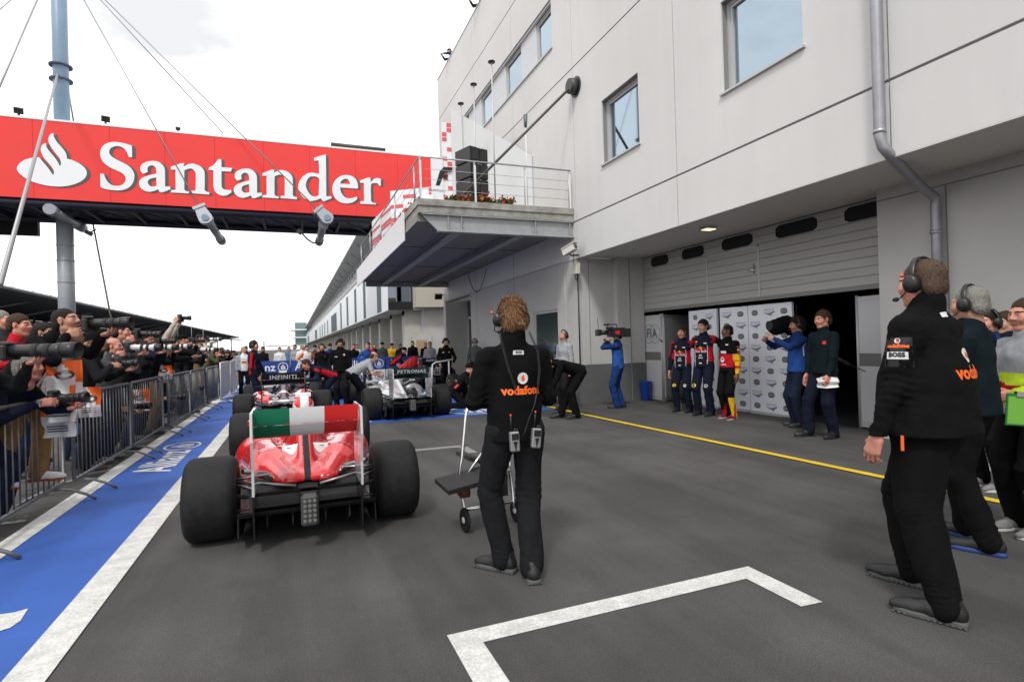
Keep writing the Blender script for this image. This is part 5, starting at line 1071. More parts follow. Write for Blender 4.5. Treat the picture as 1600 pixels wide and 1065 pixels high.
# ================================================================== racing cars
def paint(name, c, metal=0.): return mat('paint_'+name, c, .22, metal, coat=.8, var=.04, vs=3)
carbon = mat('carbon_fibre', (.010, .010, .011), .28, var=.4, vs=60, coat=.3); susp = mat('suspension_metal', (.26, .26, .27), .28, .8); hot = mat('gearbox_dark', (.035, .033, .03), .45, .6, var=.5, vs=25)
sidew = mat('tyre_marking_yellow', (.55, .42, .03), .6); rimm = mat('rim_dark', (.03, .03, .032), .35, .6); rimg = mat('rim_gold', (.48, .33, .12), .3, .8)
def wheel(parent, x, y, w, r, sx, rim=None, mark=None):
    t = MB(); pr = [(r*.50, -w/2+.02), (r*.62, -w/2), (r*.86, -w/2+.004), (r*.955, -w/2+.028), (r*.99, -w/2+.06), (r, -w*.22), (r*1.002, 0), (r, w*.22), (r*.99, w/2-.06), (r*.955, w/2-.028), (r*.86, w/2-.004), (r*.62, w/2), (r*.50, w/2-.02)]
    t.lathe([(a, b_) for a, b_ in pr], axis='x', n=56); T_ = t.build('wheel', [M['rubber']], parent); T_.location = (x, y, r-.004)
    b = MB(); R = rim or rimm
    b.lathe([(r*.52, -w/2+.03), (r*.50, -w/2+.012), (r*.44, -w/2+.02), (r*.40, -w/2+.06), (r*.12, -w/2+.05), (r*.10, -w/2+.02), (0, -w/2+.02)] if sx < 0 else [(0, w/2-.02), (r*.10, w/2-.02), (r*.12, w/2-.05), (r*.40, w/2-.06), (r*.44, w/2-.02), (r*.50, w/2-.012), (r*.52, w/2-.03)], axis='x', n=32)
    xo = sx*(w/2-.03)
    for k in range(7): a = 2*pi*k/7; b.box((xo, r*.27*cos(a), r*.27*sin(a)), (.02, r*.36, .02), Matrix.Rotation(a, 3, 'X'))
    xi = -sx*(w/2-.05); b.lathe([(r*.47, min(xi, xi-sx*.02)), (r*.47, max(xi, xi-sx*.02)+.001), (0, max(xi, xi-sx*.02)+.001)], axis='x', n=24)
    b.build('rim', [R], T_)
    if mark:
        b = MB()
        for a0 in (0.3, 2.4, 4.5):
            for s_ in (-1, 1):
                xx = s_*(w/2+.0015); ring = [(xx, r*.74*cos(a0+q), r*.74*sin(a0+q)) for q in np.linspace(0, 1.0, 10)]+[(xx, r*.70*cos(a0+q), r*.70*sin(a0+q)) for q in np.linspace(1.0, 0, 10)]
                b.add(ring, [list(range(20))])
        b.build('marking', [sidew], T_)
    return T_
def wing_profile(y0, z0, y1, z1, th, camber, n=7):
    up_ = [(y0+(y1-y0)*t, z0+(z1-z0)*t-camber*4*t*(1-t)+th*(1-t)*t*2.5) for t in np.linspace(0, 1, n)]; lo_ = [(y0+(y1-y0)*t, z0+(z1-z0)*t-camber*4*t*(1-t)-th*.25) for t in np.linspace(1, 0, n)]; return up_+lo_
def racing_car(label, at, yaw, livery, mats, flag=None, wing_txt=None, wing_mats=None, det=True, res=.03, end_m=None, rim=None, mark=True, drs=True, group='single seater racing cars'):
    t = thing('racing_car', label, 'racing car', (at[0], at[1], 0), yaw, group)
    b = Blob(.07)
    b.c((0, 4.15, .22), (0, 3.6, .40), .055, .10, ax=(0, 0, 1), sq=.6, k=.04).c((0, 3.6, .40), (0, 2.9, .50), .11, .17, ax=(0, 0, 1), sq=.7).c((0, 2.9, .47), (0, 1.9, .44), .20, .27, ax=(0, 0, 1), sq=.9).c((0, 1.9, .36), (0, 1.0, .36), .26, .24)
    b.c((0, 1.38, .80), (0, 1.2, .72), .085, .12, k=.05).c((0, 1.2, .72), (0, .25, .46), .10, .055, k=.09).c((0, 1.3, .55), (0, .1, .36), .17, .09, k=.1)
    for s_ in (-1, 1):
        b.c((s_*.46, 2.0, .36), (s_*.44, 1.45, .37), .185, .215, k=.09).c((s_*.44, 1.45, .37), (s_*.29, .65, .37), .215, .185, k=.09).c((s_*.29, .65, .37), (s_*.14, .05, .36), .185, .115, k=.08).c((s_*.58, 1.95, .22), (s_*.48, 1.1, .20), .10, .09, k=.06)
    b.c((0, 2.02, .72), (0, 1.66, .74), .19, .17, k=.06, op=1)
    for s_ in (-1, 1): b.c((s_*.50, 2.35, .38), (s_*.50, 2.12, .38), .12, .11, k=.03, op=1)
    if flag: b.c((0, .95, .80), (0, -.1, .50), .022, .03, k=.02, op=1)
    b.c((0, 1.62, .80), (0, 1.46, .80), .05, .048, k=.02, op=1)
    V_, Q_ = b.mesh(res, cut=lambda X: np.maximum(.06-X[:, 2], np.minimum(.45-X[:, 1], .375-X[:, 2])), relax=2); V_ = lap(V_, Q_, .3); mi = livery(fcent(V_, Q_)) if livery else None
    body = mesh_np('body', V_, Q_, mats, mi, True, t)
    e = MB(); e.mat(0)
    e.prism([(-.70, .35, .045), (.70, .35, .045), (.72, 2.5, .045), (.35, 3.0, .045), (-.35, 3.0, .045), (-.72, 2.5, .045)], (0, 0, .022)); e.build('floor', [carbon], t)
    # diffuser: rising ramp, side walls and strakes
    e = MB(); e.prism([(-.50, .35, .05), (.50, .35, .05), (.50, -.42, .25), (-.50, -.42, .25)], (0, 0, .012))
    for x in (-.50, -.30, -.12, .12, .30, .50):
        e.prism([(x-.004, .30, .05), (x-.004, -.42, .25), (x-.004, -.44, .17 if abs(x) < .4 else .11), (x-.004, -.1, .03)], (.008, 0, 0))
    e.prism([(-.48, .30, .37), (.48, .30, .37), (.42, -.40, .275), (-.42, -.40, .275)], (0, 0, .008))
    e.prism([(-.5, -.43, .255), (.5, -.43, .255), (.5, -.47, .285), (-.5, -.47, .285)], (0, 0, .006)); e.build('diffuser', [M['blackm']], t)
    # gearbox tail, crash structure and light
    e = MB(); e.mat(0).loft([[(sx*w, y, z) for sx, z in ((-1, .26), (1, .26), (1, h_), (-1, h_))] for y, w, h_ in ((.2, .10, .38), (-.2, .070, .36), (-.55, .050, .35))]); e.build('gearbox', [M['blackm']], t)
    lb = MB().mat(0).bbox(-.062, .062, -.66, -.56, .19, .42, .018).build('rear_light', [mat('lamp_housing', (.05, .05, .05), .35)], t)
    e = MB()
    for i in range(3):
        for j in range(5): e.lathe([(.0125, 0), (.0125, .006), (.008, .010), (0, .010)], n=8) if False else e.cyl(((i-1)*.034, -.660, .235+j*.036), ((i-1)*.034, -.667, .235+j*.036), .0145, .012, n=8)
    e.build('lens', [mat('led_lens', (.16, .16, .15), .25)], lb)
    # suspension
    for s_ in (-1, 1):
        e = MB()
        for (p, q, r_) in (((.10, .28, .42), (.60, .03, .45), .013), ((.09, -.22, .40), (.60, -.02, .45), .013), ((.12, .30, .20), (.60, .03, .18), .013), ((.10, -.2, .20), (.60, -.03, .18), .013), ((.13, .0, .28), (.60, 0, .32), .020), ((.10, .15, .20), (.58, .02, .42), .011), ((.16, .42, .36), (.50, .08, .50), .02)):
            e.cyl((s_*p[0], p[1], p[2]), (s_*q[0], q[1], q[2]), r_, n=8)
        e.box((s_*.61, 0, .32), (.06, .16, .26)).box((s_*.57, .0, .40), (.02, .24, .10))
        e.build('rear_suspension', [susp], t); e = MB()
        for (p, q) in (((.15, 3.15, .48), (.62, 3.3, .42)), ((.15, 3.55, .42), (.62, 3.32, .42)), ((.12, 3.1, .32), (.62, 3.28, .2)), ((.12, 3.6, .28), (.62, 3.32, .2))): e.cyl((s_*p[0], p[1], p[2]), (s_*q[0], q[1], q[2]), .012, n=6)
        e.build('front_suspension', [susp], t)
    for s_ in (-1, 1): e = MB().cyl((s_*.19, .35, .40), (s_*.30, .12, .40), .035, n=14).cyl((s_*.30, .12, .40), (s_*.302, .118, .40), .028, n=14); e.build('exhaust', [mat('exhaust_metal', (.20, .18, .16), .35, .9)], t)
    # rear wing
    wm = wing_mats or [carbon]; n = 3 if flag else 1; wg = MB()
    xs = [-.372, -.124, .124, .372] if flag else [-.372, .372]
    for i in range(len(xs)-1):
        wg.mat(i if flag else 0)
        for pf in (wing_profile(-.30, .822, -.50, .930, .016, .030), wing_profile(-.52, .938, -.56, 1.06, .009, .012)):
            wg.loft([[(x, y, z) for y, z in pf] for x in (xs[i]+(.0 if i == 0 else .0006), xs[i+1])])
    rwp = wg.build('rear_wing', wm, t)
    for s_ in (-1, 1):
        wg = MB(); x = s_*.383; wg.mat(0).prism([(x-.006, -.12, .50), (x-.006, -.10, .95), (x-.006, -.16, 1.045), (x-.006, -.64, 1.045), (x-.006, -.66, .84), (x-.006, -.60, .62), (x-.006, -.60, .44), (x-.006, -.16, .44)], (.018, 0, 0))
        wg.mat(1).prism([(x-.006, -.16, .44), (x-.006, -.60, .44), (x-.006, -.56, .10), (x-.006, -.2, .06)], (.012, 0, 0))
        wg.build('end_plate', [end_m or carbon, carbon], rwp)
    MB().mat(0).loft([[(x, y, z) for y, z in wing_profile(-.30, .385, -.52, .45, .014, .02)] for x in (-.377, .377)]).loft([[(x, y, z) for y, z in wing_profile(-.34, .30, -.50, .335, .014, .012)] for x in (-.377, .377)]).build('beam_wing', [carbon], t)
    if wing_txt:
        e = MB(); tx, sz, zz, tm = wing_txt; V2, F2 = text2d(tx, sz, bold=.0025, spacing=1.15); e.mesh(*on_plane((V2, F2), (0, -.590, zz+.05), (1, 0, 0), (0, -.42, .9))); e.build('lettering', [tm], rwp)
    # front wing
    e = MB(); e.mat(0).loft([[(x, y, z) for y, z in wing_profile(4.25, .10, 3.95, .13, .012, .01)] for x in (-.88, .88)])
    for s_ in (-1, 1):
        e.loft([[(s_*x, y, z) for y, z in wing_profile(4.02, .15, 3.82, .23, .01, .008)] for x in ((.30, .86) if s_ > 0 else (.86, .30))]); e.bb(s_*.885-.006, s_*.885+.006, 3.78, 4.30, .06, .28)
    e.cyl((-.09, 4.05, .13), (-.06, 3.95, .3), .012, n=6).cyl((.09, 4.05, .13), (.06, 3.95, .3), .012, n=6); e.build('front_wing', [mats[0]], t)
    for s_ in (-1, 1):
        wheel(t, s_*.715, 0, .37, .33, s_, rim, mark); wheel(t, s_*.745, 3.3, .30, .33, s_, rim, mark)
        m_ = MB().box((s_*.52, 2.05, .66), (.14, .06, .055)).cyl((s_*.30, 2.05, .55), (s_*.48, 2.05, .65), .008, n=6); m_.build('mirror', [mats[0]], t)
    e = MB().cyl((0, 1.42, .93), (0, 1.42, 1.0), .006, n=6).box((0, 1.45, 1.0), (.16, .12, .035)); e.build('roll_camera', [mats[min(1, len(mats)-1)]], t)
    return t
def driver_in(label, car, hel, helm2, suit='navy', z=0.):
    m = car.matrix_basis if False else (Matrix.Translation(car.location) @ Matrix.Rotation(car.rotation_euler[2], 4, 'Z')); o = m @ Vector((0, 1.55, .0)); f = m.to_3x3() @ Vector((0, 1, 0))
    P = person(label, (o.x, o.y), (f.x, f.y), h=1.62, hip=.14, lean=-.25, L=(-.14, .48, .45), R=(.14, .48, .45), fL=(-.10, .82, 0, .12), fR=(.10, .82, 0, .12), kL=(0, 0, 1), kR=(0, 0, 1), top=suit, legs=suit, hair=None, res=.03, z=.12+z, group='drivers seated in their cars')
    HF, c, s = P['HF'], P['head'], P['s']; b = Blob(.02); b.e((0, -.005, .02), (.122, .145, .130)).c((0, .05, -.06), (0, .02, -.07), .085, .10, k=.05); V_, Q_ = b.mesh(.012, relax=1); C = fcent(V_, Q_)
    mi = np.where((C[:, 1] > .06) & (np.abs(C[:, 2]-.01) < .035), 2, np.where((np.sin(C[:, 0]*38+1)*np.sin(C[:, 2]*30-C[:, 1]*22) > .12), 1, 0)); mesh_np('helmet', (V_*s)@HF.T+c, Q_, [hel, helm2, M['dglass']], mi, True, P['t']); return P
# liveries
pr, pw, pg = paint('racing_red', (.58, .006, .010)), paint('gloss_white', (.75, .75, .75)), paint('flag_green', (.004, .12, .065))
pn, psv, pk, pgd, pyl, ptl, prr = paint('midnight_navy', (.008, .010, .035)), paint('silver', (.55, .56, .58), .4), paint('gloss_black', (.008, .008, .008)), paint('gold', (.50, .34, .12), .5), paint('race_yellow', (.75, .45, .01)), paint('teal', (.0, .10, .09)), paint('bright_red', (.65, .01, .01))
wgr = paint('plate_grey', (.50, .51, .52))
c1 = racing_car('red racing car with a green white and red rear wing, closest to the camera', (.085, 5.04), .0, lambda C: np.where((C[:, 2] < .16) & (np.abs(C[:, 0]) > .3), 1, np.where((np.abs(C[:, 0]) < .030) & (C[:, 1] < 1.0), 2, 0)), [pr, pw, M['blackm']], flag=True, wing_mats=[mat('flag_green_panel', (.008, .19, .10), .5), mat('flag_white_panel', (.85, .85, .85), .5), mat('flag_red_panel', (.72, .02, .02), .5)], end_m=wgr, res=.018, mark=False)
driver_in('driver in a red and white helmet seated in the red racing car', c1, pw, paint('helmet_red', (.6, .01, .01)), 'red')
# white sponsor diamonds and small writing on the engine cover of the red car
bvh1 = BVHTree.FromPolygons([tuple(v.co) for v in c1.children[0].data.vertices], [tuple(p.vertices) for p in c1.children[0].data.polygons])
def car_decal(car, bvh, VF, o, n, up_, name, m):
    o, n = v3(o), nrm(n); x = nrm(np.cross(up_, n)); u = np.cross(n, x); out = []
    for v in VF[0]:
        q = o+x*v[0]+u*v[1]; h_ = bvh.ray_cast(Vector(q+n*.6), Vector(-n), 1.3); out.append(v3(h_[0])+n*.004 if h_[0] is not None else q)
    return mesh_np(name, np.array(out), [list(f) for f in VF[1]], [m], None, False, car.children[0])
def diam(w, h_, n=6):
    V = []; F = []
    for j in range(n+1):
        for i in range(n+1): a = (i/n-.5)*w; b_ = (j/n-.5); V.append((a*(1 if b_ > .1 else max(.04, (b_+.5)/.6)), b_*h_, 0))
    return np.array(V), [[j*(n+1)+i, j*(n+1)+i+1, (j+1)*(n+1)+i+1, (j+1)*(n+1)+i] for j in range(n) for i in range(n)]
for s_ in (-1, 1):
    n_ = (s_*.55, -.55, .62)
    car_decal(c1, bvh1, diam(.17, .20), (s_*.16, .58, .52), n_, (0, .3, 1), 'white_diamond', pw)
    for k in range(2): car_decal(c1, bvh1, rect(.05-.015*k, .008, 3), (s_*.148, .60, .575-.03*k), n_, (0, .3, 1), 'dark_mark', ink)
    car_decal(c1, bvh1, rect(.06, .025, 3), (s_*.10, .30, .42), n_, (s_*.5, .3, 1), 'white_patch', pw)
    for k in range(3): car_decal(c1, bvh1, rect(.20-.04*k, .016, 5), (s_*.40, .80, .33-.035*k), (s_*.6, -.75, .35), (0, .2, 1), 'white_mark', pw)
def liv_rb(C): return np.where((np.abs(np.abs(C[:, 0])-.40) < .12) & (C[:, 2] > .42), 2, np.where((C[:, 1] > 3.3), 3, np.where(np.sin(C[:, 1]*9+C[:, 2]*14) > .75, 1, 0)))
c2 = racing_car('navy racing car with black rear wing, nose to tail ahead of the red racing car', (-.20, 11.95), .02, liv_rb, [pn, pw, prr, pyl], wing_txt=('INFINITI', .115, .925, M['logo']), end_m=carbon, res=.03)
bvh2 = BVHTree.FromPolygons([tuple(v.co) for v in c2.children[0].data.vertices], [tuple(p.vertices) for p in c2.children[0].data.polygons])
for s_ in (-1, 1): car_decal(c2, bvh2, text2d('RedBull' if False else 'Red Bull', .14, bold=.004), (s_*.3, 1.0, .4), (s_*.8, -.5, .4), (0, .2, 1), 'lettering', pw)
def liv_si(C): return np.where((np.abs(C[:, 0]) < .30) & (C[:, 1] < .75) & (C[:, 2] > .18) & (C[:, 0] > .02), 1, np.where((C[:, 2] < .17), 2, 0))
c3 = racing_car('silver racing car with teal rear wing beside the navy car', (2.20, 11.75), .0, liv_si, [psv, carbon, ptl], wing_txt=('PETRONAS', .105, .93, M['logo']), wing_mats=[paint('dark_teal', (.002, .035, .035))], end_m=psv, res=.026)
def liv_lo(C): return np.where((np.sin(C[:, 1]*7+np.abs(C[:, 0])*9) > .80) & (C[:, 2] > .2), 1, np.where(np.abs(C[:, 2]-.56) < .018, 2, 0))
c4 = racing_car('black and gold racing car with gold wheel rims beside the kneeling mechanic', (4.95, 12.3), -.02, liv_lo, [pk, pgd, pw], end_m=pk, res=.03, rim=rimg)
c5 = racing_car('navy racing car furthest right under a red cloth by the entrance door', (4.40, 19.2), .0, liv_rb, [pn, pw, prr, pyl], wing_txt=('INFINITI', .115, .925, M['logo']), res=.04)
c6 = racing_car('dark racing car in front of the navy car, only its right wheels in view', (.55, 17.1), .0, None, [pk], res=.045)
for c_, l_, a_, b_ in ((c2, 'driver in a white and red helmet in the navy car ahead of the red one', pw, prr), (c5, 'driver in a white red and yellow helmet seated in the far navy car', pw, prr)): driver_in(l_, c_, a_, b_)
# ================================================================== people
orp = mat('orange_print', (.85, .13, .01), .6); wpr = mat('white_patch', (.72, .72, .72), .6); rdp = mat('red_patch', (.6, .01, .015), .6); ylp = mat('yellow_patch', (.75, .5, .02), .6); gyp = mat('grey_patch', (.16, .17, .17), .6)
def disc(r, n=24): return fill2d([circ(n, r)])
def drop(r): return fill2d([smooth_poly([(0.15*r, 1.0*r, 1), (-.25*r, .45*r), (-.42*r, -.05*r), (-.3*r, -.5*r), (0, -.62*r), (.32*r, -.48*r), (.45*r, -.05*r), (.28*r, .35*r)])])
# man in the middle, seen from behind
Pc = person('man in black fleece with orange lettering seen from behind, arms folded, in the middle', (1.33, 3.38), (.06, 1), h=1.80, lean=.02, res=.011, head=(.10, .02, 0), L=(-.09, .23, 1.10), R=(.09, .26, 1.13), eL=(-.75, -.5, -1), eR=(.75, -.5, -1), hdL=(.8, .5, .1), hdR=(-.8, .5, .1),
            fL=(-.075, .08, .75), fR=(.045, -.12, -.10), legs='char', top='black', skin_='tan', hair='tousled', hc='ginger', shoes='black', sole='sole', shoe_kind='wavy', headset='full', folds=1.0, collar=3.4, hem=-.03)
decal(Pc, text2d('vodafone', .072, bold=.003, spacing=1.02), (.025, 0, .235), (0, -1, 0), 'lettering', [orp])
decal(Pc, disc(.036), (.025, 0, .312), (0, -1, 0), 'roundel', [wpr]); decal(Pc, drop(.026), (.025, 0, .312), (0, -1, 0), 'roundel', [orp], off=.007)
decal(Pc, rect(.072, .026), (.01, 0, .455), (0, -1, .2), 'patch', [wpr]); decal(Pc, text2d('BOSS', .018, bold=.0008), (.01, 0, .455), (0, -1, .2), 'lettering', [ink], off=.007)
decal(Pc, rect(.012, .05), (-.24, 0, .36), (-1, 0, 0), 'patch', [orp])
def radio(label, P, x, z, tilt):
    p = toworld(P, P['T'](x, -.13, z)); t = thing('two_way_radio', label, 'radio', tuple(p), P['yaw'], 'silver radios clipped to the belt'); R = Matrix.Rotation(tilt, 3, 'Y')
    sv = mat('radio_silver', (.33, .33, .34), .35, .5); b = MB(); b.T = R.to_4x4(); b.mat(0).bbox(-.030, .030, -.036, .006, -.125, .0, .008).mat(1).bb(-.022, .022, -.0385, -.034, -.05, -.012).prism([(-.014, -.0395, -.06), (.014, -.0395, -.06), (0, -.0395, -.12)], (0, .002, 0)); b.build('case', [sv, M['black']], t)
    b = MB(); b.T = R.to_4x4(); b.mat(0).cyl((-.016, -.016, 0), (-.016, -.016, .095), .005, n=8).mat(1).cyl((-.016, -.016, .095), (-.016, -.016, .108), .0065, n=8).mat(0).cyl((.006, -.016, 0), (.006, -.016, .018), .008, n=10).cyl((.021, -.016, 0), (.021, -.016, .014), .006, n=8); b.build('antenna', [M['black'], mat('orange_red_plastic', (.75, .08, .02), .4)], t)
radio('silver radio with red tipped aerial, left one on the belt of the middle man', Pc, -.055, -.01, -.03); radio('silver radio on the right side of the belt of the middle man', Pc, .095, .0, .10)
def coil(P, pts, label, r=.0045, n=26):
    W_ = [Vector(P['T'](*p)) for p in pts]; path = []
    for i in range(n*8+1):
        t = i/(n*8)*(len(W_)-1); k = min(int(t), len(W_)-2); q = W_[k].lerp(W_[k+1], t-k); a = i/8*2*pi; path.append(tuple(q+Vector((cos(a)*.007, 0, sin(a)*.007))))
    t = thing('headset_cable', label, 'cable', tuple(P['t'].location), P['yaw'], 'headset cables of the middle man'); MB().tube(path, .0026, n=5).build('cable', [M['black']], t)
coil(Pc, [(-.11, -.10, .60), (-.10, -.145, .48), (-.075, -.155, .36), (-.03, -.15, .24)], 'coiled black headset cable down the left of the fleece back')
coil(Pc, [(.09, -.09, .60), (.12, -.145, .48), (.125, -.155, .36), (.11, -.155, .26)], 'coiled black headset cable down the right of the fleece back')
t = thing('headset_cable', 'plain thin cable from the fleece back down to the left radio', 'cable', tuple(Pc['t'].location), Pc['yaw'], 'headset cables of the middle man'); MB().tube([tuple(Pc['T'](*p)) for p in ((.11, -.155, .26), (.08, -.165, .15), (.03, -.175, .05), (.005, -.17, -.02), (-.02, -.16, -.05))], .0035, n=6).build('cable', [M['black']], t)
# big man on the right
Pr = person('tall man in black fleece with white and orange arm patches, nearest on the right', (3.275, 2.07), (-.20, .98), h=1.92, lean=.0, res=.011, head=(-.16, .06, 0), L=(-.31, .10, .82), R=(.28, .20, .98), eL=(-.5, -1, 0), hdL=(.05, .35, -1), palL=(1, -.2, 0), hand=(.55, .4),
            fL=(-.205, -.14, .22), fR=(.13, .13, .15), build=1.62, skin_='red', hair='crop', hc='stub', shoes='black', sole='sole', shoe_kind='wavy', headset='full', folds=1.1, collar=3.0, legs='black', top='black', hem=-.02, hipoff=(.03, .0))
decal(Pr, rect(.115, .145), (-.3, .0, .345), (-1, -.05, .1), 'patch', [mat('black_patch', (.006, .006, .007), .6)], off=.002)
decal(Pr, text2d('vodafone', .026, bold=.0014), (-.3, .0, .375), (-1, -.05, .1), 'lettering', [orp]); decal(Pr, disc(.013, 16), (-.3, .0, .402), (-1, -.05, .1), 'roundel', [wpr]); decal(Pr, drop(.009), (-.3, .0, .402), (-1, -.05, .1), 'roundel', [orp], off=.007)
decal(Pr, rect(.088, .036), (-.3, .0, .328), (-1, -.05, .1), 'patch', [wpr], off=.004); decal(Pr, text2d('BOSS', .030, bold=.0016), (-.3, .0, .331), (-1, -.05, .1), 'lettering', [ink], off=.007)
decal(Pr, text2d('vodafone', .088, bold=.0035, spacing=1.02), (.05, 0, .235), (0, -1, 0), 'lettering', [orp]); decal(Pr, disc(.036), (.03, 0, .32), (0, -1, 0), 'roundel', [wpr]); decal(Pr, drop(.026), (.03, 0, .32), (0, -1, 0), 'roundel', [orp], off=.007)
decal(Pr, rect(.052, .026), (-.03, 0, .475), (0, -1, .5), 'patch', [wpr])
decal(Pr, rect(.014, .075), (-.2, 0, -.10), (-1, -.1, 0), 'tag', [orp], on='jacket')
# right hand group
def group_man(*a, **k): return person(*a, **k)
P2_ = person('man in dark teal jacket with grey hair standing behind the tall man', (4.40, 2.45), (-.2, .98), h=1.82, res=.014, top='teal', legs='black', hair='crop', hc='grey', shoes='black', sole='soleb', skin_='tan', headset='half', head=(-.1, .05, 0), L=(-.12, .22, 1.0), R=(.15, .22, 1.0), build=1.08, fL=(-.13, -.1, .2), fR=(.12, .1, -.1))
P3_ = person('man in blue jacket with headset, second from the right edge', (6.1, 3.25), (-.95, .25), h=1.70, res=.014, top='dblue', legs='black', hair='crop', hc='dark', shoes='grey', sole='solew', skin_='red', headset='half', head=(0, .05, 0))
P4_ = person('man in white jacket with red and yellow green panels holding a clipboard', (4.98, 2.42), (-.92, .30), h=1.74, res=.013, top='lgrey', tops=[CL['lgrey'], CL['red'], CL['hiv'], CL['white']], legs='black', hair='crop', hc='brown', shoes='grey', sole='solew', skin_='red',
             paint=lambda B, t: np.where((t == 4) | ((t == 1) & (B[:, 2] > .02) & (B[:, 2] < .26) & (B[:, 1] > -.02)), np.where(np.sin(B[:, 2]*40+B[:, 1]*20) > .1, 1, 2), np.where(B[:, 2] < .02, 3, 0)), L=(-.14, .26, 1.06), R=(.10, .30, 1.0), hand=(.8, .8), headset=False)
decal(P4_, text2d('MMC', .05, bold=.001), (-.2, 0, .36), (-1, .1, 0), 'lettering', [ink]) if False else None
def clip(label, pos, d, up_, w=.22, h_=.31, m=None, papers=True):
    F_ = frame(d, up_); t = thing('clipboard', label, 'clipboard', tuple(pos)); t.rotation_euler = Matrix(F_.tolist()).to_euler()
    MB().bb(-w/2, w/2, 0, .006, -h_/2, h_/2).build('board', [m], t)
    if papers: MB().bb(-w/2+.01, w/2-.01, -.003, -.0005, -h_/2+.01, h_/2-.02).build('paper', [mat('green_sheet', (.16, .42, .05), .7)], t); MB().bb(-.04, .04, -.012, .01, h_/2-.02, h_/2+.015).build('clip', [M['chrome']], t)
    return t
clip('green clipboard held by the man in the white jacket at the right edge', Vector(PX(1594, 640, 4.66)), (.35, 1, 0), (.1, 0, 1), .20, .22, mat('green_board', (.01, .16, .05), .5))
person('man in dark clothes mostly hidden at the far right edge', (6.95, 3.55), (-.9, .3), h=1.7, res=.02, top='navy', legs='black', hair='short', shoes='white', sole='solew')
# three drivers
def suit_rb(B, t):
    m = np.zeros(len(B), int); m[(t == 1) & (np.abs(B[:, 0]) > .125) & (B[:, 2] > .05) & (B[:, 2] < .32)] = 1
    m[(t == 1) & (np.abs(np.abs(B[:, 0])-.118) < .005) & (B[:, 2] < .34)] = 2; m[((t == 2) | (t == 3)) & (np.abs(B[:, 1]-.03) < .022)] = 1
    return m
def leg_rb(C, t): m = np.zeros(len(C), int); k = np.abs(np.abs(C[:, 0])-.165) ; m[(C[:, 0] > .0) & (np.abs(C[:, 1]) < .012) & (C[:, 2] < .9)] = 1; return m
rbs, rbl = [CL['navy'], CL['red'], CL['white']], [CL['navy'], CL['white']]
kw = dict(res=.014, shoes='black', legm=rbl, tops=rbs, paint=suit_rb, paint_l=leg_rb)
D1 = person('driver in navy and red overalls, leftmost of the three by the backdrop', (7.36, 9.30), (-.88, -.42), h=1.74, hair='short', hc='brown', skin_='red', head=(.15, 0, 0), L=(-.30, .02, .80) if False else (.30, -.05, 1.36), R=(.30, .04, .80), eL=(-.5, -1, 0), **{**kw}) if False else \
     person('driver in navy and red overalls, leftmost of the three by the backdrop', (7.36, 9.30), (-.88, -.42), h=1.75, hair='short', hc='brown', skin_='red', head=(.15, 0, 0), R=(.28, .04, .82), L=(-.50, -.06, 1.30), eL=(-.3, -1, -.4), fL=(-.13, 0, 0), fR=(.13, 0, 0), **kw)
D2 = person('tallest driver in navy and red overalls, middle of the three', (7.36, 8.66), (-.90, -.35), h=1.86, hair='short', hc='dark', skin_='fair', head=(-.1, 0, 0), R=(.42, -.24, 1.28), L=(-.40, -.24, 1.28), eR=(.3, -1, -.3), eL=(-.3, -1, -.3), fL=(-.11, 0, 0), fR=(.12, .02, 0), **kw)
def suit_mc(B, t):
    m = np.zeros(len(B), int); m[(t == 1) & (B[:, 2] < .28) & (B[:, 2] > .03)] = 1; m[(t == 4) | (t == 2) & (B[:, 2] < .28)] = 2; m[(t == 4) & (np.sin(B[:, 2]*45) > .4)] = 1; m[(t == 5)] = 2; return m
def leg_mc(C, t): m = np.zeros(len(C), int); m[(np.abs(C[:, 1]) < .035) & (np.abs(C[:, 0]) > .1) & (C[:, 2] < .72)] = 1; m[(C[:, 0] < -.0) & (C[:, 1] < -.02) & (C[:, 2] < .42)] = 2; m[(np.abs(C[:, 0]) > .14) & (C[:, 2] < .42)] = 2; m[(C[:, 0] > .02) & (C[:, 1] < -.03) & (C[:, 2] < .62)] = 2; m[(C[:, 2] < .3) & (np.abs(C[:, 1]-.05) < .02)] = 3; return m
D3 = person('driver in black red and yellow overalls, rightmost of the three', (7.40, 8.06), (-.93, -.05), h=1.73, hair='crop', hc='dark', skin_='dark', res=.014, shoes='red', sole='solew', tops=[CL['black'], CL['red'], CL['yellow'], CL['white']], legm=[CL['black'], CL['white'], CL['yellow'], CL['red']], paint=suit_mc, paint_l=leg_mc, L=(-.27, .06, .80), R=(.34, -.20, 1.25), eR=(.6, -1, -.2), head=(-.45, .08, 0), fL=(-.11, .03, .2), fR=(.1, -.03, -.1))
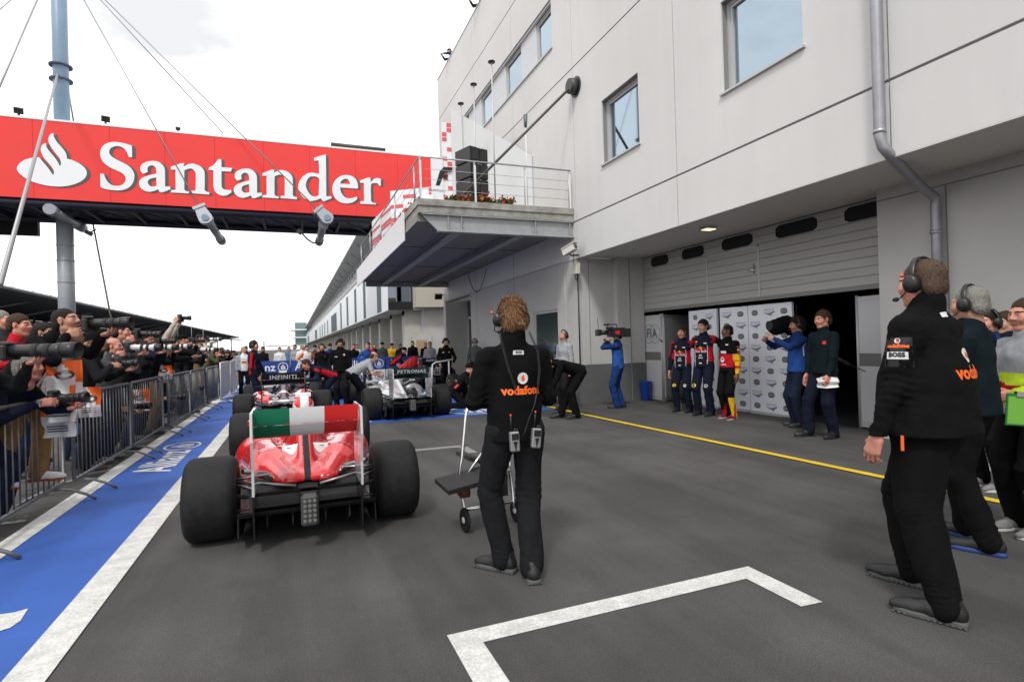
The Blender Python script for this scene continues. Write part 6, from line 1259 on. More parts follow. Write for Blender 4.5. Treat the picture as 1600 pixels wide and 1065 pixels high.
for D in (D1, D2):
    decal(D, text2d('Red Bull', .062, bold=.0022), (.0, 0, .235), (0, 1, 0), 'lettering', [mat('white_red_print', (.72, .35, .35), .6)]); decal(D, disc(.028, 16), (0, 0, .295), (0, 1, 0), 'roundel', [ylp])
    for s_ in (-1, 1): decal(D, fill2d([[(-.05, 0), (-.02, .025), (.03, .02), (.05, -.005), (.02, -.015), (-.03, -.018)]]), (s_*.045, 0, .283), (0, 1, 0), 'charging_mark', [rdp], off=.006)
    decal(D, text2d('INFINITI', .026, bold=.001), (0, 0, .115), (0, 1, 0), 'lettering', [wpr]); decal(D, fill2d([circ(20, .032, ry=.018), circ(20, .024, ry=.011)]), (0, 0, .16), (0, 1, 0), 'oval_mark', [wpr])
    decal(D, rect(.05, .02), (.09, 0, .39), (0, 1, .2), 'patch', [ylp]); decal(D, rect(.045, .016), (.09, 0, .35), (0, 1, .2), 'patch', [rdp]); decal(D, rect(.05, .018), (-.09, 0, .36), (0, 1, .2), 'patch', [wpr]); decal(D, rect(.05, .016), (0, 0, .02), (0, 1, 0), 'patch', [wpr])
    decal(D, disc(.035, 14), (.11, 0, .56), (0, 1, 0), 'knee_mark', [ylp], on='tb'); decal(D, disc(.03, 14), (-.12, 0, .56), (0, 1, 0), 'knee_mark', [wpr], on='tb')
decal(D3, disc(.05), (.02, 0, .17), (0, 1, 0), 'roundel', [wpr]); decal(D3, text2d('vodafone', .035, bold=.0012), (.0, 0, .08), (0, 1, 0), 'lettering', [wpr]); decal(D3, rect(.13, .045), (0, 0, .31), (0, 1, 0), 'patch', [wpr])
for z_, m_ in ((.40, rdp), (.345, wpr), (.30, rdp)): decal(D3, rect(.05, .03), (-.22, 0, z_), (-1, .2, .1), 'patch', [m_])
decal(D3, rect(.05, .02), (-.07, 0, .42), (0, 1, .3), 'patch', [wpr])
# television cameramen
def tv_camera(label, pos, d, cover=False, ant=True):
    F_ = frame(d, (0, 0, 1)); t = thing('television_camera', label, 'television camera', tuple(pos)); t.rotation_euler = Matrix(F_.tolist()).to_euler(); cm = CL['black'] if cover else lensk
    if cover:
        b = Blob(.05); b.c((0, -.24, .0), (0, .05, .03), .10, .125, ax=(1, 0, 0), sq=.85).c((0, .05, .03), (0, .22, -.02), .12, .135).c((0, .0, .03), (0, -.05, -.10), .1, .08).c((0, -.28, .05), (0, -.2, -.05), .08, .09); V_, Q_ = b.mesh(.014, wob(5, 26, .012)); mesh_np('rain_cover', V_, Q_, [cm], None, True, t)
        MB().cyl((0, .33, 0), (0, .37, 0), .075, n=20).build('lens', [lensk], t)
    else:
        MB().bbox(-.055, .055, -.30, .10, -.08, .12, .015).bbox(-.05, .05, -.42, -.30, -.09, .10, .012).build('camera_body', [lensk], t)
        MB().tube([(0, -.12, .12), (0, -.12, .19), (0, .10, .19), (0, .10, .12)], .014).build('handle', [lensk], t)
        MB().cyl((0, .10, .02), (0, .26, .02), .05, .052, n=20).bbox(-.075, .075, .26, .36, -.05, .09, .012).bbox(-.10, -.05, .0, .16, .08, .14, .008).build('lens', [lensk], t)
        MB().cyl((0, .05, .19), (0, .18, .19), .02, n=10).build('microphone', [ring_], t)
        MB().bbox(-.058, -.054, -.16, -.06, -.02, .05, .001).build('badge', [rdp], t)
    if ant: MB().cyl((0.02, .30 if not cover else -.2, .1), (.03, .31 if not cover else -.22, .34), .006, n=6).build('antenna', [M['blackm']], t)
    return t
C1 = person('cameraman in blue jacket with a television camera on his shoulder, beside the column', (6.62, 10.55), (-.55, .55), h=1.74, res=.015, tops=[CL['blue'], CL['dblue']], paint=lambda B, t: np.where((t > 1) | (B[:, 2] > .36), 1, 0), legs='dblue', hair='short', hc='dark', shoes='black', L=(-.05, .22, 1.50), R=(.22, .30, 1.50), eL=(-1, -.2, -.6), eR=(1, -.1, -.8), hand=(.8, .8), fL=(-.09, .02, .2), fR=(.1, -.05, -.1))
hp_ = toworld(C1, C1['head']); tv_camera('black television camera with aerial on the shoulder of the cameraman by the column', hp_+Vector((-.20, -.12, .04)), (-1, .15, 0))
C2 = person('cameraman in blue jacket with headset on the right of the backdrop', (7.66, 6.78), (-.85, .40), h=1.80, res=.014, tops=[CL['blue'], CL['dblue']], paint=lambda B, t: np.where((t > 1) | (B[:, 2] > .40), 1, 0), legs='djeans', hair='bob', hc='dark', shoes='black', skin_='tan', headset='half', L=(-.12, .40, 1.42), R=(.18, .42, 1.40), eL=(-1, 0, -.9), eR=(1, 0, -.7), hand=(.8, .8), build=1.12, head=(0, 0, 0))
decal(C2, rect(.02, .2), (-.16, 0, .30), (-.9, -.4, 0), 'piping', [wpr])
hp_ = toworld(C2, C2['head']); tv_camera('television camera under a black rain cover on the shoulder of the right cameraman', hp_+Vector((.02, .19, .0)), (-1, .12, 0), cover=True)
PP = person('man in dark green jacket holding a white paper by the garage door', (7.20, 5.92), (-.95, .12), h=1.86, res=.014, top='teal', legs='navy', hair='short', hc='brown', skin_='red', shoes='black', L=(-.24, .16, .86), R=(.22, .1, .85), hand=(.8, .4), build=1.08, fL=(-.12, -.02, .25), fR=(.14, .16, -.1))
decal(PP, disc(.025, 14), (-.09, 0, .37), (-.3, 1, 0), 'badge', [rdp])
def sheet_paper(label, pos, w=.24, h_=.2, seed=1, m=None, R=None):
    t = thing('paper_sheet', label, 'paper', tuple(pos)); n = 8; V = []; F = []
    for j in range(n+1):
        for i in range(n+1): a, b_ = i/n-.5, j/n-.5; V.append((a*w, .03*sin(a*7+seed)+.02*sin(b_*9+seed*2), b_*h_*(1-.5*abs(a))))
    F = [[j*(n+1)+i, j*(n+1)+i+1, (j+1)*(n+1)+i+1, (j+1)*(n+1)+i] for j in range(n) for i in range(n)]
    b = MB(); b.add(V, F, True); b.add([(x, y+.002, z) for x, y, z in V], [f[::-1] for f in F], True); o = b.build('paper', [m or mat('paper_white', (.75, .75, .75), .7)], t)
    if R is not None: t.rotation_euler = R
    return t
w_, F_ = PP['hand0']; sheet_paper('crumpled white paper in the hand of the man in dark green', toworld(PP, w_+F_[:, 1]*.10), .30, .17, 2, R=(0, 0, -.4))
mc = thing('boom_microphone', 'short furry microphone tip poking out beside the man with paper', 'microphone', tuple(PY(1352, 580, 6.0))); MB().cyl((0, 0, 0), (-.30, .05, .12), .008, n=6).cyl((-.30, .05, .12), (-.5, .08, .22), .03, n=8).build('rod', [M['black']], mc)
# man bending over and man with grey shirt
B1 = person('man in black bending forward to the left beside the yellow line', (4.98, 9.72), (-1, .12), h=1.80, res=.014, lean=1.25, hip=.90, hipoff=(0, -.22), top='black', legs='black', hair='short', hc='dark', shoes='black', L=(-.13, .42, .52), R=(.16, .36, .45), fL=(-.10, -.10, .1), fR=(.12, .14, -.1), hand=(.5, .5), kL=(0, 1, .0), kR=(0, 1, 0))
person('grey haired man in pale shirt with headset behind the bending man', (5.52, 10.95), (-.93, -.2), h=1.76, res=.016, top='lgrey', legs='char', hair='crop', hc='grey', skin_='red', headset='half', shoes='black')
# mid distance
def at_px(u, vf, dx=0, dy=0): g = G(u, vf); return (g[0]+dx, g[1]+dy)
H1 = person('man in black fleece with headset looking down between the navy and silver cars', (1.12, 14.9), (-.15, -1), h=1.76, res=.018, head=(.1, -.45, 0), headset='full', top='black', legs='char', hair='crop', hc='dark', skin_='tan', L=(-.26, .10, .83), R=(.24, .16, .90), build=1.1)
decal(H1, disc(.022, 12), (-.10, 0, .39), (0, 1, 0), 'roundel', [wpr]); decal(H1, rect(.08, .016, 2), (-.10, 0, .36), (0, 1, 0), 'lettering', [rdp]); decal(H1, rect(.07, .016, 2), (.10, 0, .34), (0, 1, 0), 'patch', [wpr])
H2 = person('man in black with headset standing further back behind the looking down man', (.86, 18.9), (-.1, -1), h=1.66, res=.024, headset='half', top='black', legs='char', hair='crop', hc='brown', skin_='red', L=(-.25, .04, .84), R=(.25, .04, .84)); decal(H2, disc(.02, 10), (-.10, 0, .38), (0, 1, 0), 'roundel', [rdp])
person('man in white shirt with orange sleeves, hands on hips, by the boards', (.46, 21.8), (.4, -1), h=1.64, res=.026, tops=[CL['white'], CL['orange']], paint=lambda B, t: np.where((t == 3) | (t == 2), 1, 0), legs='char', hair='short', hc='brown', L=(-.2, .05, 1.0), R=(.2, .05, 1.0), eL=(-1, -.3, 0), eR=(1, -.3, 0))
Wt = person('man in white shirt with open grey jacket holding a red folder by the meshed barrier', (-1.50, 20.0), (.15, -1), h=1.64, res=.024, tops=[CL['white'], CL['lgrey']], paint=lambda B, t: np.where((t > 1) | (np.abs(B[:, 0]) > .10), 1, 0), legs='black', hair='crop', hc='fairh', skin_='red', shoes='grey', sole='solew', R=(.25, .05, .82), L=(-.26, .02, .80), head=(.6, 0, 0))
decal(Wt, rect(.16, .055), (0, 0, .27), (0, 1, 0), 'patch', [rdp]); decal(Wt, rect(.15, .045), (0, 0, .215), (0, 1, 0), 'patch', [ylp])
rf = thing('red_folder', 'red folder held low by the man in the white shirt', 'folder', tuple(toworld(Wt, Wt['hand0'][0]+v3(-.02, .02, -.12)))); MB().box((0, 0, 0), (.28, .02, .20), Matrix.Rotation(.5, 3, 'Y')).build('cover', [mat('folder_red', (.5, .01, .02), .5)], rf)
def suit_far(B, t): return np.where(((t == 2) | (t == 3)) & (np.abs(B[:, 1]-.01) < .028), 1, np.where((t == 1) & (np.abs(B[:, 0]) > .145) & (B[:, 2] < .35), 1, 0))
person('mechanic in navy and red overalls with headset standing left of the navy car', (-.86, 14.45), (.9, -.25), h=1.74, res=.02, tops=rbs, paint=suit_far, legs='navy', hair='short', hc='dark', skin_='red', headset='half', L=(-.2, .2, .9), R=(.2, .15, .9))
person('mechanic in navy and red overalls bent over the cockpit of the navy car', (.72, 13.9), (-1, -.25), h=1.74, res=.02, lean=1.2, hip=.86, hipoff=(0, -.15), tops=rbs, paint=suit_far, legs='navy', hair='short', hc='brown', skin_='red', L=(-.2, .55, .80), R=(.2, .5, .74))
person('mechanic in pale grey shirt and black trousers leaning over the silver car', (1.42, 13.9), (1, .2), h=1.76, res=.02, lean=1.05, hip=.88, hipoff=(0, -.15), top='lgrey', legs='black', hair='bald', sleeves='short', skin_='fair', L=(-.15, .50, .85), R=(.2, .5, .80))
person('stooping man in blue shirt in front of the boards', (2.62, 22.2), (.2, -1), h=1.66, res=.026, lean=.25, top='blue', legs='dgrey', hair='crop', hc='grey', skin_='red', L=(-.12, .2, .95), R=(.2, .18, 1.0))
Lm = person('man in black jacket with gold badges and headset holding a white trolley bar', (4.42, 16.9), (-.25, -1), h=1.72, res=.02, top='black', legs='black', hair='short', hc='dark', skin_='fair', headset='half', head=(.1, -.2, 0), L=(-.22, .22, .95), R=(.22, .24, .95))
decal(Lm, rect(.05, .04), (-.09, 0, .36), (0, 1, 0), 'patch', [ylp]); decal(Lm, rect(.05, .03), (.09, 0, .36), (0, 1, 0), 'patch', [wpr]); decal(Lm, rect(.05, .025), (-.14, 0, .44), (0, .6, 1), 'patch', [ylp]); decal(Lm, rect(.05, .025), (.14, 0, .44), (0, .6, 1), 'patch', [ylp])
person('man in grey jacket with headset walking away by the entrance door', (6.0, 18.9), (.35, 1), h=1.70, res=.024, top='grey', legs='black', hair='short', hc='grey', headset='half', L=(-.3, .0, .82), R=(.3, .0, .82))
K1 = person('bare armed mechanic in black kneeling beside the black and gold car', (3.55, 12.75), (.85, -.05), h=1.74, res=.016, lean=.75, hip=.40, hipoff=(0, -.1), top='black', legs='black', sleeves='short', hair='cap', skin_='fair', shoes='black', L=(-.22, .52, .55), R=(.18, .50, .42), fL=(-.12, .18, .1), fR=(.14, -.25, 0), kL=(0, 1, .6), kR=(.2, 1, 0))
decal(K1, text2d('LOTUS', .07, bold=.002), (0, 0, .25), (0, -1, 0), 'lettering', [gyp]); decal(K1, rect(.04, .12), (.15, 0, .15), (.6, -1, 0), 'patch', [rdp])
person('mechanic in navy overalls leaning over the far navy car', (3.42, 21.0), (1, -.2), h=1.7, res=.026, lean=.8, hip=.88, tops=rbs, paint=suit_far, legs='navy', hair='cap', L=(-.2, .5, .9), R=(.2, .5, .85))
person('man in pale green cap and white shirt behind the far navy car', (5.0, 21.6), (-.3, -1), h=1.66, res=.026, top='lgrey', legs='black', hair='fairh' and 'short', hc='fairh')
# spectators behind the boards
fc = [(-1.9, 26.5, 'char', 'dark'), (-1.2, 25.8, 'black', 'brown'), (-.55, 26.2, 'white', 'brown'), (.1, 27.5, 'lgrey', 'dark'), (.35, 25.6, 'white', 'fairh'), (.9, 26.3, 'dgrey', 'dark'), (1.5, 25.7, 'dblue', 'ginger'), (2.1, 26.4, 'navy', 'dark'), (2.5, 25.6, 'black', 'brown'), (3.2, 26.0, 'red', 'dark'), (3.75, 25.6, 'dgrey', 'grey'), (4.3, 26.4, 'yellow', 'dark'), (4.55, 25.5, 'navy', 'brown'), (5.2, 26.0, 'black', 'dark'), (5.7, 25.5, 'black', 'grey'), (1.2, 28.5, 'orange', 'brown'), (2.9, 28.2, 'cream', 'dark'), (-.2, 30, 'blue2', 'dark'), (3.9, 29.5, 'teal', 'brown')]
lab_ = ['in charcoal furthest left', 'in black beside the white shirted man', 'in white behind the left navy car', 'in pale grey looking away', 'fair haired in white', 'in dark grey with folded arms', 'auburn haired in dark blue', 'in navy behind the stooping man', 'in black behind the headset man', 'in red', 'grey haired in dark grey', 'in bright yellow', 'in navy beside the yellow top', 'in black by the entrance', 'grey haired in black', 'in orange further back', 'in cream further back', 'in steel blue furthest back', 'in dark teal further back']
rs = random.Random(5)
for (x, y, c, hc_), l_ in zip(fc, lab_): person('onlooker '+l_+', behind the blue boards', (x, y), (rs.uniform(-.6, .6), -1), h=rs.uniform(1.60, 1.74), res=.034, top=c, legs=rs.choice(['black', 'djeans', 'char']), hair=rs.choice(['short', 'crop', 'cap', 'short']), hc=hc_, skin_=rs.choice(['fair', 'red', 'tan']), group='onlookers behind the blue boards', lean=rs.uniform(0, .12), head=(rs.uniform(-.5, .5), rs.uniform(-.2, .1), 0))
# ------------------------------------------------------------------ photographers behind the barriers
def headpos(hip, lean, h, z, at, face):      # approximate head centre for a pose
    s = h/1.78; y = (sin(lean)*.53+sin(lean)*.16+.01+.015); zz = hip+.53*cos(lean)+.03+.135*(cos(lean)+1); f = nrm((face[0], face[1], 0)); return v3(at[0], at[1], z)+f*y*s+v3(0, 0, zz*s)
def photog(label, u, v, dep, face=(.95, -.12), lean=.35, long=.36, white=False, h=1.76, mode='eye', cam_label=None, cr=.05, **k):
    hp = CR*(u-800)/CAM_F-CU*(v-532.5)/CAM_F+CF; hp = v3(hp)*dep; hp[2] += CAM_H; s = h/1.78; f = nrm((face[0], face[1], 0)); cl_ = (hp[2]/s-.92)/.69; lean = max(lean, min(.95, math.acos(max(-1, min(1, cl_))))) if cl_ < .98 else lean; y = (.56*sin(lean)+.135*sin(.65*lean))*s; need = hp[2]/s-(.56*cos(lean)+.135*cos(.65*lean))
    hip = min(.95, max(.45, need)); z = max(0., (need-.95)*s); at = hp-f*y
    ey = .56*sin(lean)+.135*sin(.65*lean)+.12; ez = hip+.56*cos(lean)+.135*cos(.65*lean)+.01; r_ = random.Random(int(u*7+v)); P0 = {}
    if mode == 'eye': cz = ez-.03; cy = ey+.03; A = dict(R=(.14, cy-.05, cz-.115), L=(-.05, cy+.08+long*.18, cz-.105), hdR=(-.55, .75, .35), palR=(-.9, .2, .2), hdL=(.35, .85, .12), palL=(.1, -.15, 1), hand=(.55, .75), eL=(-.4, -.2, -1), eR=(.7, -.2, -1))
    elif mode == 'low': cz = ez-.30; cy = ey+.04; A = dict(R=(.13, cy+.00, cz-.03), L=(-.05, cy+.14, cz-.10), hdR=(-.5, .8, .1), palR=(-.8, .1, -.3), hdL=(.3, .9, .1), palL=(0, 0, 1), hand=(.6, .8), eL=(-.6, -.3, -1), eR=(.8, -.5, -.6))
    elif mode == 'up': cz = ez+.33; cy = ey+.10; A = dict(R=(.09, cy, cz-.05), L=(-.09, cy+.05, cz-.05), hdR=(-.2, .3, 1), palR=(-1, 0, 0), hdL=(.2, .3, 1), palL=(1, 0, 0), hand=(.8, .8), eL=(-1, .1, -.2), eR=(1, .1, -.2))
    elif mode == 'reach': cz = ez; cy = ey; A = dict(R=(.12, cy+.50, ez-.17), L=(-.2, .2, hip+.2), hdR=(0, 1, .12), palR=(-.3, 0, 1), hand=(.5, .12))
    else: A = dict(L=(-.2, .22, hip+.25), R=(.2, .2, hip+.28), hand=(.5, .5))
    A.update(kL=(-.3, 1, .2), kR=(.3, 1, .2)); A.update(k); hd = A.pop('head', (0, lean*.75 if mode != 'low' else lean*.5, 0)); A['hip'] = hip
    P = person(label, (at[0], at[1]), face, h=h, lean=lean, head=hd, z=z, fL=A.pop('fL', (-.13, -.02+r_.uniform(-.1, .1), .2)), fR=A.pop('fR', (.13, r_.uniform(-.1, .1), -.15)), group='photographers behind the steel barriers', **A)
    if mode in ('eye', 'low', 'up'):
        p = toworld(P, v3(0, cy, cz)*s); d = Matrix.Rotation(P['yaw'], 3, 'Z') @ Vector((0, 1, -.03+r_.uniform(-.03, .05))); photo_camera(cam_label or ('camera of the '+label), p, tuple(d), long=long, white=white, tele=long > .2, r=cr)
    return P
A1 = photog('photographer in black jacket with white strap over the shoulder, standing on the rail', 102, 503, 5.25, face=(.96, -.26), lean=.72, long=.36, h=1.80, skin_='tan', hair='crop', hc='dark', top='black', legs='khaki', shoes='white', sole='soler', res=.012, cam_label='long black lens camera of the photographer with the white strap', build=1.05)
b = MB()     # strap hugging the shoulder
sp = [(-.12, -.14, .30), (-.13, -.13, .44), (-.12, -.04, .53), (-.09, .10, .50), (-.05, .17, .36), (-.02, .20, .20), (.0, .20, .08)]
W_ = [Vector(A1['T'](*p)) for p in smooth_poly([(*p,) for p in [(q[0], q[2]) for q in sp]], 1)] if False else None
for m_, off_ in ((0, 0.),):
    sp2 = [(.10, -.16, .28), (.115, -.15, .42), (.10, -.05, .515), (.085, .09, .48), (.06, .155, .36), (.04, .17, .22), (.03, .175, .05)]
    wv = [Vector(A1['T'](*p)) for p in sp2]; r_ = Vector(A1['axes'][0])*.022; b.add([tuple(p+s_*r_) for p in wv for s_ in (-1, 1)]+[tuple(p+s_*r_+Vector(A1['axes'][1])*.0) for p in wv for s_ in (-1, 1)], [(2*i, 2*i+1, 2*i+3, 2*i+2) for i in range(6)], True)
tt = thing('camera_strap', 'white camera strap over the shoulder of the photographer on the rail', 'strap', tuple(A1['t'].location), A1['yaw']); tt.location.z = A1['t'].location.z; b.build('strap', [wpr], tt)
A2 = photog('weathered photographer in navy jacket with a wrist watch at the left edge, crouching low', 44, 574, 4.95, face=(.97, -.22), lean=.75, mode='low', long=.24, h=1.74, skin_='red', hair='short', hc='grey', top='navy', legs='djeans', shoes='grey', sole='solew', res=.012, cam_label='black camera with flash held low by the crouching photographer', cr=.042)
w_, F_ = A2['hand1']; wt_ = thing('wrist_watch', 'steel wrist watch on the arm of the crouching photographer', 'watch', tuple(toworld(A2, w_))); q = toworld(A2, w_-F_[:, 1]*.02)-toworld(A2, w_); ax_ = Vector(Matrix.Rotation(A2['yaw'], 3, 'Z') @ Vector(F_[:, 1])); n_ = Vector(Matrix.Rotation(A2['yaw'], 3, 'Z') @ Vector(F_[:, 2]))
MB().cyl(tuple(-ax_*.010), tuple(ax_*.010), .034, n=24).cyl(tuple(n_*.030), tuple(n_*.042), .019, n=20).build('case', [M['chrome']], wt_)
A3 = photog('photographer just outside the left edge with a long black lens', -30, 545, 4.5, face=(.97, -.24), lean=.45, long=.50, h=1.76, skin_='red', top='char', legs='djeans', res=.014, hair='short', cr=.062, cam_label='long black lens reaching in at the left edge')
photog('grey haired man at the left edge behind the black lens', 2, 500, 6.8, face=(.95, -.2), lean=.1, mode='none', top='dgrey', hair='crop', hc='grey', skin_='red', legs='jeans', res=.02)
photog('brown haired man in red jacket behind the black jacketed photographer', 30, 508, 6.0, face=(.95, -.2), lean=.15, mode='none', top='red', hair='short', hc='brown', skin_='red', legs='jeans', res=.02)
crowd = [
 ('bald photographer in grey jacket with white banded lens', 178, 541, 6.3, dict(hair='bald', hc='brown', skin_='red', top='dgrey', white=True, long=.40, cr=.048, res=.014, legs='djeans')),
 ('dark haired photographer with red collar', 190, 519, 7.6, dict(hair='crop', hc='dark', skin_='red', top='grey', long=.28, res=.018, cr=.045)),
 ('photographer in charcoal jacket behind the bald one', 150, 533, 8.2, dict(hair='cap', hc='dark', top='char', long=.2, mode='low', res=.02)),
 ('photographer in black with a white lens, right of the bald one', 214, 540, 8.2, dict(hair='short', hc='dark', top='black', white=True, long=.36, res=.018, cr=.045)),
 ('brown haired photographer in black with white banded lens', 243, 540, 8.8, dict(hair='short', hc='brown', top='black', white=True, long=.36, res=.018, cr=.045)),
 ('photographer reaching one bare hand forward', 262, 546, 7.8, dict(hair='crop', hc='dark', top='black', mode='reach', res=.018, face=(.97, -.1))),
 ('photographer holding a camera up over his head', 258, 524, 9.8, dict(hair='cap', hc='brown', top='cream', mode='up', long=.16, res=.02)),
 ('photographer in black cap further along', 286, 531, 10.6, dict(hair='cap', hc='dark', top='black', long=.22, res=.02, cr=.04)),
 ('photographer in charcoal with white lens near the seventh barrier', 297, 545, 11.0, dict(hair='short', hc='brown', top='char', white=True, long=.4, res=.02)),
 ('tall man with glasses, cream sleeves and grey vest', 312, 529, 11.6, dict(hair='crop', hc='dark', skin_='tan', tops=[CL['dgrey'], CL['cream']], paint=lambda B, t: np.where(t > 1, 1, 0), white=True, long=.3, res=.016, lean=.2)),
 ('bearded photographer in dark green beside the tall man', 338, 549, 12.6, dict(hair='short', hc='dark', top='olive', long=.25, res=.02)),
 ('photographer in black with white papers', 347, 548, 14.6, dict(hair='crop', hc='brown', top='black', long=.2, res=.024)),
 ('photographer in black leaning over the meshed barrier', 352, 552, 17.0, dict(hair='cap', hc='dark', top='black', long=.2, res=.026)),
 ('grey haired man at the end of the photographers', 362, 553, 19.0, dict(hair='short', hc='grey', top='char', mode='none', res=.026)),
 ('man in red top near the end of the photographers', 357, 556, 20.5, dict(hair='short', hc='dark', top='red', mode='none', res=.028)),
 ('photographer in brown coat in the second row', 128, 540, 7.6, dict(hair='short', hc='brown', top='brown', mode='none', res=.02)),
 ('photographer in navy between two white lenses', 228, 531, 10.2, dict(hair='short', hc='dark', top='navy', long=.22, res=.02, cr=.042)),
 ('fair haired photographer in the second row', 204, 533, 10.6, dict(hair='short', hc='fairh', top='dgrey', mode='none', res=.022)),
 ('photographer in khaki coat in the second row', 272, 538, 12.2, dict(hair='short', hc='ginger', top='khaki', long=.2, res=.022)),
 ('dark haired man in black in the second row near the bald photographer', 165, 531, 9, dict(hair='short', hc='dark', top='black', mode='none', res=.022)),
 ('man in olive coat in the second row behind the white lenses', 221, 536, 9, dict(hair='short', hc='brown', top='olive', mode='none', res=.022)),
 ('man in a blue jacket in the second row behind the white lenses', 252, 534, 9, dict(hair='crop', hc='dark', top='dblue', mode='none', res=.022)),
 ('grey haired man in charcoal in the second row past the raised camera', 276, 543, 9, dict(hair='crop', hc='grey', top='char', mode='none', res=.022)),
 ('fair haired man in black in the second row past the raised camera', 291, 541, 9, dict(hair='short', hc='fairh', top='black', mode='none', res=.022)),
 ('bald man in navy in the second row left of the tall man', 303, 543, 9, dict(hair='bald', hc='dark', top='navy', mode='none', res=.024)),
 ('brown haired man in the second row right of the tall man', 322, 546, 9, dict(hair='short', hc='brown', top='dgrey', mode='none', res=.024)),
 ('man in grey between the two long black lenses at the left', 66, 520, 9, dict(hair='short', hc='dark', top='grey', mode='none', res=.02)),
 ('photographer in grey in the second row by the tall man', 330, 547, 15.0, dict(hair='short', hc='grey', top='grey', mode='none', res=.024)),
 ('photographer in black squatting with camera at rail height', 172, 607, 6.6, dict(hair='short', hc='dark', top='black', mode='low', long=.3, res=.018, lean=.2)),
 ('photographer in dark grey squatting behind the fifth barrier', 240, 598, 8.0, dict(hair='cap', hc='dark', top='dgrey', mode='low', long=.3, res=.018, lean=.2)),
 ('photographer in navy squatting behind the sixth barrier', 283, 588, 10.0, dict(hair='cap', hc='dark', top='navy', mode='low', long=.26, res=.02, lean=.2))]
for i, (l_, u, v, dep, k) in enumerate(crowd):
    k = dict(k); k.setdefault('legs', ['djeans', 'black', 'char', 'jeans', 'khaki'][i % 5]); k.setdefault('shoes', ['grey', 'black', 'brown'][i % 3]); k.setdefault('skin_', ['fair', 'red', 'tan'][i % 3]); k.setdefault('h', 1.72+.02*(i % 4)); 
    k.setdefault('face', (.97, -.22+.10*((i*7) % 5))); k.setdefault('lean', .16+.06*((i*3) % 4)); xh = (-2.85 if 'second row' in l_ or k.get('mode') == 'none' else -2.50 if 'squat' in l_ else -2.32)
    rr = CR*(u-800)/CAM_F+CF; photog(l_, u, v, xh/rr[0], **k)
# jeans-clad man sitting on the rail with one leg through
photog('man in blue jeans with one knee pushed through the fifth barrier', 222, 566, 10.4, face=(.97, -.1), lean=.1, mode='low', long=.22, top='black', legs='jeans', hair='short', hc='dark', res=.018, fL=(-.1, .35, 0, .12), fR=(.22, .42, 0, .15), kR=(.2, 1, .8))
# bibs hanging over the barrier
def bib(label, pos, w=.30, h_=.42, seed=1, rz=0.):
    t = thing('photographer_bib', label, 'bib', tuple(pos), rz, 'orange and white bibs along the barrier'); n = 10; V = []; F = []
    f = lambda a, b_: (a*w, .025*sin(a*9+seed)+.02*sin(b_*7+seed*2), b_*h_)
    for j in range(n+1):
        for i in range(n+1): V.append(f(i/n-.5, j/n-.5))
    F = [[j*(n+1)+i, j*(n+1)+i+1, (j+1)*(n+1)+i+1, (j+1)*(n+1)+i] for j in range(n) for i in range(n)]; mi = []
    for g in F: i, j = g[0] % (n+1), g[0]//(n+1); mi.append(1 if (j >= 6 and (i+j) % n > 2) or (i >= 8 and j > 3) else 0)
    mesh_np('cloth', V+[(x, y+.004, z) for x, y, z in V], F+[[q+len(V) for q in g[::-1]] for g in F], [wpr, orp], mi*2, True, t)
    b = MB(); v_, f_ = fill2d([circ(20, .075, ry=.04), circ(20, .055, ry=.022)]); b.add([(f(x/w, (y+.04)/h_)[0], f(x/w, (y+.04)/h_)[1]-.006, y+.04) for x, y, _ in v_], f_)
    for k in range(3): b.add([f(-.35, -.2-.07*k), f(.3, -.2-.07*k), f(.3, -.17-.07*k), f(-.35, -.17-.07*k)], [(0, 1, 2, 3)])
    for i in range(len(b.v)): b.v[i] = (b.v[i][0], b.v[i][1]-.004, b.v[i][2])
    b.build('print', [ink], t)
for l_, u, v, X, s_ in (('orange and white bib hanging in front of the black jacketed photographer', 97, 630, -2.0, 1), ('orange and white bib lowest, behind the second barrier', 92, 655, -2.1, 2), ('orange and white bib behind the post between the second and third barrier', 140, 628, -2.15, 3), ('orange and white bib on the fourth barrier by the squatting photographer', 218, 625, -2.25, 4), ('white striped bib beside the black jacket', 101, 592, -1.95, 5), ('small orange and white bib behind the black lens near the fifth barrier', 256, 582, -2.2, 6)):
    bib(l_, PX(u, v, X), .26 if s_ != 3 else .2, .34 if s_ != 6 else .26, s_, -.4+.15*s_)
# people up on the roof
for u, v, l_ in ((696, 92, 'person in blue leaning over the roof edge with a camera'), (741, 20, 'person in red hat peeping over the roof edge')):
    p = PX(u, v, FX-.15); person(l_, (FX+.45, p[1]), (-1, 0), h=1.7, lean=.75, hip=.6, res=.03, top='dblue' if u < 700 else 'brown', legs='djeans', z=FT-.75, L=(-.1, .75, .95), R=(.1, .75, .95), hair='short' if u < 700 else 'cap', group=None)
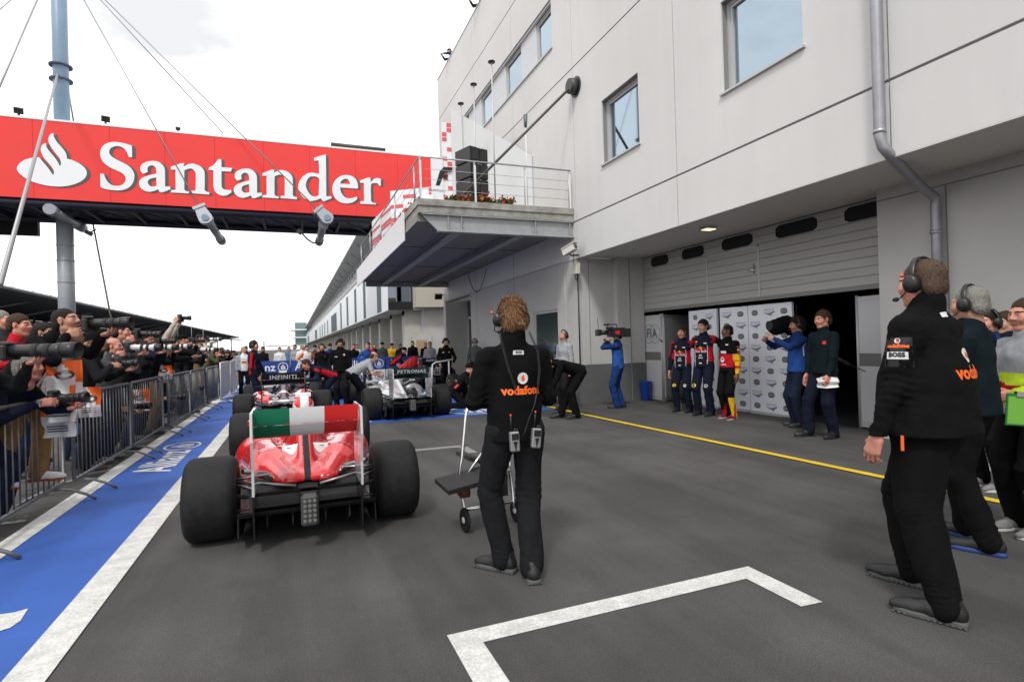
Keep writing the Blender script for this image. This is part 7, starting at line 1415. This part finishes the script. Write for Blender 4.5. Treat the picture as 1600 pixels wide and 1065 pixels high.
# ------------------------------------------------------------------ trolley, stands and small things
def starter_trolley():
    t = thing('pit_trolley', 'polished tubular trolley with flat black platform in front of the middle man', 'trolley', (1.39, 4.34, 0), .10)
    b = MB()
    for x in (-.14, .30): b.tube([(x, -.02, .12), (x-.0, .0, .17), (x-.04, .02, .40), (x, .03, .58), (x+.04, .04, .86), (x+.07, .06, .97), (x+.13, .08, 1.02), (x+.20, .10, 1.03)] if x < 0 else [(x, -.02, .12), (x, .0, .17), (x-.02, .02, .45), (x, .04, .75)], .014, n=10)
    b.tube([(-.14, 0, .17), (.30, 0, .17)], .013, n=8).tube([(-.17, 0, .40), (.28, 0, .43)], .013, n=8).tube([(-.14, 0, .42), (.08, .02, .66)], .010, n=8).tube([(.06, .10, 1.03), (.3, .10, 1.03)], .014, n=8); b.build('frame', [M['chrome']], t)
    MB().box((-.12, -.10, .44), (.50, .30, .035), Matrix.Rotation(-.12, 3, 'Y') @ Matrix.Rotation(.10, 3, 'X')).build('platform', [mat('rubber_sheet', (.012, .012, .012), .7, bump=.4)], t)
    MB().box((.10, .20, .50), (.36, .30, .03), Matrix.Rotation(.35, 3, 'Y')).box((.12, .02, .32), (.22, .12, .16)).build('tray', [M['blackm']], t)
    for x in (-.15, .31):
        w = MB().lathe([(.080, -.012), (.094, -.010), (.098, 0), (.094, .010), (.080, .012)], axis='x', n=28).build('wheel', [M['rubber']], t); w.location = (x, -.02, .097)
        r = MB().lathe([(.081, -.007), (.072, -.009), (.03, -.006), (.02, -.02), (0, -.02)], axis='x', n=24).lathe([(0, .02), (.02, .02), (.03, .006), (.072, .009), (.081, .007)], axis='x', n=24).build('rim', [mat('rim_pale', (.7, .7, .7), .4, .2)], w)
    MB().cyl((-.20, -.06, .33), (-.13, -.06, .33), .045, n=16).cyl((-.22, -.06, .33), (-.20, -.06, .33), .02, n=10).build('brake_drum', [mat('rusty_bronze', (.16, .06, .025), .6, .3, var=.3, vs=30)], t)
starter_trolley()
wt = thing('hand_trolley', 'white framed hand trolley held by the man with gold badges', 'trolley', (4.15, 16.35, 0)); MB().tube([(-.35, 0, .1), (-.3, 0, .92), (-.2, 0, .98), (.35, .1, 1.05)], .022).tube([(.2, 0, .1), (.2, 0, 1.0)], .022).tube([(-.35, 0, .15), (.2, 0, .15)], .02).build('frame', [M['white']], wt)
gb = thing('hose_boom', 'white overhead boom with an orange ball at its end in front of the garages', 'boom', tuple(PY(598, 558, 27.5))); e_ = Vector(PY(640, 553, 27.5))-gb.location
MB().cyl((-.6, 0, -.05), tuple(e_), .06, n=10).cyl((.35, 0, 0), (.35, 0, -1.7), .05, n=8).build('arm', [M['white']], gb); MB().lathe([(0, -.15), (.1, -.1), (.14, 0), (.1, .1), (0, .15)], tuple(e_), n=14).build('ball', [mat('orange_ball', (.8, .25, .01), .5)], gb)
st_ = thing('hose_stand', 'pale board on a metal stand in front of the third garage', 'stand', tuple(PY(660, 600, 27)[:2])+(0,)); MB().tube([(-.5, 0, 0), (-.5, 0, 1.9), (.55, 0, 1.9), (.55, 0, 0)], .025).build('frame', [M['steel']], st_); MB().bb(-.25, .3, -.02, .0, .9, 1.75).build('board', [mat('tan_board', (.45, .33, .18), .7)], st_)
rc_ = thing('red_cloth', 'crumpled red cloth lying over the far navy car', 'cloth', (4.1, 20.7, .72)); b = Blob(.06); b.c((-.4, 0, -.05), (.1, .1, .16), .13, .2).c((.1, .1, .16), (.4, .3, .0), .2, .16).c((-.2, .3, -.1), (.2, .5, .1), .15, .2); V_, Q_ = b.mesh(.022, wob(9, 22, .03)); mesh_np('cloth', V_, Q_, [mat('cloth_red_bright', (.5, .015, .02), .7)], None, True, rc_)
